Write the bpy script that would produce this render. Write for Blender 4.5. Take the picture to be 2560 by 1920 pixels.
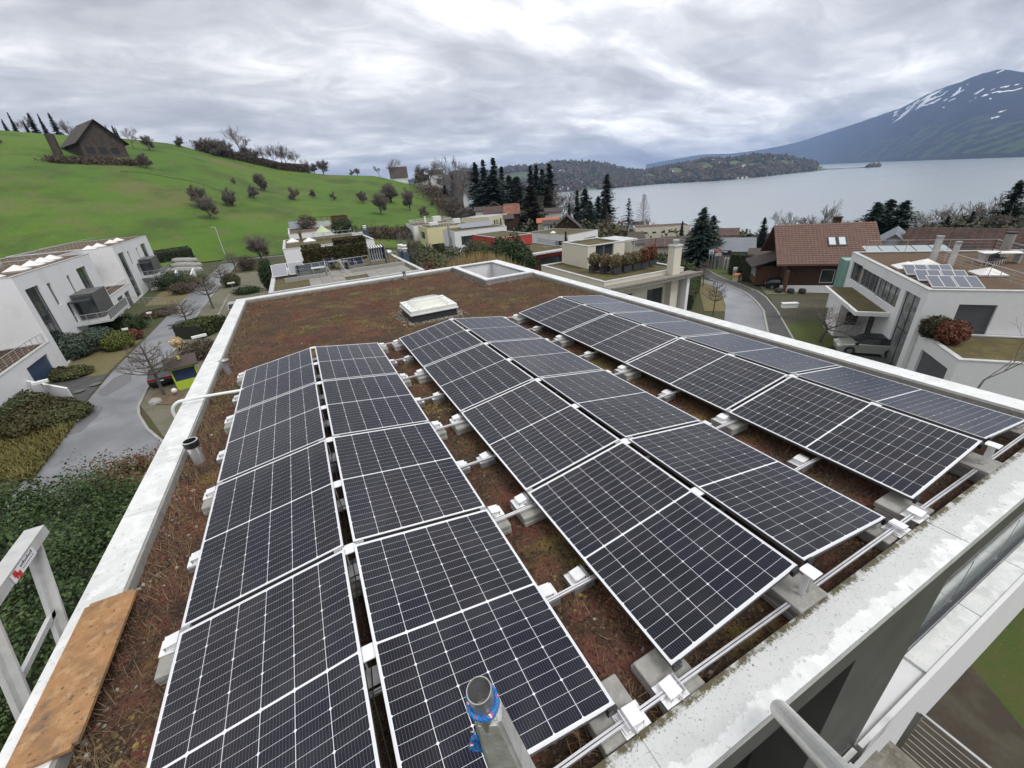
import bpy, bmesh, math, random
import numpy as np
from mathutils import Vector, Matrix

# ------------------------------------------------------------------ scene, camera, light
S = bpy.context.scene
C = S.collection
for o in list(bpy.data.objects): bpy.data.objects.remove(o)
CAM = np.array([1.40091, -8.12569, 2.6037]); YAW, PITCH, ROLL, FOC = 0.4335, 0.44944, -0.07808, 1025.6
_f = np.array([math.sin(YAW)*math.cos(PITCH), math.cos(YAW)*math.cos(PITCH), -math.sin(PITCH)])
_r = np.array([math.cos(YAW), -math.sin(YAW), 0.]); _u = np.cross(_r, _f)
_R = math.cos(ROLL)*_r+math.sin(ROLL)*_u; _U = -math.sin(ROLL)*_r+math.cos(ROLL)*_u
cd = bpy.data.cameras.new('camera'); cam = bpy.data.objects.new('camera', cd); C.objects.link(cam); S.camera = cam
m = Matrix.Identity(4)
for i in range(3):
    m[i][0] = _R[i]; m[i][1] = _U[i]; m[i][2] = -_f[i]; m[i][3] = CAM[i]
cam.matrix_world = m
cd.sensor_fit = 'HORIZONTAL'; cd.sensor_width = 36; cd.lens = FOC/2560*36; cd.clip_start = .05; cd.clip_end = 60000
S.render.resolution_x = 1024; S.render.resolution_y = 768
S.view_settings.view_transform = 'Standard'; S.view_settings.look = 'None'; S.view_settings.gamma = 1
S.view_settings.exposure = EXPO = 0.55

SUN_AZ, SUN_EL = math.radians(150), math.radians(55)      # the bright part of the cloud cover
w = bpy.data.worlds.new('World'); S.world = w; w.use_nodes = True
N = w.node_tree.nodes; L = w.node_tree.links; N.clear()
def nd(t, **k):
    n = N.new(t)
    for a, b in k.items(): setattr(n, a, b)
    return n
out = nd('ShaderNodeOutputWorld'); bg = nd('ShaderNodeBackground'); bg2 = nd('ShaderNodeBackground'); add = nd('ShaderNodeAddShader')
sky = nd('ShaderNodeTexSky', sky_type='NISHITA', sun_disc=False, sun_elevation=SUN_EL, sun_rotation=SUN_AZ)
L.new(sky.outputs[0], bg.inputs[0]); bg.inputs[1].default_value = 0.006
tc = nd('ShaderNodeTexCoord'); sep = nd('ShaderNodeSeparateXYZ'); L.new(tc.outputs['Generated'], sep.inputs[0])
def mth(op, a, b=None, c=None, clamp=False):
    n = nd('ShaderNodeMath', operation=op, use_clamp=clamp)
    for i, v in enumerate((a, b, c)):
        if v is None: continue
        if isinstance(v, (int, float)): n.inputs[i].default_value = v
        else: L.new(v, n.inputs[i])
    return n.outputs[0]
zc = mth('MAXIMUM', sep.outputs[2], 0.0); zz = mth('ADD', zc, 0.20)
cx = mth('DIVIDE', sep.outputs[0], zz); cy = mth('DIVIDE', sep.outputs[1], zz)
comb = nd('ShaderNodeCombineXYZ'); L.new(cx, comb.inputs[0]); L.new(cy, comb.inputs[1])
mp = nd('ShaderNodeMapping'); mp.inputs['Rotation'].default_value = (0, 0, math.radians(-38)); mp.inputs['Scale'].default_value = (0.95, 1.55, 1); L.new(comb.outputs[0], mp.inputs[0])
def noise(sc, det, rough, dist, off):
    m2 = nd('ShaderNodeMapping'); m2.inputs['Location'].default_value = off; L.new(mp.outputs[0], m2.inputs[0])
    n = nd('ShaderNodeTexNoise'); n.inputs['Scale'].default_value = sc; n.inputs['Detail'].default_value = det
    n.inputs['Roughness'].default_value = rough; n.inputs['Distortion'].default_value = dist; L.new(m2.outputs[0], n.inputs[0]); return n.outputs[0]
n1 = noise(0.85, 9, .56, .55, (3.1, 1.7, 0)); n2 = noise(3.0, 8, .6, .8, (8.3, 4.1, 2)); n3 = noise(.28, 3, .5, 0, (1.2, 9.4, 5))
mix = mth('ADD', mth('MULTIPLY', n1, .62), mth('ADD', mth('MULTIPLY', n2, .25), mth('MULTIPLY', n3, .25)))
cr = nd('ShaderNodeValToRGB'); L.new(mix, cr.inputs[0]); e = cr.color_ramp.elements
e[0].position = .43; e[0].color = (.30, .302, .312, 1); e[1].position = .69; e[1].color = (1.0, .98, .93, 1)
for p_, c_ in ((.495, (.385, .387, .398, 1)), (.55, (.475, .475, .48, 1)), (.605, (.64, .635, .625, 1))):
    el = e.new(p_); el.color = c_
# overcast sky: brighter towards the zenith (CIE), and thinner, paler cloud low over the lake
up = mth('MULTIPLY_ADD', mth('POWER', zc, 2.0), 0.55, 0.95)
sd = Vector((math.sin(SUN_AZ)*math.cos(SUN_EL), math.cos(SUN_AZ)*math.cos(SUN_EL), math.sin(SUN_EL)))
dp = nd('ShaderNodeVectorMath', operation='DOT_PRODUCT'); L.new(tc.outputs['Generated'], dp.inputs[0]); dp.inputs[1].default_value = Vector((.62, .76, .20)).normalized()
gl = mth('MULTIPLY_ADD', mth('POWER', mth('MAXIMUM', dp.outputs['Value'], 0.0), 5.0), .42, 1.0)
st = mth('MULTIPLY', up, gl)
L.new(cr.outputs[0], bg2.inputs[0]); L.new(mth('MULTIPLY', st, 1.0), bg2.inputs[1])
L.new(bg.outputs[0], add.inputs[0]); L.new(bg2.outputs[0], add.inputs[1]); L.new(add.outputs[0], out.inputs[0])

sl = bpy.data.lights.new('sun', 'SUN'); sun = bpy.data.objects.new('sun', sl); C.objects.link(sun)
sl.energy = 1.4; sl.angle = math.radians(25); sl.color = (1, .97, .92)
sun.rotation_euler = (-sd).to_track_quat('-Z', 'Y').to_euler()

# ------------------------------------------------------------------ where things stand
def raydir(px, py):
    d = (px-1280)/FOC*_R-(py-960)/FOC*_U+_f
    return d
def P(px, py, z):                       # point of the plane of height z seen at a photo pixel
    d = raydir(px, py); t = (z-CAM[2])/d[2]; q = CAM+t*d; return float(q[0]), float(q[1])
def PX(px, py, ax, val):                # the same for a plane x = val (ax 0) or y = val (ax 1)
    d = raydir(px, py); t = (val-CAM[ax])/d[ax]; return CAM+t*d
CREST = np.array([(-180, .03), (-120, .08), (-60, .12), (-19.8, .1229), (-17.1, .1189), (-12.4, .1143), (-8.3, .1052), (-6.5, .0936), (-3.3, .0766), (.3, .0585),
                  (5.1, .0455), (10.4, .0378), (13.1, .0234), (18.2, -.0023), (22, -.05), (26, -.1), (40, -.2), (120, -.2), (180, .03)])
def gz(x, y):
    x = np.asarray(x, float); y = np.asarray(y, float)
    dx = x-CAM[0]; dy = y-CAM[1]; D = np.hypot(dx, dy)+1e-9; az = np.degrees(np.arctan2(dx, dy)); s = .95*dx+.31*dy
    b = -11.5-.03*np.clip(s-12, 0, 48)-.09*np.clip(s-60, 0, 90)-.13*np.clip(s-150, 0, None)
    b = np.maximum(b, -66.)
    zc_ = 2.6+350*np.interp(az, CREST[:, 0], CREST[:, 1])
    t = np.clip((D-150)/200, 0, 1); f = t*(1.12-.12*t)
    h = np.where(zc_ > b, b+(zc_-b)*f, b)
    h = h+np.where((D > 160) & (D < 350), .5*np.sin(D/11+az*.13)*np.sin(math.pi*t)*np.clip((19-az)/6, 0, 1), 0)
    h = np.where(D > 350, np.where(zc_ > b, np.maximum(zc_-.07*(D-350), np.minimum(b, zc_)), b), h)
    return h
def G(px, py):                          # where the line of sight of a photo pixel meets the ground
    d = raydir(px, py); d = d/math.hypot(d[0], d[1]); t = np.concatenate([np.arange(8, 400, .25), np.arange(400, 1500, 2)])
    X = CAM[0]+t*d[0]; Y = CAM[1]+t*d[1]; Z = CAM[2]+t*d[2]; g = gz(X, Y); i = np.argmax(Z < g)
    return float(X[i]), float(Y[i]), float(g[i])
def TOP(px, py, D):                     # a spot D metres away in that direction, and the height that reaches the pixel
    d = raydir(px, py); d = d/math.hypot(d[0], d[1]); x, y = CAM[0]+D*d[0], CAM[1]+D*d[1]; g = float(gz(x, y))
    return float(x), float(y), g, float(CAM[2]+D*d[2]-g)
def HT(x, y, px, py):                   # height z at distance of (x, y) for a pixel
    D = math.hypot(x-CAM[0], y-CAM[1]); d = raydir(px, py); return float(CAM[2]+D*d[2]/math.hypot(d[0], d[1]))

# ------------------------------------------------------------------ mesh helpers
class B:
    def __init__(s): s.v = []; s.f = []; s.m = []
    def add(s, vs, fs, mi=0):
        n = len(s.v); s.v += [tuple(v) for v in vs]; s.f += [tuple(i+n for i in f) for f in fs]; s.m += [mi]*len(fs); return s
    def box(s, x0, x1, y0, y1, z0, z1, mi=0):
        return s.add([(x0, y0, z0), (x1, y0, z0), (x1, y1, z0), (x0, y1, z0), (x0, y0, z1), (x1, y0, z1), (x1, y1, z1), (x0, y1, z1)],
                     [(3, 2, 1, 0), (4, 5, 6, 7), (0, 1, 5, 4), (1, 2, 6, 5), (2, 3, 7, 6), (3, 0, 4, 7)], mi)
    def quad(s, a, b, c, d, mi=0): return s.add([a, b, c, d], [(0, 1, 2, 3)], mi)
    def prism(s, pts, z0, z1, mi=0):
        n = len(pts); return s.add([(x, y, z0) for x, y in pts]+[(x, y, z1) for x, y in pts],
                                   [tuple(range(n-1, -1, -1)), tuple(range(n, 2*n))]+[(i, (i+1) % n, n+(i+1) % n, n+i) for i in range(n)], mi)
    def bar(s, p, q, w_, h_=None, mi=0, upv=(0, 0, 1)):    # rectangular bar p to q
        h_ = h_ or w_; p = Vector(p); q = Vector(q); d = (q-p).normalized(); u = Vector(upv)
        if abs(d.dot(u)) > .98: u = Vector((0, 1, 0))
        a = d.cross(u).normalized()*(w_/2); b = a.cross(d).normalized()*(h_/2)
        vs = [p-a-b, p+a-b, p+a+b, p-a+b, q-a-b, q+a-b, q+a+b, q-a+b]
        return s.add(vs, [(0, 3, 2, 1), (4, 5, 6, 7), (0, 1, 5, 4), (1, 2, 6, 5), (2, 3, 7, 6), (3, 0, 4, 7)], mi)
    def cyl(s, p, q, r, n=8, r2=None, mi=0, cap=True):
        r2 = r if r2 is None else r2; p = Vector(p); q = Vector(q); d = (q-p).normalized()
        u = Vector((0, 0, 1)) if abs(d.z) < .95 else Vector((1, 0, 0)); a = d.cross(u).normalized(); b = d.cross(a)
        vs = []
        for c, rr in ((p, r), (q, r2)):
            for i in range(n):
                t = 2*math.pi*i/n; vs.append(c+a*(rr*math.cos(t))+b*(rr*math.sin(t)))
        fs = [(i, (i+1) % n, n+(i+1) % n, n+i) for i in range(n)]
        if cap: fs += [tuple(range(n-1, -1, -1)), tuple(range(n, 2*n))]
        return s.add(vs, fs, mi)
    def tube(s, pts, r, n=8, mi=0):
        pts = [Vector(p) for p in pts]; vs = []; fs = []; pa = None
        for k, p in enumerate(pts):
            d = (pts[min(k+1, len(pts)-1)]-pts[max(k-1, 0)]).normalized()
            if pa is None:
                u = Vector((0, 0, 1)) if abs(d.z) < .9 else Vector((1, 0, 0)); pa = d.cross(u).normalized()
            pa = (pa-d*pa.dot(d)).normalized(); b = d.cross(pa)
            for i in range(n):
                t = 2*math.pi*i/n; vs.append(p+pa*(r*math.cos(t))+b*(r*math.sin(t)))
            if k: fs += [((k-1)*n+i, (k-1)*n+(i+1) % n, k*n+(i+1) % n, k*n+i) for i in range(n)]
        fs += [tuple(range(n-1, -1, -1)), tuple(range((len(pts)-1)*n, len(pts)*n))]
        return s.add(vs, fs, mi)
    def lathe(s, prof, n=16, mi=0, c=(0, 0, 0)):
        vs = [(c[0]+r*math.cos(2*math.pi*i/n), c[1]+r*math.sin(2*math.pi*i/n), c[2]+z) for r, z in prof for i in range(n)]
        return s.add(vs, [(k*n+i, k*n+(i+1) % n, (k+1)*n+(i+1) % n, (k+1)*n+i) for k in range(len(prof)-1) for i in range(n)], mi)
    def mesh(s, name, mats, smooth=False):
        me = bpy.data.meshes.new(name); me.from_pydata([tuple(v) for v in s.v], [], s.f)
        for mt in mats: me.materials.append(mt)
        if len(mats) > 1: me.polygons.foreach_set('material_index', s.m)
        if smooth: me.polygons.foreach_set('use_smooth', [True]*len(me.polygons))
        me.update(); return me
def npmesh(name, V, F, mats, mi=None, smooth=False):
    V = np.asarray(V, np.float32); F = np.asarray(F, np.int32); k = F.shape[1]
    me = bpy.data.meshes.new(name); me.vertices.add(len(V)); me.vertices.foreach_set('co', V.ravel())
    me.loops.add(F.size); me.loops.foreach_set('vertex_index', F.ravel()); me.polygons.add(len(F))
    me.polygons.foreach_set('loop_start', np.arange(0, F.size, k, dtype=np.int32)); me.polygons.foreach_set('loop_total', np.full(len(F), k, np.int32))
    for mt in mats: me.materials.append(mt)
    if mi is not None: me.polygons.foreach_set('material_index', np.asarray(mi, np.int32))
    me.polygons.foreach_set('use_smooth', np.full(len(F), smooth)); me.update(calc_edges=True); return me
def link(name, me, parent=None, kind=None, label=None, cat=None, group=None, loc=None, rz=None):
    o = bpy.data.objects.new(name, me); C.objects.link(o)
    if parent: o.parent = parent
    if loc is not None: o.location = loc
    if rz is not None: o.rotation_euler = (0, 0, rz)
    if kind: o['kind'] = kind
    if label: o['label'] = label
    if cat: o['category'] = cat
    if group: o['group'] = group
    return o
def ob(name, b, mats, parent=None, smooth=False, **k):
    if not isinstance(mats, (list, tuple)): mats = [mats]
    return link(name, b.mesh(name, mats, smooth), parent, **k)
def thing(name, label, cat, loc=(0, 0, 0), rz=0, group=None): return link(name, None, None, None, label, cat, group, loc, rz)
def dup(root, loc, rz=0, label=None, group=None, scale=None):
    def cp(o, par):
        c = o.copy(); C.objects.link(c); c.parent = par
        for ch in o.children: cp(ch, c)
        return c
    r = cp(root, None); r.location = loc; r.rotation_euler = (0, 0, rz)
    if scale: r.scale = scale if isinstance(scale, (tuple, list)) else (scale,)*3
    if label: r['label'] = label
    if group: r['group'] = group
    return r
_kids = {}
# ------------------------------------------------------------------ materials
def mat(name, col, rough=.6, metal=0., col2=None, ns=5., amt=.5, bump=0., bs=None, spec=None, coord='Object', det=5, stretch=None, lo=.35, hi=.65, coat=0.):
    M = bpy.data.materials.new(name); M.use_nodes = True; nt = M.node_tree; bs_ = nt.nodes['Principled BSDF']
    bs_.inputs['Base Color'].default_value = (*col, 1); bs_.inputs['Roughness'].default_value = rough; bs_.inputs['Metallic'].default_value = metal
    if spec is not None: bs_.inputs['Specular IOR Level'].default_value = spec
    if coat: bs_.inputs['Coat Weight'].default_value = coat
    if col2 or bump:
        t = nt.nodes.new('ShaderNodeTexCoord'); mpn = nt.nodes.new('ShaderNodeMapping'); nt.links.new(t.outputs[coord], mpn.inputs[0])
        if stretch: mpn.inputs['Scale'].default_value = stretch
        n = nt.nodes.new('ShaderNodeTexNoise'); n.inputs['Scale'].default_value = ns; n.inputs['Detail'].default_value = det; n.inputs['Roughness'].default_value = .6
        nt.links.new(mpn.outputs[0], n.inputs[0])
        if col2:
            r = nt.nodes.new('ShaderNodeValToRGB'); r.color_ramp.elements[0].position = lo; r.color_ramp.elements[1].position = hi
            r.color_ramp.elements[0].color = (*col, 1); r.color_ramp.elements[1].color = (*col2, 1)
            nt.links.new(n.outputs[0], r.inputs[0]); nt.links.new(r.outputs[0], bs_.inputs['Base Color'])
        if bump:
            n2_ = nt.nodes.new('ShaderNodeTexNoise'); n2_.inputs['Scale'].default_value = bs or ns*4; n2_.inputs['Detail'].default_value = 4; nt.links.new(mpn.outputs[0], n2_.inputs[0])
            bm_ = nt.nodes.new('ShaderNodeBump'); bm_.inputs['Strength'].default_value = bump; bm_.inputs['Distance'].default_value = .05
            nt.links.new(n2_.outputs[0], bm_.inputs['Height']); nt.links.new(bm_.outputs[0], bs_.inputs['Normal'])
    return M
def leafmat(name, cols, rough=.6, ns=1.6, wr=.55, wn=.9, off=-.22):           # colour varies per leaf clump
    M = bpy.data.materials.new(name); M.use_nodes = True; nt = M.node_tree; b_ = nt.nodes['Principled BSDF']; b_.inputs['Roughness'].default_value = rough
    g = nt.nodes.new('ShaderNodeNewGeometry'); t = nt.nodes.new('ShaderNodeTexCoord'); n = nt.nodes.new('ShaderNodeTexNoise'); n.inputs['Scale'].default_value = ns; n.inputs['Detail'].default_value = 4
    nt.links.new(t.outputs['Object'], n.inputs[0]); a = nt.nodes.new('ShaderNodeMath'); a.operation = 'MULTIPLY_ADD'; a.inputs[1].default_value = wr
    nt.links.new(g.outputs['Random Per Island'], a.inputs[0]); b2 = nt.nodes.new('ShaderNodeMath'); b2.operation = 'MULTIPLY_ADD'; b2.inputs[1].default_value = wn; b2.inputs[2].default_value = off
    nt.links.new(n.outputs[0], b2.inputs[0]); nt.links.new(b2.outputs[0], a.inputs[2]); r = nt.nodes.new('ShaderNodeValToRGB'); nt.links.new(a.outputs[0], r.inputs[0])
    r.color_ramp.elements[0].color = (*cols[0], 1); r.color_ramp.elements[1].color = (*cols[-1], 1); r.color_ramp.elements[0].position = .1; r.color_ramp.elements[1].position = .95
    for i, c in enumerate(cols[1:-1]): r.color_ramp.elements.new(.1+.85*(i+1)/(len(cols)-1)).color = (*c, 1)
    nt.links.new(r.outputs[0], b_.inputs['Base Color']); b_.inputs['Specular IOR Level'].default_value = .25; return M
def mixmat(name, layers, rough=.9, bump=.0, bscale=30, coord='Object', spec=.3):
    """layers: first colour, then (colour, noise scale, low, high, offset)"""
    M = bpy.data.materials.new(name); M.use_nodes = True; nt = M.node_tree; b_ = nt.nodes['Principled BSDF']; b_.inputs['Roughness'].default_value = rough; b_.inputs['Specular IOR Level'].default_value = spec
    t = nt.nodes.new('ShaderNodeTexCoord'); cur = nt.nodes.new('ShaderNodeRGB').outputs[0]; cur.default_value = (*layers[0], 1)
    for c, sc, lo, hi, off in layers[1:]:
        mpn = nt.nodes.new('ShaderNodeMapping'); mpn.inputs['Location'].default_value = (off, off*1.7, off*.3); nt.links.new(t.outputs[coord], mpn.inputs[0])
        n = nt.nodes.new('ShaderNodeTexNoise'); n.inputs['Scale'].default_value = sc; n.inputs['Detail'].default_value = 6; n.inputs['Roughness'].default_value = .62; nt.links.new(mpn.outputs[0], n.inputs[0])
        mr = nt.nodes.new('ShaderNodeMapRange'); mr.inputs[1].default_value = lo; mr.inputs[2].default_value = hi; nt.links.new(n.outputs[0], mr.inputs[0])
        mx = nt.nodes.new('ShaderNodeMix'); mx.data_type = 'RGBA'; nt.links.new(mr.outputs[0], mx.inputs[0]); nt.links.new(cur, mx.inputs[6]); mx.inputs[7].default_value = (*c, 1); cur = mx.outputs[2]
    nt.links.new(cur, b_.inputs['Base Color'])
    if bump:
        n = nt.nodes.new('ShaderNodeTexNoise'); n.inputs['Scale'].default_value = bscale; n.inputs['Detail'].default_value = 6; nt.links.new(t.outputs[coord], n.inputs[0])
        bm_ = nt.nodes.new('ShaderNodeBump'); bm_.inputs['Strength'].default_value = bump; bm_.inputs['Distance'].default_value = .03; nt.links.new(n.outputs[0], bm_.inputs['Height']); nt.links.new(bm_.outputs[0], b_.inputs['Normal'])
    return M
WHITE = mixmat('white_render', [(.70, .70, .71), ((.58, .58, .58), .35, .55, .8, 3), ((.76, .76, .76), 3, .5, .8, 1)], .85, .06, 60)
CREAM = mixmat('cream_render', [(.64, .60, .50), ((.55, .51, .43), .4, .5, .8, 2)], .85, .05, 60)
YELLOW = mixmat('yellow_render', [(.62, .57, .34), ((.55, .50, .30), .4, .5, .8, 2)], .85)
RED = mixmat('red_render', [(.42, .055, .05), ((.32, .05, .045), .5, .45, .8, 2)], .8)
GREYW = mat('grey_render', (.075, .076, .072), .5, col2=(.10, .10, .095), ns=2)
DARKW = mat('dark_recess', (.012, .013, .015), .4)
CONC = mixmat('concrete', [(.30, .295, .275), ((.21, .205, .185), 6, .45, .75, 1), ((.37, .36, .33), 25, .5, .75, 4)], .9, .25, 90)
CONC2 = mixmat('weathered_concrete', [(.24, .225, .195), ((.13, .12, .095), 5, .42, .7, 1), ((.33, .31, .26), 18, .5, .75, 4)], .92, .3, 60)
ALU = mat('mill_aluminium', (.82, .82, .83), .34, .75, col2=(.70, .70, .72), ns=12)
ALUW = mat('bright_aluminium', (.86, .86, .87), .42, .35, col2=(.76, .76, .77), ns=20)
ALUD = mat('dull_aluminium', (.42, .42, .42), .5, .55, col2=(.30, .30, .30), ns=9, bump=.05)
FRAME = mat('panel_frame_silver', (.78, .78, .79), .33, .55); FRAMESHADE = mat('panel_frame_side_shade', (.07, .07, .078), .5, .3)  # side walls of the silver frame: their shade is painted in as a dark colour
BLACK = mat('black_plastic', (.012, .012, .013), .45)
STEEL = mat('stainless_steel', (.62, .62, .60), .3, .9)
def copemat(name, stain, sc=1.):
    M = mixmat(name, [(.70, .71, .70), ((.60, .61, .60), 1.3*sc, .44, .60, 3), ((.76, .765, .755), 7*sc, .48, .60, 9), (stain, 22, .60, .70, 5), ((.16, .14, .10), 60, .68, .74, 2)], .42, .06, 120, spec=.5)
    M.node_tree.nodes['Principled BSDF'].inputs['Metallic'].default_value = .15; return M
COPE = copemat('weathered_coping_metal', (.40, .41, .38))
SEDUM = mixmat('sedum_substrate', [(.075, .046, .030), ((.15, .052, .038), 1.3, .46, .60, 2), ((.17, .135, .035), 1.0, .54, .66, 11), ((.045, .03, .02), 4, .45, .62, 5), ((.20, .14, .085), 45, .55, .68, 7), ((.02, .015, .01), 30, .52, .64, 1)], .95, .9, 70)
ROOFG = mixmat('green_roof_moss', [(.085, .075, .035), ((.13, .115, .04), .8, .42, .66, 2), ((.10, .06, .035), 2.2, .5, .7, 8), ((.05, .04, .025), 9, .5, .7, 5)], .95, .3, 20)
ROOFB = mixmat('brown_green_roof', [(.12, .075, .05), ((.10, .085, .04), .7, .45, .7, 2), ((.07, .045, .03), 5, .5, .7, 5)], .95, .3, 20)
GLASS = mat('window_glass_dark', (.018, .026, .03), .06, 0, col2=(.05, .06, .06), ns=.6, spec=.7)
GLASSL = mat('window_glass_curtain', (.10, .115, .115), .1, 0, col2=(.24, .25, .24), ns=1.2, spec=.7)
GLASSB = mat('balustrade_glass', (.30, .34, .33), .12, 0, spec=.7)
DFRAME = mat('anthracite_frame', (.035, .04, .045), .45)
BLIND = mat('grey_blind', (.16, .17, .18), .5, col2=(.13, .14, .15), ns=3)
SLATB = mat('dark_louvre', (.10, .105, .115), .5)
WOODD = mixmat('dark_stained_timber', [(.045, .026, .018), ((.08, .043, .028), 2.5, .4, .7, 1)], .8, .2, 20)
WOODM = mixmat('brown_timber', [(.12, .062, .035), ((.08, .04, .024), 2, .4, .7, 1)], .8, .2, 20)
TILE = mixmat('brown_roof_tile', [(.165, .098, .078), ((.12, .074, .062), 1.5, .42, .7, 1), ((.20, .125, .10), 6, .5, .75, 4)], .75, .2, 30)
TILEO = mixmat('old_red_tile', [(.085, .05, .042), ((.05, .038, .034), .5, .4, .62, 1), ((.13, .068, .05), 2.2, .5, .7, 6)], .85, .3, 9)
TILEG = mixmat('grey_brown_tile', [(.075, .06, .052), ((.055, .046, .04), .8, .4, .7, 1)], .85, .3, 9)
TILER = mixmat('orange_roof_tile', [(.42, .14, .07), ((.30, .10, .055), 1, .4, .7, 1)], .8, .2, 9)
SLATE = mat('grey_metal_roof', (.15, .165, .19), .55, col2=(.12, .13, .15), ns=.5)
COPPER = mat('green_patina_copper', (.20, .36, .31), .6, .1, col2=(.26, .40, .35), ns=3, stretch=(1, 1, .1))
ASPH = mixmat('wet_asphalt', [(.19, .195, .21), ((.13, .133, .142), .35, .42, .62, 2), ((.25, .255, .27), .12, .48, .66, 8), ((.11, .11, .115), 20, .55, .75, 4)], .34, .05, 60, spec=.6)
ASPHD = mixmat('dry_asphalt', [(.075, .075, .075), ((.055, .055, .053), .8, .42, .62, 2), ((.10, .10, .095), 14, .5, .75, 4)], .8, .1, 60)
PAVE = mixmat('block_paving', [(.145, .135, .10), ((.10, .105, .06), .7, .44, .66, 2), ((.17, .155, .125), 9, .5, .75, 4)], .9, .2, 12)
PAVEY = mixmat('grassy_gravel_drive', [(.15, .125, .06), ((.115, .11, .045), 1.2, .44, .66, 2), ((.19, .16, .09), 12, .5, .75, 4)], .95, .2, 12)
KERB = mat('kerb_stone', (.34, .335, .31), .85, col2=(.26, .25, .23), ns=3)
GROUND = mixmat('garden_soil_and_grass', [(.07, .062, .035), ((.05, .075, .022), .12, .42, .6, 2), ((.085, .06, .035), .5, .5, .7, 9), ((.035, .035, .02), 2.5, .52, .72, 5)], .98, .2, 3)
LAWN = mixmat('lawn_grass', [(.062, .082, .020), ((.085, .08, .028), .5, .45, .65, 2), ((.045, .085, .018), 2.2, .5, .7, 5), ((.12, .10, .05), 9, .58, .74, 1)], .98, .3, 14)
FIELD = mixmat('meadow_grass', [(.062, .132, .013), ((.090, .152, .018), .018, .38, .62, 2), ((.052, .085, .016), .045, .46, .62, 5), ((.125, .125, .045), .03, .54, .68, 12), ((.10, .115, .04), .16, .54, .70, 17), ((.05, .085, .018), 1.2, .5, .8, 1)], .98, .3, .6)
WOOD = mixmat('old_formwork_board', [(.34, .185, .082), ((.25, .14, .07), 5, .42, .60, 2), ((.15, .10, .07), 4, .54, .68, 6), ((.40, .25, .13), 16, .50, .68, 9), ((.07, .05, .035), 30, .60, .68, 3), ((.04, .03, .022), 90, .64, .7, 13)], .75, .15, 40)
BARK = mat('grey_bark', (.075, .062, .05), .9, col2=(.12, .10, .085), ns=8)
BARKR = mat('red_bark', (.12, .06, .05), .9, col2=(.17, .10, .08), ns=8)
TWIG = mat('twigs', (.15, .128, .11), .9)
PEBBLE = mat('pebbles', (.33, .31, .28), .85, col2=(.50, .48, .44), ns=9)
STONE = mat('boulder_stone', (.26, .255, .24), .9, col2=(.36, .35, .33), ns=2, bump=.3)
WATERM = bpy.data.materials.new('lake_water'); WATERM.use_nodes = True
_n = WATERM.node_tree; _b = _n.nodes['Principled BSDF']; _b.inputs['Base Color'].default_value = (.30, .335, .35, 1); _b.inputs['Roughness'].default_value = .22; _b.inputs['IOR'].default_value = 1.33
_t = _n.nodes.new('ShaderNodeTexCoord'); _m = _n.nodes.new('ShaderNodeMapping'); _m.inputs['Rotation'].default_value = (0, 0, .6); _m.inputs['Scale'].default_value = (1, .35, 1); _n.links.new(_t.outputs['Object'], _m.inputs[0])
_w = _n.nodes.new('ShaderNodeTexNoise'); _w.inputs['Scale'].default_value = .09; _w.inputs['Detail'].default_value = 6; _n.links.new(_m.outputs[0], _w.inputs[0])
_k = _n.nodes.new('ShaderNodeBump'); _k.inputs['Strength'].default_value = .55; _k.inputs['Distance'].default_value = 2.; _n.links.new(_w.outputs[0], _k.inputs['Height']); _n.links.new(_k.outputs[0], _b.inputs['Normal'])
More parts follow.
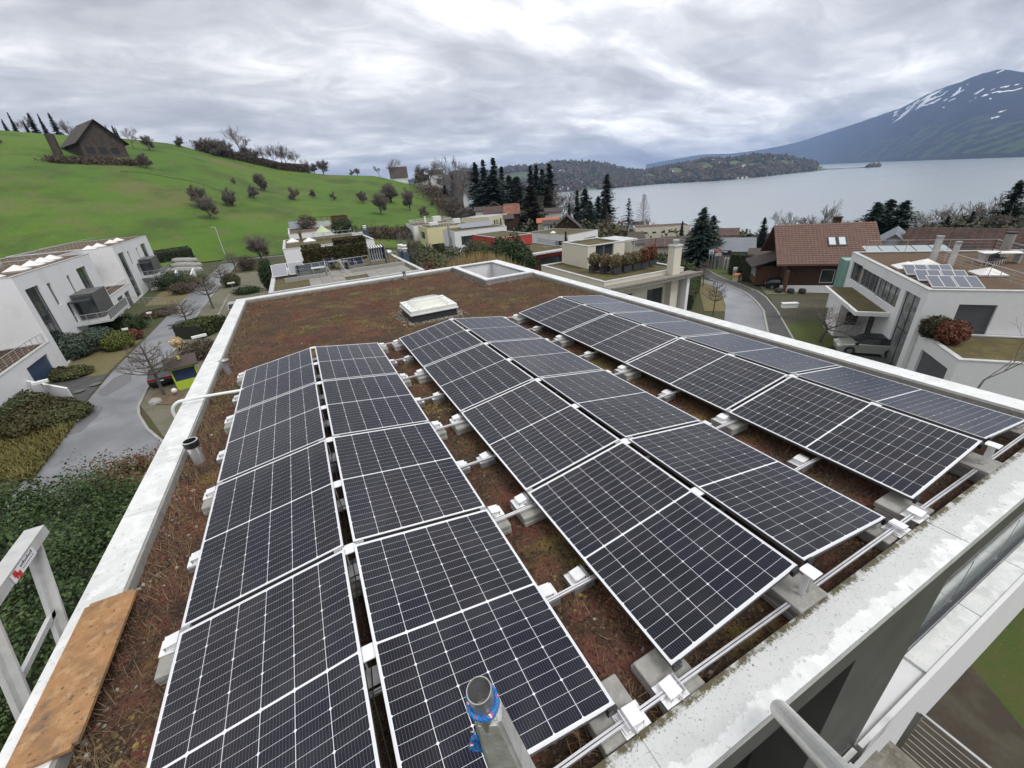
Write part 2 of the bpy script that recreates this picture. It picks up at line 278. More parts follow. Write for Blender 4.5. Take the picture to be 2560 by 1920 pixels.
def cellmat():
    M = bpy.data.materials.new('solar_cell'); M.use_nodes = True; nt = M.node_tree; b_ = nt.nodes['Principled BSDF']
    b_.inputs['Roughness'].default_value = .14; b_.inputs['IOR'].default_value = 1.33
    t = nt.nodes.new('ShaderNodeTexCoord'); s_ = nt.nodes.new('ShaderNodeSeparateXYZ'); nt.links.new(t.outputs['Object'], s_.inputs[0])
    def mm(op, a, b=None):
        n = nt.nodes.new('ShaderNodeMath'); n.operation = op
        for i, v in enumerate((a, b)):
            if v is None: continue
            if isinstance(v, (int, float)): n.inputs[i].default_value = v
            else: nt.links.new(v, n.inputs[i])
        return n.outputs[0]
    fx = mm('ABSOLUTE', mm('SUBTRACT', mm('FRACT', mm('MULTIPLY', s_.outputs[0], 1/.01655)), .5)); line = mm('LESS_THAN', fx, .055)
    fy = mm('FRACT', mm('MULTIPLY', s_.outputs[1], 1/.0089)); dash = mm('GREATER_THAN', fy, .35)
    k = mm('MULTIPLY', line, mm('ADD', mm('MULTIPLY', dash, .6), .4))
    inf = nt.nodes.new('ShaderNodeObjectInfo'); hue = nt.nodes.new('ShaderNodeMix'); hue.data_type = 'RGBA'
    nt.links.new(inf.outputs['Random'], hue.inputs[0]); hue.inputs[6].default_value = (.0055, .0062, .0165, 1); hue.inputs[7].default_value = (.0075, .0068, .0115, 1)
    mx = nt.nodes.new('ShaderNodeMix'); mx.data_type = 'RGBA'; nt.links.new(k, mx.inputs[0]); nt.links.new(hue.outputs[2], mx.inputs[6]); mx.inputs[7].default_value = (.10, .105, .13, 1)
    # thin dust film
    n = nt.nodes.new('ShaderNodeTexNoise'); n.inputs['Scale'].default_value = 3; n.inputs['Detail'].default_value = 8; nt.links.new(t.outputs['Object'], n.inputs[0])
    mr = nt.nodes.new('ShaderNodeMapRange'); mr.inputs[1].default_value = .45; mr.inputs[2].default_value = .8; mr.inputs[4].default_value = .035; nt.links.new(n.outputs[0], mr.inputs[0])
    m3 = nt.nodes.new('ShaderNodeMix'); m3.data_type = 'RGBA'; nt.links.new(mr.outputs[0], m3.inputs[0]); nt.links.new(mx.outputs[2], m3.inputs[6]); m3.inputs[7].default_value = (.5, .48, .45, 1)
    nt.links.new(m3.outputs[2], b_.inputs['Base Color']); return M
CELL = cellmat()
BACK = mat('white_backsheet', (.74, .75, .78), .2, spec=.5)
def paint(name, c, r=.25, coat=.6): return mat(name, c, r, .2, coat=coat)

def nearcope():
    """near coping: a grey, dirty inner band and a cleaner outer one with a ragged water line, moss at the inner rim"""
    M = COPE.copy(); M.name = 'near_coping_metal'; nt = M.node_tree; b_ = nt.nodes['Principled BSDF']; prev = b_.inputs['Base Color'].links[0].from_socket
    t = nt.nodes.new('ShaderNodeTexCoord'); s_ = nt.nodes.new('ShaderNodeSeparateXYZ'); nt.links.new(t.outputs['Object'], s_.inputs[0])
    def nz(sc, det=7):
        n = nt.nodes.new('ShaderNodeTexNoise'); n.inputs['Scale'].default_value = sc; n.inputs['Detail'].default_value = det; n.inputs['Roughness'].default_value = .65; nt.links.new(t.outputs['Object'], n.inputs[0]); return n.outputs[0]
    def mm(op, *a):
        n = nt.nodes.new('ShaderNodeMath'); n.operation = op; n.use_clamp = False
        for i, v in enumerate(a):
            if isinstance(v, (int, float)): n.inputs[i].default_value = v
            else: nt.links.new(v, n.inputs[i])
        return n.outputs[0]
    def rng_(v, lo, hi):
        mr = nt.nodes.new('ShaderNodeMapRange'); mr.inputs[1].default_value = lo; mr.inputs[2].default_value = hi; nt.links.new(v, mr.inputs[0]); return mr.outputs[0]
    def mixc(f, a, c):
        mx = nt.nodes.new('ShaderNodeMix'); mx.data_type = 'RGBA'; nt.links.new(f, mx.inputs[0]); nt.links.new(a, mx.inputs[6]); mx.inputs[7].default_value = (*c, 1); return mx.outputs[2]
    y = mm('ADD', s_.outputs[1], mm('MULTIPLY', mm('SUBTRACT', nz(5), .5), .30)); y = mm('ADD', y, mm('MULTIPLY', mm('SUBTRACT', nz(38, 4), .5), .05))
    band = mm('MULTIPLY', rng_(y, -7.50, -7.485), .75); c = mixc(band, prev, (.49, .495, .49))
    c = mixc(mm('MULTIPLY', mm('MULTIPLY', rng_(nz(28), .62, .68), rng_(y, -7.50, -7.40)), .5), c, (.60, .605, .60))
    c = mixc(mm('MULTIPLY', rng_(nz(70, 3), .60, .68), rng_(y, -7.56, -7.35)), c, (.13, .12, .085))
    m_ = mm('ADD', s_.outputs[1], mm('MULTIPLY', mm('SUBTRACT', nz(60, 4), .5), .10)); c = mixc(mm('MULTIPLY', rng_(m_, -7.352, -7.335), rng_(nz(9), .36, .5)), c, (.085, .075, .035))
    nt.links.new(c, b_.inputs['Base Color']); return M
COPEN = nearcope()
# ------------------------------------------------------------------ ground, lake, hills
rng = np.random.default_rng(7); random.seed(7)
AZ = np.radians(np.concatenate([np.arange(-180, -40, 4), np.arange(-40, 90, 1.), np.arange(90, 181, 4)]))
RR = np.concatenate([[0.01], np.arange(6, 60, 6), np.arange(60, 140, 5), np.arange(140, 380, 4), [400, 430, 470, 520, 600, 700, 900, 1300, 2000, 4000, 9000, 20000, 50000]])
def polar(az, rr, zf, name, mats, closed=False):
    A, R_ = np.meshgrid(az, rr); X = CAM[0]+R_*np.sin(A); Y = CAM[1]+R_*np.cos(A); Z = zf(X, Y, A, R_)
    n = len(az); V = np.stack([X, Y, Z], -1).reshape(-1, 3); i, j = np.meshgrid(np.arange(n-1), np.arange(len(rr)-1)); k = (j*n+i).ravel()
    return npmesh(name, V, np.stack([k, k+n, k+n+1, k+1], 1), mats, smooth=True)
link('ground', polar(AZ, RR, lambda X, Y, A, R_: np.where(R_ > 3000, -80, gz(X, Y)), 'ground', [GROUND]), kind='structure')
fa = AZ[(AZ > math.radians(-120)) & (AZ < math.radians(17.5))]; fr = RR[(RR >= 150) & (RR <= 520)]
link('meadow', polar(fa, fr, lambda X, Y, A, R_: gz(X, Y)+.25-.3*np.clip((R_-350)/150, 0, 1), 'meadow', [FIELD]), kind='structure')
wb = B(); wb.quad((-2000, 100, 0), (40000, -30000, 0), (40000, 40000, 0), (-2000, 40000, 0))
lk = ob('lake_water', wb, WATERM, kind='structure', loc=(0, 0, -60))

def interp(t, x): t = np.array(t); return np.interp(x, t[:, 0], t[:, 1])
def fbm(X, Y, sc, seed=0, oc=5):
    r = np.random.default_rng(seed); z = np.zeros_like(X); a = 1.; tot = 0
    for o in range(oc):
        for k in range(3):
            th = r.uniform(0, 6.28); ph = r.uniform(0, 6.28); q = (X*math.cos(th)+Y*math.sin(th))/sc*2*math.pi
            q2 = (-X*math.sin(th)+Y*math.cos(th))/sc*2*math.pi
            z += a*np.sin(q+ph+1.3*np.sin(q2*.7+ph*2)); tot += a*1.2
        a *= .5; sc *= .5
    return z/tot
def hillmat(name, forest, meadow, sc, zb, zt, snow=False, mlo=.5, mhi=.56, brown=(.085, .065, .05)):
    M = bpy.data.materials.new(name); M.use_nodes = True; nt = M.node_tree; b_ = nt.nodes['Principled BSDF']; b_.inputs['Roughness'].default_value = 1; b_.inputs['Specular IOR Level'].default_value = .1
    g = nt.nodes.new('ShaderNodeNewGeometry'); sp_ = nt.nodes.new('ShaderNodeSeparateXYZ'); nt.links.new(g.outputs['Position'], sp_.inputs[0])
    def no(s_, off, det=5, st=(1, 1, 2.2)):
        mp_ = nt.nodes.new('ShaderNodeMapping'); mp_.inputs['Location'].default_value = (off, off, off); mp_.inputs['Scale'].default_value = st; nt.links.new(g.outputs['Position'], mp_.inputs[0])
        n = nt.nodes.new('ShaderNodeTexNoise'); n.inputs['Scale'].default_value = s_; n.inputs['Detail'].default_value = det; nt.links.new(mp_.outputs[0], n.inputs[0]); return n.outputs[0]
    def ramp(v, lo, hi):
        mr = nt.nodes.new('ShaderNodeMapRange'); mr.inputs[1].default_value = lo; mr.inputs[2].default_value = hi; nt.links.new(v, mr.inputs[0]); return mr.outputs[0]
    def mul(a, b):
        n = nt.nodes.new('ShaderNodeMath'); n.operation = 'MULTIPLY'; nt.links.new(a, n.inputs[0]); nt.links.new(b, n.inputs[1]); return n.outputs[0]
    def mixc(f, a, c):
        mx = nt.nodes.new('ShaderNodeMix'); mx.data_type = 'RGBA'; nt.links.new(f, mx.inputs[0])
        if isinstance(a, tuple): mx.inputs[6].default_value = (*a, 1)
        else: nt.links.new(a, mx.inputs[6])
        mx.inputs[7].default_value = (*c, 1); return mx.outputs[2]
    c = mixc(ramp(no(sc*2.5, 3), .45, .65), forest, brown)
    low = ramp(sp_.outputs[2], zb+(zt-zb)*.62, zb+(zt-zb)*.40)
    c = mixc(mul(ramp(no(sc, 8), mlo, mhi), low), c, meadow)
    if snow:
        at_ = nt.nodes.new('ShaderNodeAttribute'); at_.attribute_name = 'cover'; sc_ = nt.nodes.new('ShaderNodeSeparateColor'); nt.links.new(at_.outputs['Color'], sc_.inputs[0])
        c = mixc(ramp(no(sc*2.5, 3), .45, .65), forest, brown); c = mixc(ramp(sc_.outputs[1], .35, .65), c, meadow); c = mixc(ramp(sc_.outputs[0], .4, .6), c, (.85, .87, .9))
    if False:
        hi = ramp(sp_.outputs[2], zb+(zt-zb)*.38, zb+(zt-zb)*.50)
        c = mixc(mul(ramp(no(sc*1.6, 37, 10, (1, 1, 6)), .60, .618), hi), c, (.85, .87, .9))
    nt.links.new(c, b_.inputs['Base Color']); return M
def hillpatch(name, az0, az1, n, base, crest, d0, dd, mats, rough, seed, back=True, rows=26, prof=1.1, jag=0.):
    """ridge seen from the roof: foot line on the lake at distance d0(az), crest line dd metres behind it"""
    az = np.radians(np.linspace(az0, az1, n)); t = np.concatenate([np.linspace(0, 1, rows), [1.15, 1.5]])
    A, T = np.meshgrid(az, t); D0 = interp(d0, np.degrees(A)); Dd = interp(dd, np.degrees(A)) if isinstance(dd, list) else dd
    D = D0+Dd*T; X = CAM[0]+D*np.sin(A); Y = CAM[1]+D*np.cos(A); zc_ = CAM[2]+(D0+Dd)*interp(crest, np.degrees(A))
    tt = np.clip(T, 0, 1); Z = base+(zc_-base)*tt**prof+rough*fbm(X, Y, dd if not isinstance(dd, list) else 2500, seed)*np.abs(np.sin(math.pi*tt))**.8
    Z = Z+(jag*fbm(X, Y, jag*30, seed+5, 3)*(tt > .9) if jag else 0); Z = np.where(T > 1, np.where(T > 1.3, base-10, zc_-(zc_-base)*.25), Z); Z = np.where(T == 0, base-1, Z)
    V = np.stack([X, Y, Z], -1).reshape(-1, 3); i, j = np.meshgrid(np.arange(n-1), np.arange(len(t)-1)); k = (j*n+i).ravel()
    me = npmesh(name, V, np.stack([k, k+n, k+n+1, k+1], 1), mats, smooth=True)
    if name == 'mountain':                # where snow lies and where the alps are cleared to meadow
        a = np.degrees(A); nf = fbm(X, Y, 900, 41, 5); n2 = fbm(X+3*Z, Y, 420, 43, 4)
        sn = ((a > 65.2) & (a < 69.2) & (T > .74+.02*(a-65)) & (T < .97) & (nf+n2*.6 > .02))*1. + ((a > 68) & (T > .62) & (n2 > .36))*1. + ((a > 69.5) & (T > .40) & (T < .6) & (n2 > .45))*.7
        md = ((T < .46+.05*np.sin(a*1.7)) & (T > .05) & (n2+.5*nf > .10))*1.
        col = np.zeros((len(V), 4)); col[:, 0] = np.clip(sn, 0, 1).ravel(); col[:, 1] = md.ravel(); at_ = me.color_attributes.new('cover', 'FLOAT_COLOR', 'POINT'); at_.data.foreach_set('color', col.astype(np.float32).ravel())
    o = link(name, me, kind='structure'); return o, (np.degrees(A), T, X, Y, Z)
MOUNT = hillmat('mountain_slope', (.026, .036, .046), (.060, .090, .048), .0016, -60, 900, True, .53, .57, (.038, .036, .042))  # forest colour pushed towards blue, distance haze mixed into the slope itself
FARH = hillmat('far_hill', (.034, .038, .028), (.095, .125, .045), .0032, -60, 260, False, .50, .54)
PENM = hillmat('peninsula_slope', (.048, .055, .032), (.11, .14, .05), .006, -200, 400, False, .44, .48)
MC = [(43, .02), (44.5, .0219), (46, .0245), (47.9, .0275), (49.5, .0285), (52, .0255), (53.5, .0262), (54.7, .0275), (56.1, .0295), (58.2, .0345), (60, .0425), (62.5, .053), (64, .0605), (65.5, .0672), (66.2, .073), (67.1, .0815), (68, .087), (68.9, .0905), (69.8, .096), (70.7, .0992), (71.2, .0985), (71.6, .0966), (72.5, .0905), (75, .085), (80, .08), (95, .06), (110, .05)]
MD = [(43, 14000), (60, 13000), (61, 12000), (63, 9500), (65, 8200), (67, 6600), (70.6, 5100), (74.4, 4100), (110, 3500)]
hillpatch('mountain', 43, 110, 520, -60, MC, MD, [(43, 3000), (60, 3500), (71, 3300), (110, 3000)], [MOUNT], 120, 3, rows=90, prof=1.2, jag=9)
FC = [(6, .0), (10, .012), (15, .025), (17, .0285), (19, .028), (21, .0375), (22.5, .036), (24, .029), (26, .032), (28, .036), (30.4, .034), (31.5, .0365), (32.8, .0375), (34.5, .035), (36.7, .031), (38, .026), (39.5, .019), (41, .012), (43, .006), (46, -.002)]
_, FH = hillpatch('far_hills', 6, 46, 260, -60, FC, [(6, 3300), (34, 3000), (46, 3700)], [(6, 1500), (46, 1500)], [FARH], 24, 5, rows=40, prof=.8, jag=2)
PC = [(37.5, .001), (39, .002), (41, .004), (43, .0065), (44.1, .0095), (46.7, .013), (48, .0145), (49.2, .0185), (50.4, .0188), (51.3, .015), (53, .0155), (54, .017), (56, .0145), (57.5, .0100), (58.5, .004), (59.5, .0), (60.3, -.006), (60.9, -.0125), (62.5, -.0139), (64.8, -.0139), (65.3, -.0150)]
_, PH = hillpatch('peninsula', 37.5, 65.2, 200, -60, PC, [(37.5, 2950), (39.3, 3050), (44.7, 3350), (51.2, 3020), (55.1, 3300), (58.8, 3950), (61.1, 4300), (65.2, 4000)], [(37.5, 900), (58, 700), (60.5, 120), (65.2, 60)], [PENM], 14, 9, rows=24, prof=.7)
def blob_forest(name, H, n, size, mats, seed, cond, zoff=0.):
    """woods too far off to tell the trees apart: thousands of small uneven crowns"""
    A, T, X, Y, Z = H; r = np.random.default_rng(seed); rows, cols = X.shape; V = []; F = []; c = 0; ico = bmesh.new(); bmesh.ops.create_icosphere(ico, subdivisions=1, radius=1)
    iv = np.array([v.co[:] for v in ico.verts]); fi = np.array([[v.index for v in f.verts] for f in ico.faces]); ico.free(); tries = 0
    while c < n and tries < n*12:
        tries += 1; i = r.uniform(0, rows-3.01); j = r.uniform(0, cols-1.01); i0, j0 = int(i), int(j); fi_, fj = i-i0, j-j0
        def bl(Q): return (Q[i0, j0]*(1-fi_)*(1-fj)+Q[i0+1, j0]*fi_*(1-fj)+Q[i0, j0+1]*(1-fi_)*fj+Q[i0+1, j0+1]*fi_*fj)
        a, t, x, y, z = bl(A), bl(T), bl(X), bl(Y), bl(Z)
        if not cond(a, t, x, y): continue
        s = size*r.uniform(.55, 1.3); k = s*(1+.35*r.standard_normal(len(iv))*.6); q = iv*k[:, None]*np.array([1, 1, r.uniform(1., 1.7)])
        V.append(q+np.array([x, y, z+s*.5+zoff])); F.append(fi+c*len(iv)); c += 1
    return link(name, npmesh(name, np.concatenate(V), np.concatenate(F), mats), kind='stuff')
WOODL = leafmat('far_wood', [(.024, .036, .016), (.06, .045, .028), (.13, .10, .065), (.035, .062, .02)], 1, .012, .7, 1.6, -.75)
blob_forest('distant_woodland', FH, 5200, 13, [WOODL], 2, lambda a, t, x, y: (math.sin(x/260+2)+math.sin(y/210+x/400) < .35 or t > .93) and t > .02)
blob_forest('peninsula_woodland', PH, 5200, 10.5, [WOODL], 4, lambda a, t, x, y: (t < .30 or t > .86 or math.sin(a*2.2)+math.sin(t*9+a*1.7) < .0) and (a < 60.2 or a > 64.2) and t < 1.0 and (a < 60 or random.random() < .25))

# ------------------------------------------------------------------ roads and pavings (sheets laid over the ground)
def ribbon(name, le, re, mt, up=.05, n=40, parent=None, kind='structure'):
    def rs(l, n):
        l = np.array(l, float); s = np.concatenate([[0], np.cumsum(np.hypot(*np.diff(l, axis=0).T))]); t = np.linspace(0, s[-1], n); 
        x = np.interp(t, s, l[:, 0]); y = np.interp(t, s, l[:, 1]); return np.stack([x, y], 1)
    a = rs(le, n); b = rs(re, n); k = 9; V = []
    for i in range(n):
        for j in range(k):
            p = a[i]+(b[i]-a[i])*j/(k-1); V.append((p[0], p[1], float(gz(p[0], p[1]))+up))
    F = [(i*k+j, (i+1)*k+j, (i+1)*k+j+1, i*k+j+1) for i in range(n-1) for j in range(k-1)]
    o = link(name, npmesh(name, V, F, [mt]), parent, kind=kind); return o
def patch(name, pts, mt, up=.03, sub=2.):
    """flat area with a given outline, following the ground"""
    bm = bmesh.new(); vs = [bm.verts.new((x, y, 0)) for x, y in pts]; bm.faces.new(vs)
    xs = [p[0] for p in pts]; ys = [p[1] for p in pts]
    for ax, lo, hi in ((0, min(xs), max(xs)), (1, min(ys), max(ys))):
        for c in np.arange(lo+4, hi, 4.): bmesh.ops.bisect_plane(bm, geom=bm.verts[:]+bm.edges[:]+bm.faces[:], plane_co=(c, c, 0), plane_no=(1, 0, 0) if ax == 0 else (0, 1, 0))
    co = np.array([v.co[:] for v in bm.verts]); z = gz(co[:, 0], co[:, 1])+up
    for v, q in zip(bm.verts, z): v.co.z = q
    bmesh.ops.recalc_face_normals(bm, faces=bm.faces[:])
    if sum(f.normal.z for f in bm.faces) < 0: bmesh.ops.reverse_faces(bm, faces=bm.faces[:])
    me = bpy.data.meshes.new(name); bm.to_mesh(me); bm.free(); me.materials.append(mt); return link(name, me, kind='structure')
def kerb(name, pts, w_=.14, h=.1):
    b = B(); 
    for p, q in zip(pts[:-1], pts[1:]):
        d = math.hypot(q[0]-p[0], q[1]-p[1]); n = max(1, int(d/2)); 
        for i in range(n):
            a0 = [p[k]+(q[k]-p[k])*i/n for k in (0, 1)]; a1 = [p[k]+(q[k]-p[k])*(i+1-.02)/n for k in (0, 1)]
            b.bar((a0[0], a0[1], float(gz(*a0))+h/2), (a1[0], a1[1], float(gz(*a1))+h/2), w_, h)
    return ob(name, b, KERB, kind='structure')
LE = [(-15, 2), (-16.5, 14), (-17.3, 26.6), (-18.0, 34.9), (-18.6, 45.4), (-18.7, 58.7), (-19.2, 84.6), (-19.6, 122.7), (-19.8, 148)]
RE = [(-6, 12), (-10.1, 23.8), (-11.7, 26.9), (-13.0, 30.2), (-13.5, 32.1), (-13.9, 36.3), (-14.0, 45.9), (-14.6, 66.0), (-15.2, 112.1), (-15.8, 148.0)]
ribbon('road', LE, RE, ASPH, .06, 70); kerb('road_kerb', RE[1:], .18, .12)
ribbon('road_junction', [(-40, 146), (-20, 143), (-8, 141), (6, 139)], [(-42, 151.5), (-20, 148.5), (-8, 146.5), (6, 144)], ASPH, .08, 20)
patch('parking_court', [(-13.7, 33), (-13.9, 46), (-14.5, 66), (-15, 112), (-3, 112), (-2.5, 44), (-2, 8), (-7, 9), (-10, 24), (-12, 29)], PAVE, .035)
patch('garage_drive', [(-18.9, 44), (-19, 57), (-24.5, 56.5), (-25.2, 45)], PAVEY, .035); patch('garage_forecourt', [(-18.2, 36), (-18.8, 44), (-25, 44.6), (-26, 41), (-24, 36)], ASPHD, .04)
patch('far_garage_drive', [(-19.0, 79), (-19.3, 97), (-25.3, 98), (-24.6, 82)], PAVEY, .035)
R2L = [(44, 66), (49, 58), (54.5, 50), (57.5, 43), (57.7, 36.5), (52.7, 30.4), (46.5, 24.9), (38, 18.5), (28, 12), (18, 6)]
R2R = [(48, 68), (53, 60), (58.5, 52), (61.5, 43.5), (59.7, 35.0), (55.4, 28.7), (50.9, 23.8), (48.0, 21.0), (38, 13.5), (25, 5), (18, 0.5)]
R2P = [(76, 53), (69, 45), (64.4, 39), (61.8, 34.5), (57.6, 28.4), (54.1, 24.8), (49.1, 20.1), (40, 12.4), (27, 3.5), (20, -1)]
ribbon('lower_road', R2L, R2R, ASPH, .06, 60); ribbon('pavement', [(74, 55), (67, 47), (61.9, 40)]+R2R[4:], R2P, ASPHD, .10, 60); kerb('pavement_kerb', [(61.9, 40)]+R2R[4:-1], .2, .14); kerb('verge_kerb', R2P, .16, .14)

TRAIL = mixmat('trodden_grass', [(.105, .135, .035), ((.07, .125, .018), .4, .44, .6, 2), ((.13, .12, .06), .9, .55, .7, 7)], 1)
def trail(name, px, w2=.9):
    p = [G(*q_)[:2] for q_ in px]; a_, b_2 = [], []
    for i in range(len(p)):
        q0, q1 = p[max(i-1, 0)], p[min(i+1, len(p)-1)]; d = (q1[0]-q0[0], q1[1]-q0[1]); l = math.hypot(*d); nx, ny = -d[1]/l*w2/2, d[0]/l*w2/2; a_.append((p[i][0]+nx, p[i][1]+ny)); b_2.append((p[i][0]-nx, p[i][1]-ny))
    ribbon(name, a_, b_2, TRAIL, .42, 60)
trail('meadow_trail', [(300, 430), (365, 434), (430, 446), (500, 460), (560, 480)], 1.0)
# ------------------------------------------------------------------ our own building with its green roof
W_, L_, TH = 1.134, 1.762, math.radians(8.67); PW = W_*math.cos(TH); PH_ = W_*math.sin(TH); G1, G2, PY = .074, .4169, L_+.0408; TP = 2*PW+G1+G2
XL, XR, YN, YF = -.83, 8.50, -7.58, 7.72; ZS = -.20; ZP = -.08
IX0, IX1, IY0, IY1 = XL+.29, XR-.29, YN+.27, YF-.30
WX0, WX1, WY0, WY1 = 6.45, 8.17, 4.15, IY1-.03
bld = thing('apartment_building', 'our own flat-roofed house with brown sedum roof and metal-capped parapet, under the solar panels', 'building', (0, 0, 0))
wl = B(); ZB = -11.6
# outer skin, parapet ring and deck (light well left open)
wl.box(XL+.05, XL+.25, YN+.06, YF-.06, ZB, ZP-.03); wl.box(XR-.25, XR-.05, -5.0, YF-.06, ZB, -.52); wl.box(XR-.25, XR-.05, YN+.06, YF-.06, -.5, ZP-.03); wl.box(XL+.25, XR-.25, YF-.26, YF-.06, ZB, ZP-.03)
wl.box(XL+.25, WX0+.1, YN+.25, YF-.26, -.5, -.26); wl.box(WX0+.1, XR-.25, YN+.25, WY0+.1, -.5, -.26)
wl.box(WX0, WX0+.1, WY0, WY1, -3.4, -.12); wl.box(WX1-.1, WX1, WY0, WY1, -3.4, -.12); wl.box(WX0+.1, WX1-.1, WY0, WY0+.1, -3.4, -.12); wl.box(WX0+.1, WX1-.1, WY1-.1, WY1, -3.4, -.12)
wl.box(WX0+.1, WX1-.1, WY0+.1, WY1-.1, -3.4, -3.3)
ob('wall', wl, WHITE, bld)
# front: dark grey fascia, piers, recessed windows, lower coping and parapet
fr = B(); fr.box(XL+.05, XR-.02, YN+.02, YN+.16, -.52, ZP-.035); fr.box(XL+.25, XR-.25, YN+.16, YN+.25, -.5, ZP-.035)
fr.box(4.22, 5.58, YN+.04, YN+.5, -3.55, -.52); fr.box(XL+.05, 1.2, YN+.04, YN+.5, -11.6, -.52); fr.box(1.2, 2.95, YN+.3, YN+.5, -11.6, -.52); fr.box(4.22, 5.58, YN+.5, YN+.7, -11.6, -.52); fr.box(5.58, XR-.25, -5.2, -5.0, -3.5, -.52)
ob('grey_facade', fr, GREYW, bld)
rc = B(); rc.box(3.34, 4.22, YN+.42, YN+.5, -3.6, -.52); ob('roller_blind', rc, DARKW, bld)
for x0 in (2.95, 3.14):
    wf = B(); wf.box(x0, x0+.05, YN+.22, YN+.3, -3.5, -.52); wf.box(x0+.14, x0+.18, YN+.22, YN+.3, -3.5, -.52); f_ = ob('window_frame', wf, ALUD, bld)
    gl_ = B(); gl_.box(x0+.05, x0+.14, YN+.26, YN+.28, -3.5, -.52); ob('pane', gl_, GLASS, f_)
lw = B(); lw.box(5.58, 26, YN-.03, YN+.02, -3.66, -3.30); lw.box(5.58, 26, YN+.02, YN+.5, -3.66, -3.36); lw.box(XR, 26, YN+.5, YN+1.4, -11.6, -3.7); lw.box(5.0, 26, YN+.3, YN+.9, -11.6, -3.66)
ob('lower_parapet', lw, WHITE, bld)
lf = B(); lf.box(5.58, XR+.5, YN+.52, -5, -3.5, -3.46); lf.box(XR+.5, 26, YN+.5, YN+1.4, -3.7, -3.46); ob('terrace_floor', lf, CONC, bld)
for i, x0 in enumerate((5.62, 7.14, 8.66, 10.18, 11.70, 13.22, 14.74, 16.26)):
    c_ = B(); c_.box(x0, x0+1.505, YN+.02, YN+.26, -3.36+(.0 if i else -.12), -3.32+(.0 if i else -.12)); ob('coping', c_, COPE, bld)
    g_ = B(); g_.box(x0+.02, x0+1.48, YN+.34, YN+.35, -3.36, -2.55); ob('glass_pane', g_, GLASSB, bld)
rl = B(); rl.bar((5.6, YN+.30, -3.30), (25, YN+.30, -3.30), .035, .05); ob('dark_rail', rl, DFRAME, bld)
# copings of the roof parapet, one sheet after the other with open joints
def coping(x0, x1, y0, y1, zt=ZP, out=(0, 0), mt=COPE, par=bld):
    b = B(); h_ = .035
    b.box(x0, x1, y0, y1, zt-h_, zt)
    if out[1] < 0: b.box(x0, x1, y0, y0+.012, zt-.10, zt-h_)
    if out[1] > 0: b.box(x0, x1, y1-.012, y1, zt-.10, zt-h_)
    if out[0] < 0: b.box(x0, x0+.012, y0, y1, zt-.10, zt-h_); 
    if out[0] > 0: b.box(x1-.012, x1, y0, y1, zt-.10, zt-h_)
    return ob('coping', b, mt, par)
def runs(a, b, cuts): e_ = [a]+cuts+[b]; return [(e_[i]+(.004 if i else 0), e_[i+1]-(.004 if i < len(e_)-2 else 0)) for i in range(len(e_)-1)]
for a, b in runs(XL, XR, [-.0, 2.395, 5.37]): coping(a, b, YN, IY0, out=(0, -1), mt=COPEN)
for a, b in runs(IY0+.003, YF, [-3.55, -1.05, 2.05, 5.0]): coping(XL, IX0, a, b, out=(-1, 0))
for a, b in runs(IY0+.003, YF, [-5.2, -2.2, .8, 3.8]): coping(IX1, XR, a, b, out=(1, 0))
for a, b in runs(IX0+.003, IX1-.003, [3.0, 5.9]): coping(a, b, IY1, YF, out=(0, 1))
jb = B(); jb.box(2.36, 2.43, YN-.004, IY0+.004, ZP+.001, ZP+.006); ob('joint_cover', jb, COPEN, bld)
for (x0, x1, y0, y1) in ((IX0, IX0+.01, IY0, IY1), (IX1-.01, IX1, IY0, IY1), (IX0, IX1, IY0, IY0+.01), (IX0, IX1, IY1-.01, IY1)):
    b = B(); b.box(x0, x1, y0, y1, -.3, ZP-.03); ob('upstand', b, CONC, bld)
zw = -.03
for (x0, x1, y0, y1) in ((WX0-.03, WX0+.16, WY0-.03, WY1), (WX1-.16, WX1+.03, WY0-.03, WY1), (WX0+.16, WX1-.16, WY0-.03, WY0+.16), (WX0+.16, WX1-.16, WY1-.16, WY1)):
    coping(x0, x1, y0, y1, zw, par=bld)
ub = B(); ub.box(WX0-.01, WX1+.01, WY0-.012, WY0, -.26, zw-.035); ub.box(WX0-.012, WX0, WY0, WY1, -.26, zw-.035); ub.box(WX1, WX1+.012, WY0, WY1, -.26, zw-.035); ob('light_well_upstand', ub, ALUD, bld)
# sedum deck
NX, NY = 150, 240
gx, gy = np.meshgrid(np.linspace(IX0, IX1, NX), np.linspace(IY0, IY1, NY)); zz_ = ZS+.018*fbm(gx, gy, 1.4, 3, 4)+.012*fbm(gx, gy, .22, 8, 3)
k = np.arange(NX*NY).reshape(NY, NX); q = np.stack([k[:-1, :-1], k[:-1, 1:], k[1:, 1:], k[1:, :-1]], -1).reshape(-1, 4)
cxm = gx.ravel()[q].mean(1); cym = gy.ravel()[q].mean(1); q = q[~((cxm > WX0+.06) & (cxm < WX1-.06) & (cym > WY0+.06))]
link('sedum_substrate', npmesh('sedum_substrate', np.stack([gx, gy, zz_], -1).reshape(-1, 3), q, [SEDUM], smooth=True), bld, kind='stuff')
def deckz(x, y): return ZS
def onroof(n, margin=.03, edge=False):
    P_ = []
    while len(P_) < n:
        x = random.uniform(IX0+margin, IX1-margin); y = random.uniform(IY0+margin, IY1-margin)
        if WX0-.03 < x < WX1+.03 and y > WY0-.03: continue
        if 3.36 < x < 4.54 and 1.48 < y < 2.68: continue
        if y < .1:                                     # under the panels only a strip at the low edges gets anything to grow
            u = (x+.0) % TP
            if 0 < x < 3*TP-G2 and .30 < u < TP-G2-.30: continue
        if edge and min(x-IX0, IX1-x, y-IY0, IY1-y) > random.expovariate(1/edge): continue
        P_.append((x, y))
    return np.array(P_)
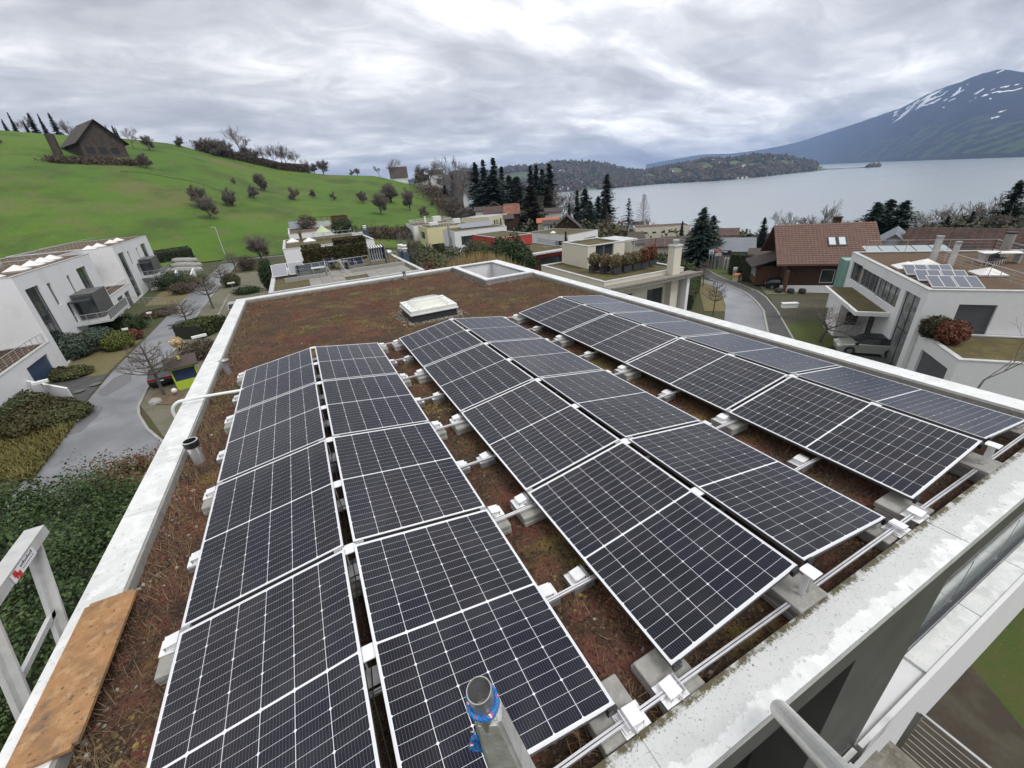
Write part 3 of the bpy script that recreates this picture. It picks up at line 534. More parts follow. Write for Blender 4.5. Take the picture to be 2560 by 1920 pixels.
def blades(name, n, h0, h1, wd, lean, mats, edge=False, seed=1, par=bld, z0=0.):
    r = np.random.default_rng(seed); p = onroof(n, edge=edge); z = np.full(n, ZS-.01+z0); a = r.uniform(0, 6.28, n); h = r.uniform(h0, h1, n); l = r.uniform(0, lean, n)
    dx = np.cos(a); dy = np.sin(a); ww = wd*r.uniform(.5, 1.3, n)
    A = np.stack([p[:, 0]-dy*ww, p[:, 1]+dx*ww, z], 1); B_ = np.stack([p[:, 0]+dy*ww, p[:, 1]-dx*ww, z], 1); T_ = np.stack([p[:, 0]+dx*l, p[:, 1]+dy*l, z+h], 1)
    V = np.stack([A, B_, T_], 1).reshape(-1, 3); return link(name, npmesh(name, V, np.arange(3*n).reshape(-1, 3), mats), par, kind='stuff')
SEDL = leafmat('sedum_shoots', [(.095, .036, .026), (.19, .072, .045), (.14, .078, .048), (.09, .065, .038), (.16, .125, .048), (.25, .205, .065)], .9, .85, .5, 2.3, -.9)
STRAW = leafmat('dry_grass', [(.10, .07, .04), (.24, .17, .10), (.07, .05, .03)], .9)
MOSS = leafmat('moss_cushions', [(.05, .065, .015), (.16, .15, .03), (.10, .07, .02)], .95)
def clumps(name, n, r0, r1, mats, seed, cond=None, edge=False):
    r = np.random.default_rng(seed); p = onroof(n, edge=edge)
    if cond is not None: p = p[cond(p[:, 0], p[:, 1])]
    n = len(p); base = np.array([(1, 0, 0), (.31, .95, 0), (-.81, .59, 0), (-.81, -.59, 0), (.31, -.95, 0), (0, 0, .75)]); s = r.uniform(r0, r1, n)
    Q = base[None]*s[:, None, None]*r.uniform(.6, 1.3, (n, 6, 1)); Q[:, :, 0] += p[:, 0:1]; Q[:, :, 1] += p[:, 1:2]; Q[:, :, 2] += ZS-.004
    F = np.array([(0, 1, 5), (1, 2, 5), (2, 3, 5), (3, 4, 5), (4, 0, 5)]); return link(name, npmesh(name, Q.reshape(-1, 3), (F[None]+6*np.arange(n)[:, None, None]).reshape(-1, 3), mats), bld, kind='stuff')
clumps('sedum_shoots', 62000, .006, .019, [SEDL], 3)
clumps('moss_cushions', 26000, .006, .017, [MOSS], 5, cond=lambda x, y: fbm(x, y, 1.6, 12, 3) > .18)
blades('sedum_spikes', 60000, .015, .05, .004, .03, [SEDL], seed=6)
blades('dry_grass', 14000, .04, .13, .0035, .14, [STRAW], edge=.25, seed=8)
blades('dry_stalks', 9000, .03, .07, .003, .09, [STRAW], seed=9)
def pebbles(name, pts, r0, r1, mats, seed, parent=bld, z=ZS):
    r = np.random.default_rng(seed); bm = bmesh.new(); bmesh.ops.create_icosphere(bm, subdivisions=1, radius=1); iv = np.array([v.co[:] for v in bm.verts]); fi = np.array([[v.index for v in f.verts] for f in bm.faces]); bm.free()
    n = len(pts); s = r.uniform(r0, r1, (n, 1, 1))*r.uniform(.6, 1.2, (n, 1, 3)); Q = iv[None]*s*(1+.15*r.standard_normal((n, len(iv), 1)))
    zz = np.broadcast_to(np.asarray(z, float), (n,)); Q[:, :, 0] += pts[:, 0:1]; Q[:, :, 1] += pts[:, 1:2]; Q[:, :, 2] += zz[:, None]
    return link(name, npmesh(name, Q.reshape(-1, 3), (fi[None]+len(iv)*np.arange(n)[:, None, None]).reshape(-1, 3), mats), parent, kind='stuff')
PEBM = leafmat('gravel_stones', [(.10, .09, .08), (.24, .22, .19), (.42, .40, .37)], .85)
pebbles('roof_gravel', onroof(420), .006, .016, [PEBM], 4); pebbles('edge_gravel', onroof(700, edge=.12), .006, .02, [PEBM], 14)
pp = []
while len(pp) < 900:
    x, y = random.uniform(3.1, 4.8), random.uniform(1.25, 2.95)
    if 3.36 < x < 4.54 and 1.49 < y < 2.67: continue
    d = max(3.36-x, x-4.54, 1.49-y, y-2.67)
    if random.random() < math.exp(-d/.09): pp.append((x, y))
pebbles('skylight_gravel', np.array(pp), .010, .024, [PEBM], 15)
pp = []
while len(pp) < 260:
    x, y = random.uniform(6.2, 8.4), random.uniform(3.85, 7.3)
    d = max(WX0-x, WY0-y, x-WX1)
    if d > 0.02 and x < IX1-.02 and random.random() < math.exp(-d/.06): pp.append((x, y))
pebbles('light_well_gravel', np.array(pp), .010, .024, [PEBM], 16)

# ------------------------------------------------------------------ solar panels
def panel_meshes():
    b = B(); e_, t = .0115, .030
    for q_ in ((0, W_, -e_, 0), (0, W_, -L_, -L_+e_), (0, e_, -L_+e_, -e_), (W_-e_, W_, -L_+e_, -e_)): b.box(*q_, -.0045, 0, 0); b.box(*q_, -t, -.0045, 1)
    fm = b.mesh('frame', [FRAME, FRAMESHADE]); b = B(); b.box(e_, W_-e_, -L_+e_, -e_, -.008, -.0022); bm_ = b.mesh('backsheet', [BACK])
    cs = []
    px, py, gx_, gy_, ch = .1835, .0712, .0036, .0023, .0075; mx_ = (W_-6*px)/2
    for c in range(6):
        for hlf in range(2):
            b = B()
            for r in range(12):
                x0 = mx_+c*px+gx_/2; x1 = x0+px-gx_; top = -(e_+.0085) if hlf == 0 else -(L_/2+.0062); y1 = top-r*py-gy_/2; y0 = y1-py+gy_; z = -.0012
                if r % 3 == 0: vs = [(x0, y0, z), (x1, y0, z), (x1, y1-ch, z), (x1-ch, y1, z), (x0+ch, y1, z), (x0, y1-ch, z)]
                elif r % 3 == 2: vs = [(x0+ch, y0, z), (x1-ch, y0, z), (x1, y0+ch, z), (x1, y1, z), (x0, y1, z), (x0, y0+ch, z)]
                else: vs = [(x0, y0, z), (x1, y0, z), (x1, y1, z), (x0, y1, z)]
                b.add(vs, [tuple(range(len(vs)))])
            cs.append(b.mesh('cell_string', [CELL]))
    return fm, bm_, cs
FM, BM, CS = panel_meshes()
rowname = ['leftmost row', 'second row from the left', 'third row from the left', 'fourth row from the left', 'fifth row from the left', 'rightmost row']
posname = ['farthest', 'second farthest', 'second nearest', 'nearest']
lean = ['tilted down to the left', 'tilted down to the right']
for c in range(6):
    for kk in range(4):
        x0 = (c//2)*TP
        if c % 2 == 0: loc = (x0, -kk*PY, 0); rot = (0, -TH, 0)
        else: loc = (x0+2*PW+G1, -kk*PY-L_, 0); rot = (0, -TH, math.pi)
        t = thing('solar_panel', f'{posname[kk]} solar panel in the {rowname[c]}, {lean[c%2]}', 'solar panel', loc, group='solar panels on the roof')
        t.rotation_euler = rot; t.rotation_euler.x += random.uniform(-.0012, .0012)
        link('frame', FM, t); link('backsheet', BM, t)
        for me in CS: link('cell_string', me, t)
# aluminium base rails, feet, blocks
def foot_meshes():
    out_ = {}
    b = B(); b.box(-.085, .085, -.065, .065, 0, .004); b.cyl((-.055, -.045, .004), (-.055, -.045, .009), .012, 8); out_['base_plate'] = b.mesh('base_plate', [ALUW])
    b = B()                                              # folded channel, open at its ends
    prof = [(-.045, .004), (-.04, .004), (-.034, .040), (.030, .052), (.036, .012), (.075, .012), (.075, .016), (.041, .016), (.035, .058), (-.040, .045), (-.052, .047), (-.052, .042), (-.046, .041)]
    n = len(prof); b.add([(x, -.05, z) for x, z in prof]+[(x, .05, z) for x, z in prof], [(i, (i+1) % n, n+(i+1) % n, n+i) for i in range(n)])
    b.add([(x, -.05, z) for x, z in [(-.04, .004), (-.034, .040), (.030, .052), (.036, .012)]], [(0, 1, 2, 3)]); out_['bracket'] = b.mesh('bracket', [ALUW])
    b = B(); b.box(.052, .058, -.05, .05, .012, .060); b.cyl((.02, -.052, .026), (.02, -.075, .026), .007, 6); out_['clamp'] = b.mesh('clamp', [ALU])
    return out_
FT = foot_meshes()
bk = B(); bk.box(-.145, .145, -.15, .15, 0, .048); BK = bk.mesh('concrete_block', [CONC])
bv = bmesh.new(); bv.from_mesh(BK); bmesh.ops.bevel(bv, geom=bv.edges[:], offset=.006, segments=1, affect='EDGES'); bv.to_mesh(BK); bv.free()
where = lambda k: ['at the far end', 'under the farthest panel', 'at the farthest joint', 'under the second panel', 'at the middle joint', 'under the third panel', 'at the nearest joint', 'under the nearest panel', 'at the near end'][k]
val = ['left outer edge of the array', 'right edge of the left tent', 'left edge of the middle tent', 'right edge of the middle tent', 'left edge of the right tent', 'right outer edge of the array']
for e6 in range(6):
    tx = (e6//2)*TP; lowx = tx if e6 % 2 == 0 else tx+2*PW+G1; sgn = 1 if e6 % 2 == 0 else -1   # +x goes under the panel
    for kk in range(9):
        y = -kk*PY/2+.02*(kk % 2 == 0)
        if kk == 0: y = .03
        if kk == 8: y = -4*PY+.0
        full = kk % 2 == 0
        if kk == 8: y = -7.235
        zt = ZS+.10 if full else ZS+.055
        lb = f'white aluminium support foot {where(kk)}, {val[e6]}'
        t = thing('support_foot', lb, 'bracket', (lowx-sgn*.062, y, zt+.002), 0 if sgn > 0 else math.pi, 'support feet of the solar array')
        for nm, me in FT.items(): link(nm, me, t)
        if sgn < 0: t.scale = (1, -1, 1)
        if full:
            for lv in range(2):
                link('concrete_block', BK, None, label=f'{"upper" if lv else "lower"} grey concrete ballast block {where(kk)}, {val[e6]}', cat='concrete block', group='ballast blocks under the solar array', loc=(lowx-sgn*(-.005 if kk == 8 else .0), y-(.0 if kk else .02)+random.uniform(-.01, .01)+(.09 if kk == 8 else -.06), ZS+.05*lv), rz=random.uniform(-.02, .02))
        else:
            pb = B(); pb.box(-.09, .09, -.08, .08, 0, .055); ob('rubber_pad', pb, ALUD, label=f'small grey pad {where(kk)}, {val[e6]}', cat='pad', group='pads under the mid-panel feet', loc=(lowx-sgn*.055, y, ZS))
for kk in range(9):
    y = (-kk*PY/2) if 0 < kk < 8 else (.03 if kk == 0 else -7.235)
    b = B(); z = ZS+.125
    x1_ = 3*TP-G2+.02
    yo = y-.10 if 0 < kk < 8 else y
    for zo in (-.009, .009): b.bar((-.02, yo+zo, z), (x1_, yo+zo, z), .012, .02)
    ob('base_rail', b, ALU, label=f'aluminium double rail crossing under all panels {where(kk)}', cat='rail', group='cross rails of the solar array')
    for tt in range(3):
        xr = tt*TP+PW+G1/2; b = B(); b.box(-.05, .05, -.05, .05, PH_-.022, PH_-.014); b.box(-.035, -.030, -.02, .02, -.07, PH_-.022); b.box(.030, .035, -.02, .02, -.07, PH_-.022); b.box(-.07, .07, -.06, .06, -.075, -.07)
        ob('ridge_support', b, ALUW, label=f'white ridge support {where(kk)} of the {["left","middle","right"][tt]} tent', cat='bracket', group='ridge supports', loc=(xr, y, 0))
        if kk in (8, 4, 0, 2, 6):
            for lv in range(3 if kk == 8 else 2):
                link('concrete_block', BK, None, label=f'{["lowest","second","top"][lv]} grey block stacked under the {["left","middle","right"][tt]} ridge {where(kk)}', cat='concrete block', group='ballast blocks under the solar array', loc=(xr+random.uniform(-.01, .01), y+(.07 if kk == 8 else 0)+random.uniform(-.008, .008), ZS+.05*lv), rz=random.uniform(-.03, .03))
# black end clamps with an H, on the near edge, and mid clamps in the joints
hb = B(); hb.box(-.03, .03, -.022, 0, -.042, .006); HM = hb.mesh('end_clamp', [BLACK]); hl = B(); hl.box(-.016, -.010, -.0245, -.022, -.034, 0); hl.box(.010, .016, -.0245, -.022, -.034, 0); hl.box(-.010, .010, -.0245, -.022, -.020, -.015)
hl.box(-.016, -.010, -.022, -.004, .006, .0085); hl.box(.010, .016, -.022, -.004, .006, .0085); hl.box(-.010, .010, -.015, -.011, .006, .0085); HL = hl.mesh('letter', [DFRAME])
for c in range(6):
    for u, nm in ((.03, 'low'), (W_-.045, 'high')):
        x0 = (c//2)*TP; x = x0+u*math.cos(TH) if c % 2 == 0 else x0+2*PW+G1-u*math.cos(TH)
        t = link('end_clamp', HM, None, label=f'black clamp marked H, {nm} corner of the {rowname[c]}', cat='clamp', group='end clamps', loc=(x, -3*PY-L_-.001, u*math.sin(TH)))
        t.rotation_euler = (0, -TH if c % 2 == 0 else TH, 0); link('letter', HL, t)
        for kk in range(1, 4):
            mb_ = B(); mb_.box(-.03, .03, -.0195, .0195, -.022, .002); mb_.cyl((0, 0, .002), (0, 0, .005), .006, 6); o = ob('mid_clamp', mb_, ALUD, label=f'grey mid clamp, {nm} edge, {["","farthest","middle","nearest"][kk]} joint of the {rowname[c]}', cat='clamp', group='mid clamps', loc=(x, -kk*PY+.0204, u*math.sin(TH))); o.rotation_euler = (0, -TH if c % 2 == 0 else TH, 0)
# long diagonal tube behind the near edge of each tent and black cables in the ridge gaps
for tt in range(3):
    xr = tt*TP+PW+G1/2; cb = B(); pts = [(xr+.012*math.sin(i*1.7)-.012, -i*.18-.05, .05+.03*math.sin(i*.9+tt)) for i in range(39)]; cb.tube(pts, .004, 5)
    ob('cable', cb, BLACK, label=f'thin black cable running in the ridge gap of the {["left","middle","right"][tt]} tent', cat='cable', group='solar cables')
# ------------------------------------------------------------------ things on the roof
t = thing('roof_skylight', 'white domed skylight on a dark curb in the middle of the brown roof', 'skylight', (3.95, 2.08, ZS))
b = B(); b.box(-.56, .56, -.56, .56, 0, .19); ob('curb', b, DFRAME, t)
b = B(); s_ = [(-.60, -.60), (.60, -.60), (.60, .60), (-.60, .60)]; b.prism(s_, .175, .20); 
for (x0, x1, y0, y1) in ((-.58, .58, -.58, -.44), (-.58, .58, .44, .58), (-.58, -.44, -.44, .44), (.44, .58, -.44, .44)): b.box(x0, x1, y0, y1, .20, .285)
PLW = mat('white_plastic', (.74, .75, .73), .4, col2=(.66, .67, .64), ns=6); ob('frame', b, PLW, t)
DOME = bpy.data.materials.new('acrylic_dome'); DOME.use_nodes = True; b_ = DOME.node_tree.nodes['Principled BSDF']; b_.inputs['Base Color'].default_value = (.80, .82, .80, 1); b_.inputs['Roughness'].default_value = .08; b_.inputs['Alpha'].default_value = .38
b = B(); n = 14; vs = []; 
for i in range(n+1):
    for j in range(n+1):
        u, v = i/n*2-1, j/n*2-1; vs.append((u*.46, v*.46, .29+.13*(1-u**4)**.6*(1-v**4)**.6))
b.add(vs, [(i*(n+1)+j, (i+1)*(n+1)+j, (i+1)*(n+1)+j+1, i*(n+1)+j+1) for i in range(n) for j in range(n)]); ob('dome', b, DOME, t, smooth=True)
b = B(); b.box(-.44, .44, -.44, .44, .225, .232); ob('inner_pane', b, mat('yellowed_pane', (.62, .60, .46), .4, col2=(.70, .69, .60), ns=3), t)
for i in range(4):
    for k2 in range(3):
        a = -.35+.35*k2; p = [(a, -.51), (a, .51), (-.51, a), (.51, a)][i]; b = B(); b.cyl((p[0], p[1], .285), (p[0], p[1], .294), .013, 8); ob('screw', b, BLACK, t)
t = thing('vent_pipe', 'short steel vent pipe with a black collar beside the left parapet', 'vent pipe', (-.36, -2.59, ZS)); b = B(); b.cyl((0, 0, 0), (0, 0, .26), .062, 20, cap=False); b.cyl((0, 0, 0), (0, 0, .26), .057, 20, cap=False); ob('pipe', b, ALU, t, smooth=False)
b = B(); b.lathe([(.066, .23), (.078, .24), (.080, .315), (.066, .318), (.064, .24)], 24); ob('collar', b, BLACK, t)
b = B(); b.lathe([(.081, .312), (.081, .32), (.069, .32), (.069, .312)], 24); ob('rim', b, ALU, t)
t = thing('vent_pipe', 'pale vent pipe with a flared open top, farther along the left parapet', 'vent pipe', (-.37, .63, ZS)); b = B(); b.lathe([(.055, 0), (.055, .24), (.066, .26), (.085, .27), (.085, .28), (.05, .275), (.045, .1)], 20); ob('pipe', b, ALUD, t, smooth=True)
t = thing('vent_pipe', 'small brown-grey vent pipe by the far parapet', 'vent pipe', (4.55, 7.2, ZS)); b = B(); b.lathe([(.055, 0), (.055, .25), (.05, .25)], 16); ob('pipe', b, ALUD, t); b = B(); b.lathe([(.0, .30), (.062, .29), (.062, .25), (.05, .25)], 16); ob('cap', b, mat('rusty_cap', (.09, .06, .05), .7), t)
# white bent tube over the left parapet
b = B(); pts = [(.18, -.93, -.02), (-.25, -.88, -.005), (-.62, -.84, .005)]
for i in range(1, 9):
    a = i/8*math.pi/2; pts.append((-.78-.17*math.sin(a), -.82, .005-.17*(1-math.cos(a))))
pts += [(-.95, -.82, -.6), (-.95, -.82, -3.2)]; ob('bent_tube', b.tube(pts, .024, 12), mat('white_tube', (.72, .74, .73), .35), smooth=True, label='white tube running from under the panels and bending down over the left parapet', cat='pipe')
# formwork board lying on the left parapet
b = B(); b.box(-.745, -.425, -5.87, -4.70, ZP+.002, ZP+.024); o = ob('wooden_board', b, WOOD, label='weathered brown formwork board lying on the left parapet', cat='board')
bv = bmesh.new(); bv.from_mesh(o.data); bmesh.ops.bevel(bv, geom=[e2 for e2 in bv.edges if abs(e2.verts[0].co.z-e2.verts[1].co.z) > .01], offset=.025, segments=4, affect='EDGES'); bv.to_mesh(o.data); bv.free()
# lift ladder leaning outside the left parapet (plane just beyond the wall)
def LP(px, py, x=-1.0): q_ = PX(px, py, 0, x); return Vector(q_)
ALUL = mat('light_ladder_aluminium', (.58, .58, .57), .45, .4, col2=(.48, .48, .47), ns=7, bump=.05)
t = thing('ladder', 'aluminium lift ladder with a labelled top bar, leaning outside the left parapet', 'ladder', (0, 0, 0))
A1, A2 = LP(68, 1340), LP(172, 1640); Bq1, Bq2 = LP(-60, 1500), LP(90, 1850)
dA = (A2-A1).normalized(); dB = (Bq2-Bq1).normalized(); A3 = A1+dA*3.4; B3 = Bq1+dB*3.4; nx = Vector((1, 0, 0))
for p_, q_ in ((A1, A3), (Bq1, B3)):
    b = B(); b.bar(p_, q_, .03, .11, upv=(0, .8, .6)); b.bar(p_+Vector((.035, 0, 0)), q_+Vector((.035, 0, 0)), .05, .02, upv=(0, .8, .6)); ob('rail', b, ALUL, t)
b = B(); b.bar(LP(80, 1332)+Vector((.03, 0, 0)), LP(-85, 1560)+Vector((.03, 0, 0)), .115, .08); ob('top_bar', b, ALUL, t)
for i in range(7):
    a = .62+.62*i; b = B(); b.bar(A1+dA*a, Bq1+dB*(a*.98+.05), .03, .04); ob('rung', b, ALUL, t)
st_ = B(); pA, pB = LP(42, 1392), LP(2, 1440); pC, pD = LP(20, 1376), LP(-18, 1424)
off = Vector((.115, 0, .01)); dd_ = (LP(-80, 1560)-LP(88, 1328)).normalized(); c0 = LP(44, 1386)+Vector((.092, 0, 0)); upn = Vector((0, 1, 0)).cross(dd_)
b = B(); z_ = Vector((0, -dd_.z, dd_.y)) if False else dd_.cross(Vector((1, 0, 0)))
def stq(b, a0, a1, h0, h1, mi): b.add([c0+dd_*a0+z_*h0, c0+dd_*a1+z_*h0, c0+dd_*a1+z_*h1, c0+dd_*a0+z_*h1], [(0, 1, 2, 3)], mi)
stq(b, 0, .30, -.036, .036, 0); s1 = ob('sticker', b, [mat('sticker_white', (.75, .75, .76), .4)], t)
c0 = c0+Vector((.002, 0, 0)); b = B(); stq(b, .235, .275, -.005, .035, 0); stq(b, .205, .245, -.035, .005, 0); stq(b, .25, .265, -.03, 0, 0); ob('sticker_logo', b, mat('sticker_red', (.55, .02, .02), .4), t)
b = B()
for i in range(9): stq(b, .03+i*.018, .042+i*.018, .008, .022 if i % 3 else .03, 0)
for i in range(11): stq(b, .03+i*.014, .038+i*.014, -.015, -.008, 0)
ob('sticker_print', b, mat('sticker_ink', (.06, .06, .07), .4), t)
# scaffold post in front of the camera with a blue cord tied round it
pc = CAM+raydir(1197, 1725)/np.linalg.norm(raydir(1197, 1725))*.80; p0 = Vector(pc); rb_ = raydir(1262, 1925); ax = (Vector(CAM+rb_/np.linalg.norm(rb_)*1.1)-p0).normalized()
t = thing('post', 'square aluminium post with a round open tube end and a blue cord, right in front', 'post', (0, 0, 0))
b = B(); b.cyl(p0, p0+ax*.9, .020, 32, cap=False); b.cyl(p0, p0+ax*.12, .0183, 32, cap=False); 
vs = []; u_ = ax.cross(Vector((0, 1, 0))).normalized(); v_ = ax.cross(u_); n = 32
for i in range(n):
    a = 2*math.pi*i/n; dd2 = u_*math.cos(a)+v_*math.sin(a); vs += [p0+dd2*.0183, p0+dd2*.020]
b.add(vs, [(2*i, 2*i+1, (2*i+3) % (2*n), (2*i+2) % (2*n)) for i in range(n)]); b.cyl(p0+ax*.07, p0+ax*.071, .0182, 24); ob('round_tube', b, mat('tube_aluminium', (.50, .50, .49), .35, .8, col2=(.36, .36, .36), ns=30, bump=.1), t)
b = B(); sx_ = (Vector(_R)-ax*Vector(_R).dot(ax)).normalized(); sy_ = ax.cross(sx_); vs = []
for s_, hw_, hd_, of_ in ((.070, .0215, .019, .004), (.42, .042, .030, .016), (1.5, .045, .030, .016)):
    c_2 = p0+ax*s_+sx_*of_; vs += [c_2-sx_*hw_-sy_*hd_, c_2+sx_*hw_-sy_*hd_, c_2+sx_*hw_+sy_*hd_, c_2-sx_*hw_+sy_*hd_]
b.add(vs, [(0, 3, 2, 1), (8, 9, 10, 11)]+[(k_*4+i, k_*4+(i+1) % 4, k_*4+4+(i+1) % 4, k_*4+4+i) for k_ in range(2) for i in range(4)]); o = ob('square_tube', b, mat('scratched_aluminium', (.60, .60, .59), .42, .5, col2=(.44, .44, .43), ns=25, bump=.12, bs=90), t)
bv = bmesh.new(); bv.from_mesh(o.data); bmesh.ops.bevel(bv, geom=bv.edges[:], offset=.006, segments=3, affect='EDGES'); bv.to_mesh(o.data); bv.free()
CORD = bpy.data.materials.new('blue_cord'); CORD.use_nodes = True; nt = CORD.node_tree; b_ = nt.nodes['Principled BSDF']; b_.inputs['Roughness'].default_value = .8; tc_ = nt.nodes.new('ShaderNodeTexCoord'); n_ = nt.nodes.new('ShaderNodeTexNoise'); n_.inputs['Scale'].default_value = 95; n_.inputs['Detail'].default_value = 1; nt.links.new(tc_.outputs['Object'], n_.inputs[0])
r_ = nt.nodes.new('ShaderNodeValToRGB'); r_.color_ramp.interpolation = 'CONSTANT'; r_.color_ramp.elements[0].color = (.02, .14, .42, 1); r_.color_ramp.elements[1].position = .60; r_.color_ramp.elements[1].color = (.55, .06, .10, 1); r_.color_ramp.elements.new(.45).color = (.03, .20, .50, 1); r_.color_ramp.elements.new(.66).color = (.7, .7, .72, 1); nt.links.new(n_.outputs[0], r_.inputs[0]); nt.links.new(r_.outputs[0], b_.inputs['Base Color'])
def strand(b, path, r, twist=55, amp=.0028):
    for ph in (0, 2.1, 4.2):
        pts = []
        for i, p_ in enumerate(path):
            d_ = (path[min(i+1, len(path)-1)]-path[max(i-1, 0)]).normalized(); a_ = d_.cross(Vector((.3, .2, 1))).normalized(); c_ = d_.cross(a_); w2 = ph+i*.8
            pts.append(p_+a_*(amp*math.cos(w2))+c_*(amp*math.sin(w2)))
        b.tube(pts, r, 6)
b = B(); ring = []
for k2 in range(2):
    ring = []
    for i in range(61):
        a = 2*math.pi*i/60; e2 = .0265+.0008*math.sin(5*a); ring.append(p0+ax*(.034+.007*k2+.006*math.sin(a*1.+k2))+(u_*math.cos(a)*e2*1.0+v_*math.sin(a)*e2)*.86)
    strand(b, ring, .0023, amp=.0022)
ob('cord_loop', b, CORD, t, smooth=True)
b = B(); q0 = p0+ax*.16-u_*.0+v_*0; side = Vector(_R)*-1; base = p0+ax*.075+side*.028
path = [base+ax*(.0+.012*i)+side*(.004*math.sin(i*.9))+Vector((0, -.004*math.sin(i*.5), 0)) for i in range(3)]
ob_ = p0+ax*.185+side*.034; pth = []
for i in range(40):
    a = i/39*4*math.pi; pth.append(ob_+side*(.010*math.sin(a))+ax*(.014*math.cos(a)*1.2+i*.0008)+Vector((.004*math.sin(a*.7), 0, 0)))
strand(b, pth, .0024); strand(b, [ob_+ax*(.01+.008*i)+side*(-.002*i) for i in range(14)], .003); ob('cord_knot', b, CORD, t, smooth=True)
b = B(); rr = []; cc = p0+ax*.150+side*.031
for i in range(25):
    a = 2*math.pi*i/24; rr.append(cc+ax*(.011*math.cos(a))+side*(.006*math.sin(a))+Vector(_f)*(.006*math.cos(a)))
b.tube(rr, .0016, 6); ob('steel_ring', b, STEEL, t, smooth=True)
# pale hand tube leaning against the near parapet
h0 = PX(1952, 1777, 1, -7.62); h1 = CAM+raydir(2110, 1945)/np.linalg.norm(raydir(2110, 1945))*2.45
b = B(); d_ = (Vector(h1)-Vector(h0)); b.cyl(Vector(h0)-d_*.0, Vector(h0)+d_*1.35, .050, 20, r2=.050); ob('hand_tube', b, mat('pale_alu_tube', (.70, .70, .67), .35, .5, col2=(.60, .60, .58), ns=20), smooth=False, label='pale round metal tube leaning from the near parapet edge', cat='tube')
# ------------------------------------------------------------------ houses round about
WINPAR = []
def facade(b, F, wlen, z0, z1, ops, mi=0, depth=.18):
    """F(u, v, n) -> point; wall quads round the openings, with reveals"""
    us = sorted({0., wlen, *[min(max(o[i], 0), wlen) for o in ops for i in (0, 1)]}); vs = sorted({0., z1-z0, *[min(max(o[i], 0), z1-z0) for o in ops for i in (2, 3)]})
    for u0, u1 in zip(us[:-1], us[1:]):
        for v0, v1 in zip(vs[:-1], vs[1:]):
            c = ((u0+u1)/2, (v0+v1)/2)
            if any(o[0] < c[0] < o[1] and o[2] < c[1] < o[3] for o in ops): continue
            b.quad(F(u0, v0, 0), F(u1, v0, 0), F(u1, v1, 0), F(u0, v1, 0), mi)
    for o in ops:
        u0, u1, v0, v1 = o[:4]; d = -depth
        b.quad(F(u0, v0, 0), F(u0, v1, 0), F(u0, v1, d), F(u0, v0, d), mi); b.quad(F(u1, v0, d), F(u1, v1, d), F(u1, v1, 0), F(u1, v0, 0), mi)
        b.quad(F(u0, v1, 0), F(u1, v1, 0), F(u1, v1, d), F(u0, v1, d), mi); b.quad(F(u0, v0, d), F(u1, v0, d), F(u1, v0, 0), F(u0, v0, 0), mi)
def fbar(b, F, u0, u1, v0, v1, n0, n1):
    p = [F(u, v, n) for n in (n0, n1) for u, v in ((u0, v0), (u1, v0), (u1, v1), (u0, v1))]
    b.add(p, [(3, 2, 1, 0), (4, 5, 6, 7), (0, 1, 5, 4), (1, 2, 6, 5), (2, 3, 7, 6), (3, 0, 4, 7)])
def window(par, F, o, depth=.18):
    u0, u1, v0, v1 = o[:4]; st = o[4] if len(o) > 4 else 'w'; t = .05; nm = 'window'
    if st in ('garage', 'bluegarage'):
        n = max(3, int((v1-v0)/.5)); 
        for i in range(n):
            b = B(); h = (v1-v0)/n; fbar(b, F, u0, u1, v0+i*h, v0+(i+1)*h-.015, -depth-.03, -depth+.02); ob('door_panel', b, GBLUE if st[0] == 'b' else SLATB, par)
        return
    if st == 'blind':
        n = int((v1-v0)/.12); b = B()
        for i in range(n): fbar(b, F, u0, u1, v0+i*.12, v0+i*.12+.09, -depth-.02, -depth+.03)
        ob('louvre_blind', b, SLATB, par); b = B(); fbar(b, F, u0, u1, v0, v1, -depth-.05, -depth-.03); ob('pane', b, GLASS, par); return
    if st == 'hole': b = B(); fbar(b, F, u0, u1, v0, v1, -depth-.05, -depth-.03); ob('recess', b, DARKW, par); return
    b = B(); fm = DFRAME if st in ('d', 'dl') else (ALUD if st == 'g' else PLW)
    nc = max(1, round((u1-u0)/(1.2 if st != 'x' else .6))); nr = 1 if v1-v0 < 2.6 else round((v1-v0)/2.4); nr = 3 if st == 'x' else nr
    n0, n1 = -depth-.03, -depth+.03; ft = .07 if st != 'x' else .04
    fbar(b, F, u0, u1, v0, v0+ft, n0, n1); fbar(b, F, u0, u1, v1-ft, v1, n0, n1); fbar(b, F, u0, u0+ft, v0+ft, v1-ft, n0, n1); fbar(b, F, u1-ft, u1, v0+ft, v1-ft, n0, n1)
    for i in range(1, nc): c = u0+(u1-u0)*i/nc; fbar(b, F, c-ft/2, c+ft/2, v0+ft, v1-ft, n0, n1)
    for i in range(1, nr): c = v0+(v1-v0)*i/nr; fbar(b, F, u0+ft, u1-ft, c-ft/2, c+ft/2, n0+.002, n1+.002)
    wn = ob(nm, b, fm, par); g = B(); fbar(g, F, u0+ft*.5, u1-ft*.5, v0+ft*.5, v1-ft*.5, -depth-.012, -depth); ob('pane', g, GLASSL if st in ('l', 'dl') else GLASS, wn)
GBLUE = mat('blue_garage_door', (.028, .055, .11), .45, col2=(.035, .065, .125), ns=2)
PLW = bpy.data.materials['white_plastic']
def sides(w, d):
    return {'S': (lambda u, v, n: (u, -n, v), w), 'E': (lambda u, v, n: (w+n, u, v), d), 'N': (lambda u, v, n: (w-u, d+n, v), w), 'W': (lambda u, v, n: (-n, d-u, v), d)}
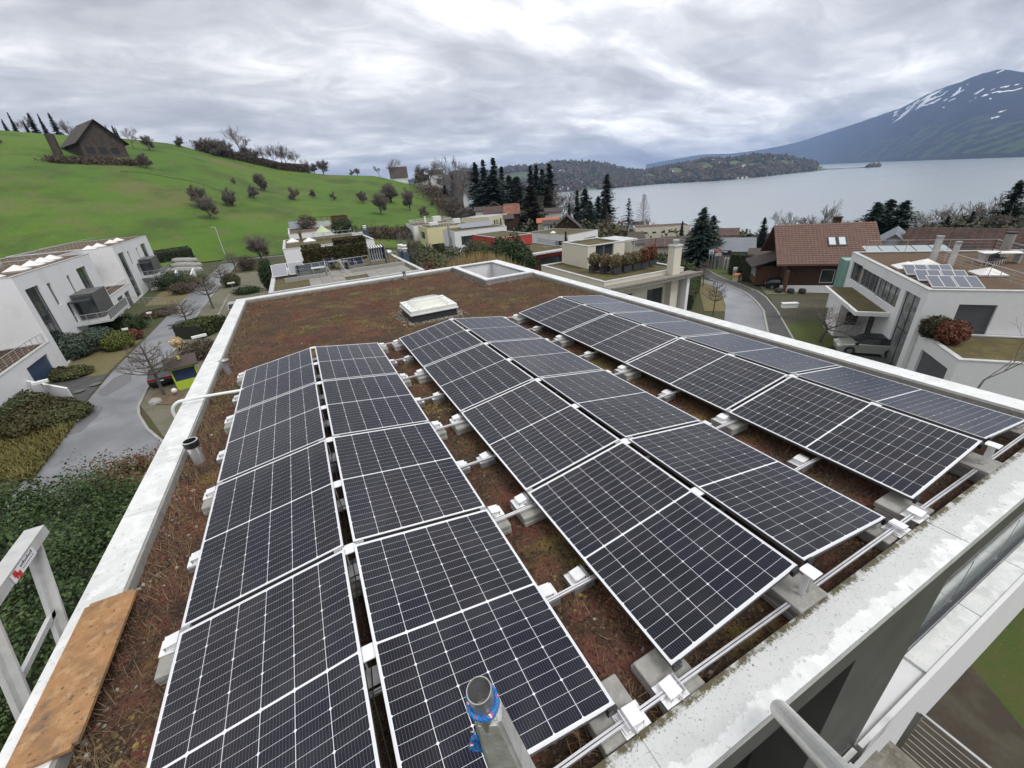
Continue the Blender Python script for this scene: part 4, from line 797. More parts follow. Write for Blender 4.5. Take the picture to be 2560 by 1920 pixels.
def house(label, x, y, rot, w, d, z0, z1, wall=WHITE, op={}, roof=ROOFG, cope=.28, cat='house', name='flat_roof_house', t=None, org=(0, 0), ctop=None, par=.15):
    """flat-roofed block; a second block of the same house is given with t= and its own origin"""
    if t is None: t = thing(name, label, cat, (x, y, z0), math.radians(rot)); base = 0.
    else: base = z0-t.location.z
    h = z1-z0; b = B(); ox, oy = org
    for s_, (Fn, ln) in sides(w, d).items():
        F = (lambda Fn: lambda u, v, n: (lambda p: (p[0]+ox, p[1]+oy, p[2]+base))(Fn(u, v, n)))(Fn)
        facade(b, F, ln, 0, h, op.get(s_, []))
        for o in op.get(s_, []): window(t, F, o)
    b.box(ox+.2, ox+w-.2, oy+.2, oy+d-.2, base+h-.3, base+h-par)
    ob('wall', b, wall, t)
    b = B(); z = base+h
    for q_ in ((ox-.03, ox+w+.03, oy-.03, oy+cope), (ox-.03, ox+w+.03, oy+d-cope, oy+d+.03), (ox-.03, ox+cope, oy+cope, oy+d-cope), (ox+w-cope, ox+w+.03, oy+cope, oy+d-cope)): b.box(*q_, z-.08, z)
    ob('parapet_cap', b, COPEW if ctop is None else ctop, t)
    b = B(); b.quad((ox+cope, oy+cope, z-par+.01), (ox+w-cope, oy+cope, z-par+.01), (ox+w-cope, oy+d-cope, z-par+.01), (ox+cope, oy+d-cope, z-par+.01)); ob('roof', b, roof, t)
    return t
COPEW = mat('pale_coping', (.56, .56, .56), .45, .1, col2=(.44, .45, .44), ns=1.5)
def lw_(t, ang):   # world -> local for building t
    c, s_ = math.cos(ang), math.sin(ang); return lambda x, y: ((x-t.location.x)*c+(y-t.location.y)*s_, -(x-t.location.x)*s_+(y-t.location.y)*c)
def rail(b, pts, h=1., posts=1.2, wires=0, r=.02, base=0.):
    for p, q_ in zip(pts[:-1], pts[1:]):
        p = Vector(p)+Vector((0, 0, base)); q_ = Vector(q_)+Vector((0, 0, base)); ln = (q_-p).length; n = max(1, round(ln/posts)); u = Vector((0, 0, h))
        b.bar(p+u, q_+u, r*2, r*2)
        for i in range(n+1): a = p+(q_-p)*i/n; b.bar(a, a+u, r*1.4, r*1.4)
        for k2 in range(wires): b.bar(p+u*(k2+1)/(wires+1), q_+u*(k2+1)/(wires+1), r*.5, r*.5)
RAILM = mat('galvanised_rail', (.46, .47, .47), .4, .4)
GL2 = bpy.data.materials.new('railing_glass'); GL2.use_nodes = True; b_ = GL2.node_tree.nodes['Principled BSDF']; b_.inputs['Base Color'].default_value = (.25, .29, .30, 1); b_.inputs['Roughness'].default_value = .08; b_.inputs['Alpha'].default_value = .35
def railing(label, pts, h=1., posts=1.3, wires=3, glass=False, r=.02, mt=None):
    t = thing('railing', label, 'railing', (0, 0, 0)); b = B(); rail(b, pts, h, posts, wires, r); ob('rail', b, mt or RAILM, t)
    if glass:
        for p, q_ in zip(pts[:-1], pts[1:]):
            b = B(); b.quad(p, q_, (*q_[:2], q_[2]+h-.06), (*p[:2], p[2]+h-.06)); ob('glass_pane', b, GL2, t)
    return t
PYR = mat('white_dome_plastic', (.74, .72, .70), .35, col2=(.66, .64, .62), ns=2)
def pyramid(label, x, y, z, s=.55, h=.45, rz=0, group=None):
    t = thing('pyramid_rooflight', label, 'rooflight', (x, y, z), rz, group); b = B(); b.box(-s, s, -s, s, 0, .14); ob('curb', b, COPEW, t)
    b = B(); b.add([(-s-.04, -s-.04, .14), (s+.04, -s-.04, .14), (s+.04, s+.04, .14), (-s-.04, s+.04, .14), (0, 0, .14+h)], [(0, 1, 4), (1, 2, 4), (2, 3, 4), (3, 0, 4)]); ob('pyramid', b, PYR, t); return t

# --- terraced row behind our house
Z3 = lambda x, y: (680+x*.1718, 520+y*.1718)
t1 = house('white flat-roofed house right behind ours, its roof a railed terrace with hedge and blue seats', -1.4, 26.8, 0, 11.7, 17, -11.6, -3.2, WHITE, {}, ROOFG, name='terrace_house')
r2 = random.Random(3); SLABS = [mat('slab_a', (.22, .21, .19), .9, col2=(.28, .27, .24), ns=3), mat('slab_b', (.27, .25, .22), .9, col2=(.21, .2, .18), ns=3), mat('slab_c', (.19, .185, .17), .9, col2=(.25, .24, .22), ns=3)]
sm = []
for mt in SLABS:
    b = B(); b.box(-.44, .44, -.44, .44, 0, .04); sm.append(b.mesh('slab', [mt]))
for i in range(9):
    for j in range(7):
        x = 1.9+i*.9; y = 28.1+j*.9
        if x > 9.2 or (3.8 < x < 6.1 and y < 29.5): continue
        link('slab', r2.choice(sm), t1, loc=(x+1.4, y-26.8, 8.4-.13+r2.uniform(-.004, .004)))
T1Z = -3.2
def onp(px, py, z=T1Z): return P(px, py, z)
for i, (a, s_, w2) in enumerate((((235, 950), .62, 'large'), ((395, 845), .5, 'small'))):
    x, y = onp(*Z3(*a)); pyramid(f'{w2} white pyramid rooflight at the left edge of the hedge terrace', x, y, T1Z-.12, s_, .5)
for i in range(2):
    t = thing('solar_panel', f'grey solar collector {"left" if i == 0 else "right"} of a pair beside the left end of the dark hedge', 'solar panel', (-.65+i*1.35, 33.6+.0*i, T1Z), 0); b = B(); b.add([(-.62, 0, .15), (.62, 0, .15), (.62, 1.5, .95), (-.62, 1.5, .95), (-.62, 0, .1), (.62, 0, .1), (.62, 1.5, .9), (-.62, 1.5, .9)], [(0, 1, 2, 3), (7, 6, 5, 4), (0, 4, 5, 1), (1, 5, 6, 2), (2, 6, 7, 3), (3, 7, 4, 0)]); ob('frame', b, COPEW, t)
    b = B(); b.quad((-.57, .05, .19), (.57, .05, .19), (.57, 1.45, .935), (-.57, 1.45, .935)); ob('glass', b, mat('pale_collector', (.24, .25, .28), .25), t)
x0, y0 = onp(*Z3(405, 965)); x1, y1 = onp(*Z3(810, 925)); xc, yc = onp(*Z3(1000, 900)); x2, y2 = onp(*Z3(1880, 800)); xb, yb = onp(*Z3(600, 870)); 
y0 = y1 = yc = (y0+yc)/2-.3; zt = T1Z-.1
railing('left part of the terrace railing in front of the blue seats, with glass', [(x0, y0+2.6, zt), (x0, y0, zt), (x1, y0, zt)], 1., 1.2, 1, True)
railing('long right part of the terrace railing on the hedge terrace', [(xc, y0, zt), (x2, y0+.4, zt)], 1., 1.5, 2)
railing('steep railing of the stair opening in the hedge terrace', [(x1, y0, zt), (x1-.2, y0-2.2, zt), (x1+.3, y0-2.6, zt-.9), (xc+.3, y0-2.6, zt-.9), (xc, y0, zt)], 1., .5, 1)
b = B()
for i in range(5): b.box(x1+.1, xc-.1, y0-2.3+i*.45, y0-1.9+i*.45, zt-.6+i*.12, zt-.5+i*.12)
ob('metal_steps', b, RAILM, label='grey metal steps coming up through the front of the hedge terrace', cat='stairs')
b = B(); b.box(0, 4.6, 0, .25, 0, .34); ob('low_wall', b, CONC, label='low concrete edge wall at the front right of the hedge terrace', cat='wall', loc=(x1+2.0, y0-1.9, T1Z-.14))
b = B(); b.box(0, 3.2, 0, .25, 0, .34); ob('low_wall', b, CONC, label='low concrete edge wall at the front left of the hedge terrace', cat='wall', loc=(x0-1.2, y0-2.1, T1Z-.14))
NAVY = mat('navy_fabric', (.012, .016, .05), .8); GREYF = mat('grey_wicker', (.16, .16, .155), .85, col2=(.22, .22, .21), ns=20)
def seat(label, px, py, w2=.9, rz=0, cover=False):
    x, y = onp(*Z3(px, py)); t = thing('garden_armchair', label, 'armchair', (x, y, T1Z-.09), rz, 'garden seats on the hedge terrace')
    b = B(); b.box(-w2/2, w2/2, -.4, .4, 0, .36); b.box(-w2/2, w2/2, .28, .42, .36, .8); b.box(-w2/2, -w2/2+.12, -.4, .3, .36, .58); b.box(w2/2-.12, w2/2, -.4, .3, .36, .58); ob('frame', b, GREYF, t)
    b = B(); b.box(-w2/2+.13, w2/2-.13, -.42, .27, .362, .50); b.box(-w2/2+.13, w2/2-.13, .17, .275, .50, .82); ob('cushion', b, NAVY, t)
for a in (('navy cushioned sofa at the left end of the terrace', 515, 950, 1.7), ('navy seat right of the sofa, beside the rail', 665, 935, .8), ('navy armchair between sofa and tables', 755, 900, .9), ('grey armchair in front of the hedge, middle', 845, 850, .9),
          ('upright navy chair right of the grey covered tables', 1120, 840, .7), ('navy chair in front of the hedge, right', 1180, 860, .8), ('last navy chair before the striped beach chair', 1275, 845, .9)): seat(*a)
for i, a in enumerate(((930, 860), (1070, 865), (700, 960))):
    x, y = onp(*Z3(*a)); t = thing('garden_table', ['grey covered table in the middle of the hedge terrace', 'second grey table, right of the middle one', 'low white table in front of the left rail'][i], 'table', (x, y, T1Z-.09)); b = B(); b.box(-.6, .6, -.4, .4, .62, .68); ob('table_top', b, GREYF if i < 2 else COPEW, t)
    for sx in (-.52, .52):
        for sy in (-.33, .33): b = B(); b.box(sx-.03, sx+.03, sy-.03, sy+.03, 0, .62); ob('leg', b, GREYF, t)
x, y = onp(*Z3(1560, 815)); t = thing('beach_chair', 'hooded beach chair with blue and white stripes at the right end of the hedge', 'beach chair', (x, y, T1Z-.09))
STR = [mat('stripe_white', (.66, .66, .66), .8), NAVY]
b = B(); b.box(-.75, -.68, -.4, .45, 0, 1.75); b.box(.68, .75, -.4, .45, 0, 1.75); b.box(-.68, .68, .38, .45, .4, 1.7); ob('frame', b, GREYF, t)
b = B()
for i in range(12): x_ = -.66+i*.11; b.add([(x_, .37, .5), (x_+.108, .37, .5), (x_+.108, .37, 1.65), (x_, .37, 1.65)], [(0, 1, 2, 3)], i % 2); b.add([(x_, .40, 1.76), (x_+.108, .40, 1.76), (x_+.108, -.45, 1.62), (x_, -.45, 1.62)], [(3, 2, 1, 0)], i % 2); b.add([(x_, -.4, .48), (x_+.108, -.4, .48), (x_+.108, .37, .5), (x_, .37, .5)], [(0, 1, 2, 3)], i % 2)
ob('striped_cloth', b, STR, t)
x, y = onp(*Z3(1725, 790)); t = thing('barbecue', 'silver kettle barbecue right of the striped beach chair', 'barbecue', (x, y, T1Z-.09)); b = B(); b.lathe([(.0, .75), (.2, .78), (.34, .95), (.36, 1.02), (.3, 1.15), (.1, 1.24), (0, 1.25)], 16); ob('kettle', b, STEEL, t, smooth=True)
for a in (0, 2.1, 4.2): b = B(); b.bar((.25*math.cos(a), .25*math.sin(a), .8), (.35*math.cos(a), .35*math.sin(a), 0), .03); ob('leg', b, DFRAME, t)
t2 = house('second white house of the row behind, roof with palms, rooflights and a railed terrace', -.45, 52.3, 0, 11.1, 15.5, -11.6, -2.5, WHITE, {'S': [(.6, 1.9, 5.6, 6.9, 'w'), (4, 9, 5.3, 7.6, 'd')]}, ROOFG, name='terrace_house')
t3 = house('third white house of the row behind, farthest up, roof with glass light and collector', .2, 88, 0, 11.6, 24, -11.6, -2.9, WHITE, {'S': [(1.5, 3.4, 6.3, 7.4, 'd'), (5, 6.5, 6.2, 7.5, 'w'), (7.5, 10.6, 6.1, 7.6, 'd')]}, ROOFB, name='terrace_house')
for i, a in enumerate(((300, 490), (545, 478))): x, y = onp(*Z3(*a), -2.5); pyramid(['white pyramid rooflight at the left on the palm roof', 'white pyramid rooflight behind the hedge, right of the left palm'][i], x, y, -2.65, .8, .5)
x0, y0 = onp(*Z3(620, 480), -2.6); x2, y2 = onp(*Z3(1200, 430), -2.6); railing('railing along the terrace of the palm roof', [(x0, y0+1, -2.6), (x0, y0, -2.6), (x2, y0, -2.6), (x2+.5, y0+5, -2.6)], 1., 1.5, 2)
x, y = onp(*Z3(765, 450), -2.55); t = thing('parasol', 'small pale green parasol on the palm roof terrace', 'parasol', (x, y, -2.6)); b = B(); b.lathe([(.02, 2.0), (.5, 1.5), (1.1, 1.0)], 10); b.lathe([(.02, 2.05), (.02, 0)], 6); ob('canopy', b, mat('pale_green_cloth', (.42, .50, .32), .8), t)
x, y = onp(*Z3(1255, 460), -2.55); b = B(); b.box(-.7, .7, -.5, .5, 0, 1.0); ob('planter', b, COPEW, label='white planter box under the right palm', cat='planter', loc=(x, y, -2.62)); PALM2 = (x, y)
t = thing('collector', 'grey sloping collector at the left on the third roof', 'solar collector', (*onp(*Z3(400, 300), -2.9), -2.95)); b = B(); b.add([(-2, 0, .1), (2, 0, .1), (2, 2.5, 1.6), (-2, 2.5, 1.6), (-2, 0, 0), (2, 0, 0), (2, 2.5, 0), (-2, 2.5, 0)], [(0, 1, 2, 3), (0, 4, 5, 1), (1, 5, 6, 2), (3, 7, 4, 0), (2, 6, 7, 3)]); ob('glass', b, mat('blue_grey_collector', (.17, .19, .23), .3), t)
t = thing('glass_rooflight', 'long pale glass rooflight on the third roof', 'rooflight', (*onp(*Z3(690, 270), -2.9), -2.95)); b = B(); b.box(-2.6, 2.6, -1.5, 1.5, 0, .4); ob('curb', b, COPEW, t)
for i in range(5): b = B(); b.quad((-2.55+i*1.03, -1.5, .42), (-1.56+i*1.03, -1.5, .42), (-1.56+i*1.03, 1.5, 1.2), (-2.55+i*1.03, 1.5, 1.2)); ob('pane', b, GLASSL, t)
b = B()
for i in range(6): b.bar((-2.4+i*1.4, 0, 0), (-2.4+i*1.4, 0, 2.0), .1)
b.bar((-2.4, 0, 2), (4.6, 0, 2), .12); b.box(1.2, 5.2, .1, .3, 0, 1.9); ob('pergola', b, WOODM, label='brown timber pergola screen on the third roof', cat='pergola', loc=(*onp(*Z3(800, 250), -2.9), -2.95))
for i, (px, py, top, n) in enumerate(((1905, 790, 520, 0), (1955, 790, 530, 0), (1365, 400, 250, 0), (1105, 235, 120, 0))):
    z = -4.2 if i < 2 else -3.4; x, y = onp(*Z3(px, py-20), z); h = max(1.2, HT(x, y, *Z3(px, top))-z); s_ = .30 if i < 2 else .45
    t = thing('chimney', ['left one of two dark blue chimneys with white cowls beside the hedge house', 'right one of two dark blue chimneys with white cowls, nearest to us', 'dark blue chimney with white cowl right of the palm roof', 'farthest dark blue chimney with white cowl, above the third roof'][i], 'chimney', (x, y, z-3)); b = B(); b.box(-s_, s_, -s_, s_, 0, h+3-.75); ob('shaft', b, mat('blue_grey_sheet', (.05, .07, .11), .5), t)
    b = B(); b.lathe([(.2, h+3-.75), (.24, h+3-.5), (.36, h+3-.48), (.36, h+3-.36), (.24, h+3-.34), (.24, h+3-.2), (.36, h+3-.18), (.3, h+3-.02), (0, h+3)], 12); ob('cowl', b, PLW, t, smooth=True)

# --- white row villas on the left, facing the road
ang = 94.8; A1x, A1y = -24.0, 49.5; ca, sa = math.cos(math.radians(ang)), math.sin(math.radians(ang))
villaop = {'S': [(1.2, 4.6, .3, 8.2, 'd'), (6.8, 7.9, 5.5, 8.0, 'g'), (13.5, 14.5, 5.5, 8.0, 'g'), (17.8, 21.8, 1.2, 8.3, 'd'), (9.2, 10.3, 2.9, 5.3, 'd')]}
def villa(label, off, w2, garage, dx=0):
    x, y = A1x+ca*off, A1y+sa*off; sc = w2/26; op = {'S': [(a*sc, b_*sc, c, d, s_) for a, b_, c, d, s_ in villaop['S']]}
    return house(label, x, y, ang, w2, 13, -11.55, -1.9, WHITE, op, ROOFB, name='villa', cope=.22)
VA = villa('white three-storey row villa on the left with tall dark window strips and black balcony box', 0, 26, 0); VB = villa('farther white row villa beside the meadow, roof with pyramid rooflights', 40, 33.5, 1)
house('', 0, 0, 0, 15, 9, -11.55, -2.1, WHITE, {'S': [(7.5, 13, 3.2, 6.2, 'hole')]}, ROOFB, t=VA, org=(-15, 4)); house('', 0, 0, 0, 13.95, 9, -11.55, -2.0, WHITE, {'S': [(2.5, 8.5, 3.4, 6.2, 'hole')]}, ROOFB, t=VB, org=(-14, 4))
house('', 0, 0, 0, 14.9, 3.95, -11.55, -8.45, WHITE, {'S': [(8.2, 13.2, 0, 2.3, 'bluegarage')]}, SEDUM, t=VA, org=(-15, 0.02)); house('', 0, 0, 0, 13.7, 3.95, -11.55, -8.3, WHITE, {'S': [(3.0, 6.6, 0, 2.4, 'garage'), (8.0, 11.6, 0, 2.4, 'garage')]}, SEDUM, t=VB, org=(-13.85, 0.02))
for V, sc, nm in ((VA, 1, 'near'), (VB, 33.5/26, 'far')):   # black entrance box, balcony slab, railing
    bx = thing('balcony', f'railed balcony with a dark grey bay behind it on the {nm} white villa', 'balcony', V.location, math.radians(ang))
    b = B(); b.box(11.0*sc, 16.6*sc, -2.2, -.01, 2.85, 5.9); ob('bay', b, GREYW, bx); b = B(); b.box(9.4*sc, 12.2*sc, -1.9, -.05, 5.2, 5.35); ob('awning', b, DFRAME, bx)
    b = B(); b.box(10.97*sc, 10.99*sc, -2.0, -.2, 3.0, 5.7); ob('pane', b, GLASS, bx); b = B(); b.box(8.4*sc, 18.5*sc, -3.4, -.01, 2.6, 2.82); b.box(8.6*sc, 18.3*sc, -3.2, -.6, 0, .4); ob('slab', b, COPEW, bx)
    b = B(); rail(b, [(8.5*sc, -.2, 2.82), (8.5*sc, -3.3, 2.82), (18.4*sc, -3.3, 2.82), (18.4*sc, -3.3, 2.82), (24*sc, -6.5, 1.2)], 1.0, .9, 3, .03); ob('rail', b, RAILM, bx); b = B(); b.box(8.6*sc, 18.4*sc, -3.26, -3.24, 2.85, 3.75); ob('screen', b, GREYF, bx)
    b = B(); rail(b, [(-14.5 if nm == 'near' else -13.6, .35, 3.1), (-2.5, .35, 3.1), (-.2, .2, 3.1)], .9, 1.2, 4, .025); ob('garage_roof_rail', b, RAILM, bx)
# things on their roofs
def vl(V, u, v, z): return (V.location.x+ca*u-sa*v, V.location.y+sa*u+ca*v, z)
k2 = 0
for V, lst in ((VA, [(-6, 1.8), (1.5, 2.0), (8.0, 2.0), (13.0, 2.2), (17.0, 2.4), (21, 2.6)]), (VB, [(-3, 2.2), (2.5, 2.2), (12.5, 2.4), (19.5, 2.6)])):
    for u, v in lst: k2 += 1; pyramid(f'{["leftmost","second","third","fourth","fifth","sixth","seventh","eighth","ninth","tenth"][k2-1]} white pyramid rooflight from the left on the villa roofs', *vl(V, u, v, -2.05), .9, .6, math.radians(ang), 'rooflights on the left villas')
x, y, z = vl(VA, 6, 5.5, -2.05); t = thing('covered_bath', 'cream sheet-covered whirlpool tub on the near villa roof', 'tub', (x, y, z), math.radians(ang)); b = B(); b.prism([(-1.9, -1.3), (1.9, -1.3), (2.0, 1.3), (-1.8, 1.3)], 0, 1.9); b.prism([(-1.7, -1.1), (1.7, -1.1), (1.7, 1.1), (-1.6, 1.1)], 1.9, 2.1); ob('cover', b, mat('cream_tarp', (.58, .55, .46), .8, col2=(.45, .43, .36), ns=2, bump=.4), t)
b = B(); rail(b, [vl(VA, -12, 4.6, -2.0), vl(VA, 24, 4.6, -2.0)], 1.1, 2.2, 2, .03); ob('roof_railing', b, RAILM, label='thin metal railing across the roof of the near white villa', cat='railing')
b = B(); rail(b, [vl(VB, -10, 6, -2.0), vl(VB, 20, 6, -2.0)], 1.1, 2.2, 2, .03); ob('roof_railing', b, RAILM, label='thin metal railing across the roof of the far white villa', cat='railing')
x, y, z = vl(VA, 18, 7.5, -2.05); t = thing('chimney', 'short blue-grey chimney with white cap between the villa roofs', 'chimney', (x, y, z)); b = B(); b.box(-.6, .6, -.6, .6, 0, 1.4); ob('shaft', b, bpy.data.materials['blue_grey_sheet'], t); b = B(); b.box(-.75, .75, -.75, .75, 1.5, 1.7); b.box(-.6, .6, -.6, .6, 1.8, 2.2); ob('cap', b, PLW, t)
b = B(); b.box(-.35, .35, -.7, .7, 0, .9); b.box(1.5, 2.2, -.5, .5, 0, .8); b.box(3, 3.4, -.3, .5, 0, 1.2); ob('roof_equipment', b, STEEL, label='grey ventilation boxes on the near villa roof beside the tub', cat='equipment', loc=vl(VA, 11.5, 5.5, -2.05), rz=math.radians(ang))
# low white wall at the far left edge with a lamp
xw0, yw0, zw0 = G(-60, 1030); b = B(); pw = [P(0, 1000, -11.5), P(170, 1052, -11.5)]; p0_ = P(-120, 955, -10.3); p1_ = P(168, 960, -10.3)
b = B(); b.add([(*P(-80, 962, -11.4), -11.6), (*P(183, 1000, -11.4), -11.6), (*P(183, 1000, -11.4), -10.3), (*P(-80, 962, -11.4), -9.6)], [(0, 1, 2, 3)]); vv = [Vector(v) for v in b.v]; nn = Vector((-.02, .3, 0)); b.add([v+nn for v in vv], [(3, 2, 1, 0)]); b.add([vv[3], vv[2], vv[2]+nn, vv[3]+nn], [(0, 1, 2, 3)]); b.add([vv[1], vv[2], vv[2]+nn, vv[1]+nn], [(3, 2, 1, 0)])
ob('white_garden_wall', b, WHITE, label='long white garden wall with sloping top at the left edge below the garage', cat='wall')

# --- cream house behind the right parapet
t = house('cream flat-roofed house with planter boxes on its terrace, beyond our right parapet', 22.9, 18.9, -2, 8.6, 10.8, -12.2, -5.0, CREAM, {'S': [(1.5, 3.0, 3.4, 5.8, 'd'), (4.6, 6.4, 3.4, 5.8, 'd')]}, ROOFG, name='cream_house')
bx0 = P(1469, 672, -5.1); CL = lw_(t, math.radians(-2)); c0_ = CL(*bx0); 
house('', 0, 0, 0, 4.3, 4.7, -5.12, HT(*bx0, 1473, 615), CREAM, {'S': [(.9, 3.0, .9, 2.1, 'g')]}, ROOFG, t=t, org=c0_)
b = B(); zr_ = HT(*bx0, 1473, 615)+12.2; b.box(c0_[0]+4.35, c0_[0]+6.4, c0_[1]+.6, c0_[1]+4.2, zr_-.22, zr_-.05); b.box(c0_[0]+6.1, c0_[0]+6.2, c0_[1]+.8, c0_[1]+.9, 7.1, zr_-.22); ob('canopy', b, COPEW, t)
b = B(); b.box(-.3, 9.2, -1.5, -.05, 6.62, 6.85); b.box(-.3, 9.2, -1.55, -1.35, 6.85, 6.98); ob('terrace_edge', b, CONC2, t)
for x_ in (7.9,): b = B(); b.box(x_, x_+.3, -1.2, -.1, .1, 6.6); ob('pillar', b, WHITE, t)
xq, yq = P(1683, 675, -5.); b = B(); b.box(-.42, .42, -.35, .35, -7.3, 2.0); t_ = thing('chimney', 'tall cream chimney with a steel cowl at the right end of the cream terrace', 'chimney', (xq, yq, -5.0)); ob('shaft', b, CREAM, t_); b = B(); b.box(-.5, .5, -.42, .42, 2.0, 2.12); ob('cap', b, COPEW, t_); b = B(); b.lathe([(.22, 2.12), (.22, 2.3), (.28, 2.32), (.28, 2.5), (.2, 2.52), (0, 2.55)], 12); ob('cowl', b, STEEL, t_)
PLN = mat('dark_planter', (.035, .037, .042), .6); PL_POS = []
for i, (px, py) in enumerate(((1485, 676), (1512, 678), (1540, 680), (1565, 676), (1588, 671), (1608, 667), (1628, 661))):
    x, y = P(px, py, -4.95); PL_POS.append((x, y)); b = B(); b.box(-.42, .42, -.25, .25, 0, .5); b.box(-.38, .38, -.21, .21, .44, .47); ob('planter', b, PLN, label=f'dark planter box {["first","second","third","fourth","fifth","sixth","seventh"][i]} from the left on the cream house terrace', cat='planter', group='planters on the cream house', loc=(x, y, -5.0))
x0, y0 = P(1570, 628, -4.9); railing('thin terrace railing at the right of the cream house', [(x0+1.0, y0+1.5, -5), (x0+4.5, y0+.5, -5), (x0+5.2, y0-3, -5)], 1., 1.4, 3)

# --- houses in the middle distance
t = house('red flat-roofed house with large windows behind the dark round tree', 37.6, 61, 3, 11, 17, -14.2, -9, RED, {'S': [(.6, 2.0, .4, 4.3, 'd'), (3.4, 8.6, .8, 4.2, 'd')]}, ROOFG, name='red_house')
house('', 0, 0, 3, 8.2, 13, -9, -6.9, RED, {'S': [(5.9, 6.3, .2, 1.9, 'l')]}, ROOFG, t=t, org=(1.5, 12)); b = B(); b.box(-.4, 11.4, -1.3, -.02, 5.0, 5.3); ob('canopy', b, COPEW, t)
railing('glass railing on the red house roof', [(44.5, 65, -9), (48, 65, -9), (48.3, 74, -9)], 1., 1.5, 1, True)
t = house('white cubic house with dark ribbon windows and a steel flue, left of the red house', 41.7, 110, -4, 16.1, 13.5, -15.4, -8, WHITE, {'S': [(1.9, 5.9, 3.5, 5.9, 'd'), (8.6, 12.8, 3.6, 6.1, 'd'), (2.4, 6.4, .4, 1.9, 'd')], 'W': [(8.6, 9.8, .8, 5.5, 'l')]}, ROOFG, name='white_house')
b = B(); b.cyl((-.6, 3.5, 0), (-.6, 3.5, 9.4), .25, 10); ob('flue', b, STEEL, t); b = B(); b.add([(4, 6, 7.5), (14, 6, 7.5), (14, 10, 8.6), (4, 10, 8.6)], [(0, 1, 2, 3)]); ob('collector', b, bpy.data.materials['blue_grey_collector'], t)
t = house('pale yellow flat-roofed house behind the white cubic one', 40.3, 133, -4, 16, 15, -15.8, -8, YELLOW, {'W': [(3.5, 10.5, 3.8, 6.2, 'g'), (9.8, 12.5, .2, 3, 'l')], 'S': [(1, 6, .3, 2.6, 'hole')]}, ROOFG, name='yellow_house'); b = B(); b.box(.0, .15, 14, 14.2, 0, 8.3); ob('downpipe', b, STEEL, t)
b = B(); rail(b, [(1, 1, 7.9), (10, 1, 7.9), (10, 12, 7.9)], 1, 1.0, 4, .03); b.box(11, 13.5, 6, 8.5, 7.9, 9.4); b.box(3, 6, 8, 11, 7.9, 8.8); ob('roof_equipment', b, PLW, t)
t = house('white house at the meadow edge, behind the yellow one', 40.2, 150, -4, 16, 16, -15.5, -8, WHITE, {'W': [(3, 5, 1, 6, 'l'), (8, 9, 4, 6, 'g')]}, ROOFB, name='white_house')
b = B(); rail(b, [(1, 2, 7.8), (15, 2, 7.8), (15, 14, 7.8), (1, 14, 7.8), (1, 2, 7.8)], 1, 1.5, 2, .05); b.box(5, 5.6, 3, 3.6, 7.8, 10.2); b.box(9, 12, 6, 9, 7.8, 9.6); ob('roof_equipment', b, PLW, t)
t = house('beige three-storey apartment house with brown shutters and grey roof', 65, 138, 40, 16, 11.4, -17.8, -7, mat('beige_render', (.58, .55, .40), .85), {'S': [(4, 5.2, 7, 9.3, 'hole'), (6, 7.2, 7, 9.3, 'l'), (9.5, 10.7, 6.5, 9.5, 'd'), (12.6, 14.6, 7, 9.5, 'l'), (12.6, 14.6, 3.4, 6, 'l'), (9.3, 10.7, 3.4, 6, 'd')], 'W': [(1.5, 3, 7, 9.2, 'hole'), (5, 6.3, 7.2, 9.2, 'l'), (8.6, 10, 7, 9.2, 'hole')]}, mat('grey_gravel_roof', (.30, .30, .30), .9, col2=(.42, .42, .42), ns=1.5), name='apartment_house')
t = house('white bungalow with a dark flat roof and wide window, centre of the valley', 71, 96, 14, 13.3, 19, -17.6, -11.3, WHITE, {'S': [(7, 12.3, 2.2, 4.6, 'l')], 'W': [(13.5, 18, 3.2, 4.6, 'g')]}, ROOFG, name='bungalow'); b = B(); b.lathe([(.9, 6.2), (.9, 6.4), (0, 6.9)], 10, c=(3, 9, 0)); ob('rooflight', b, PLW, t)

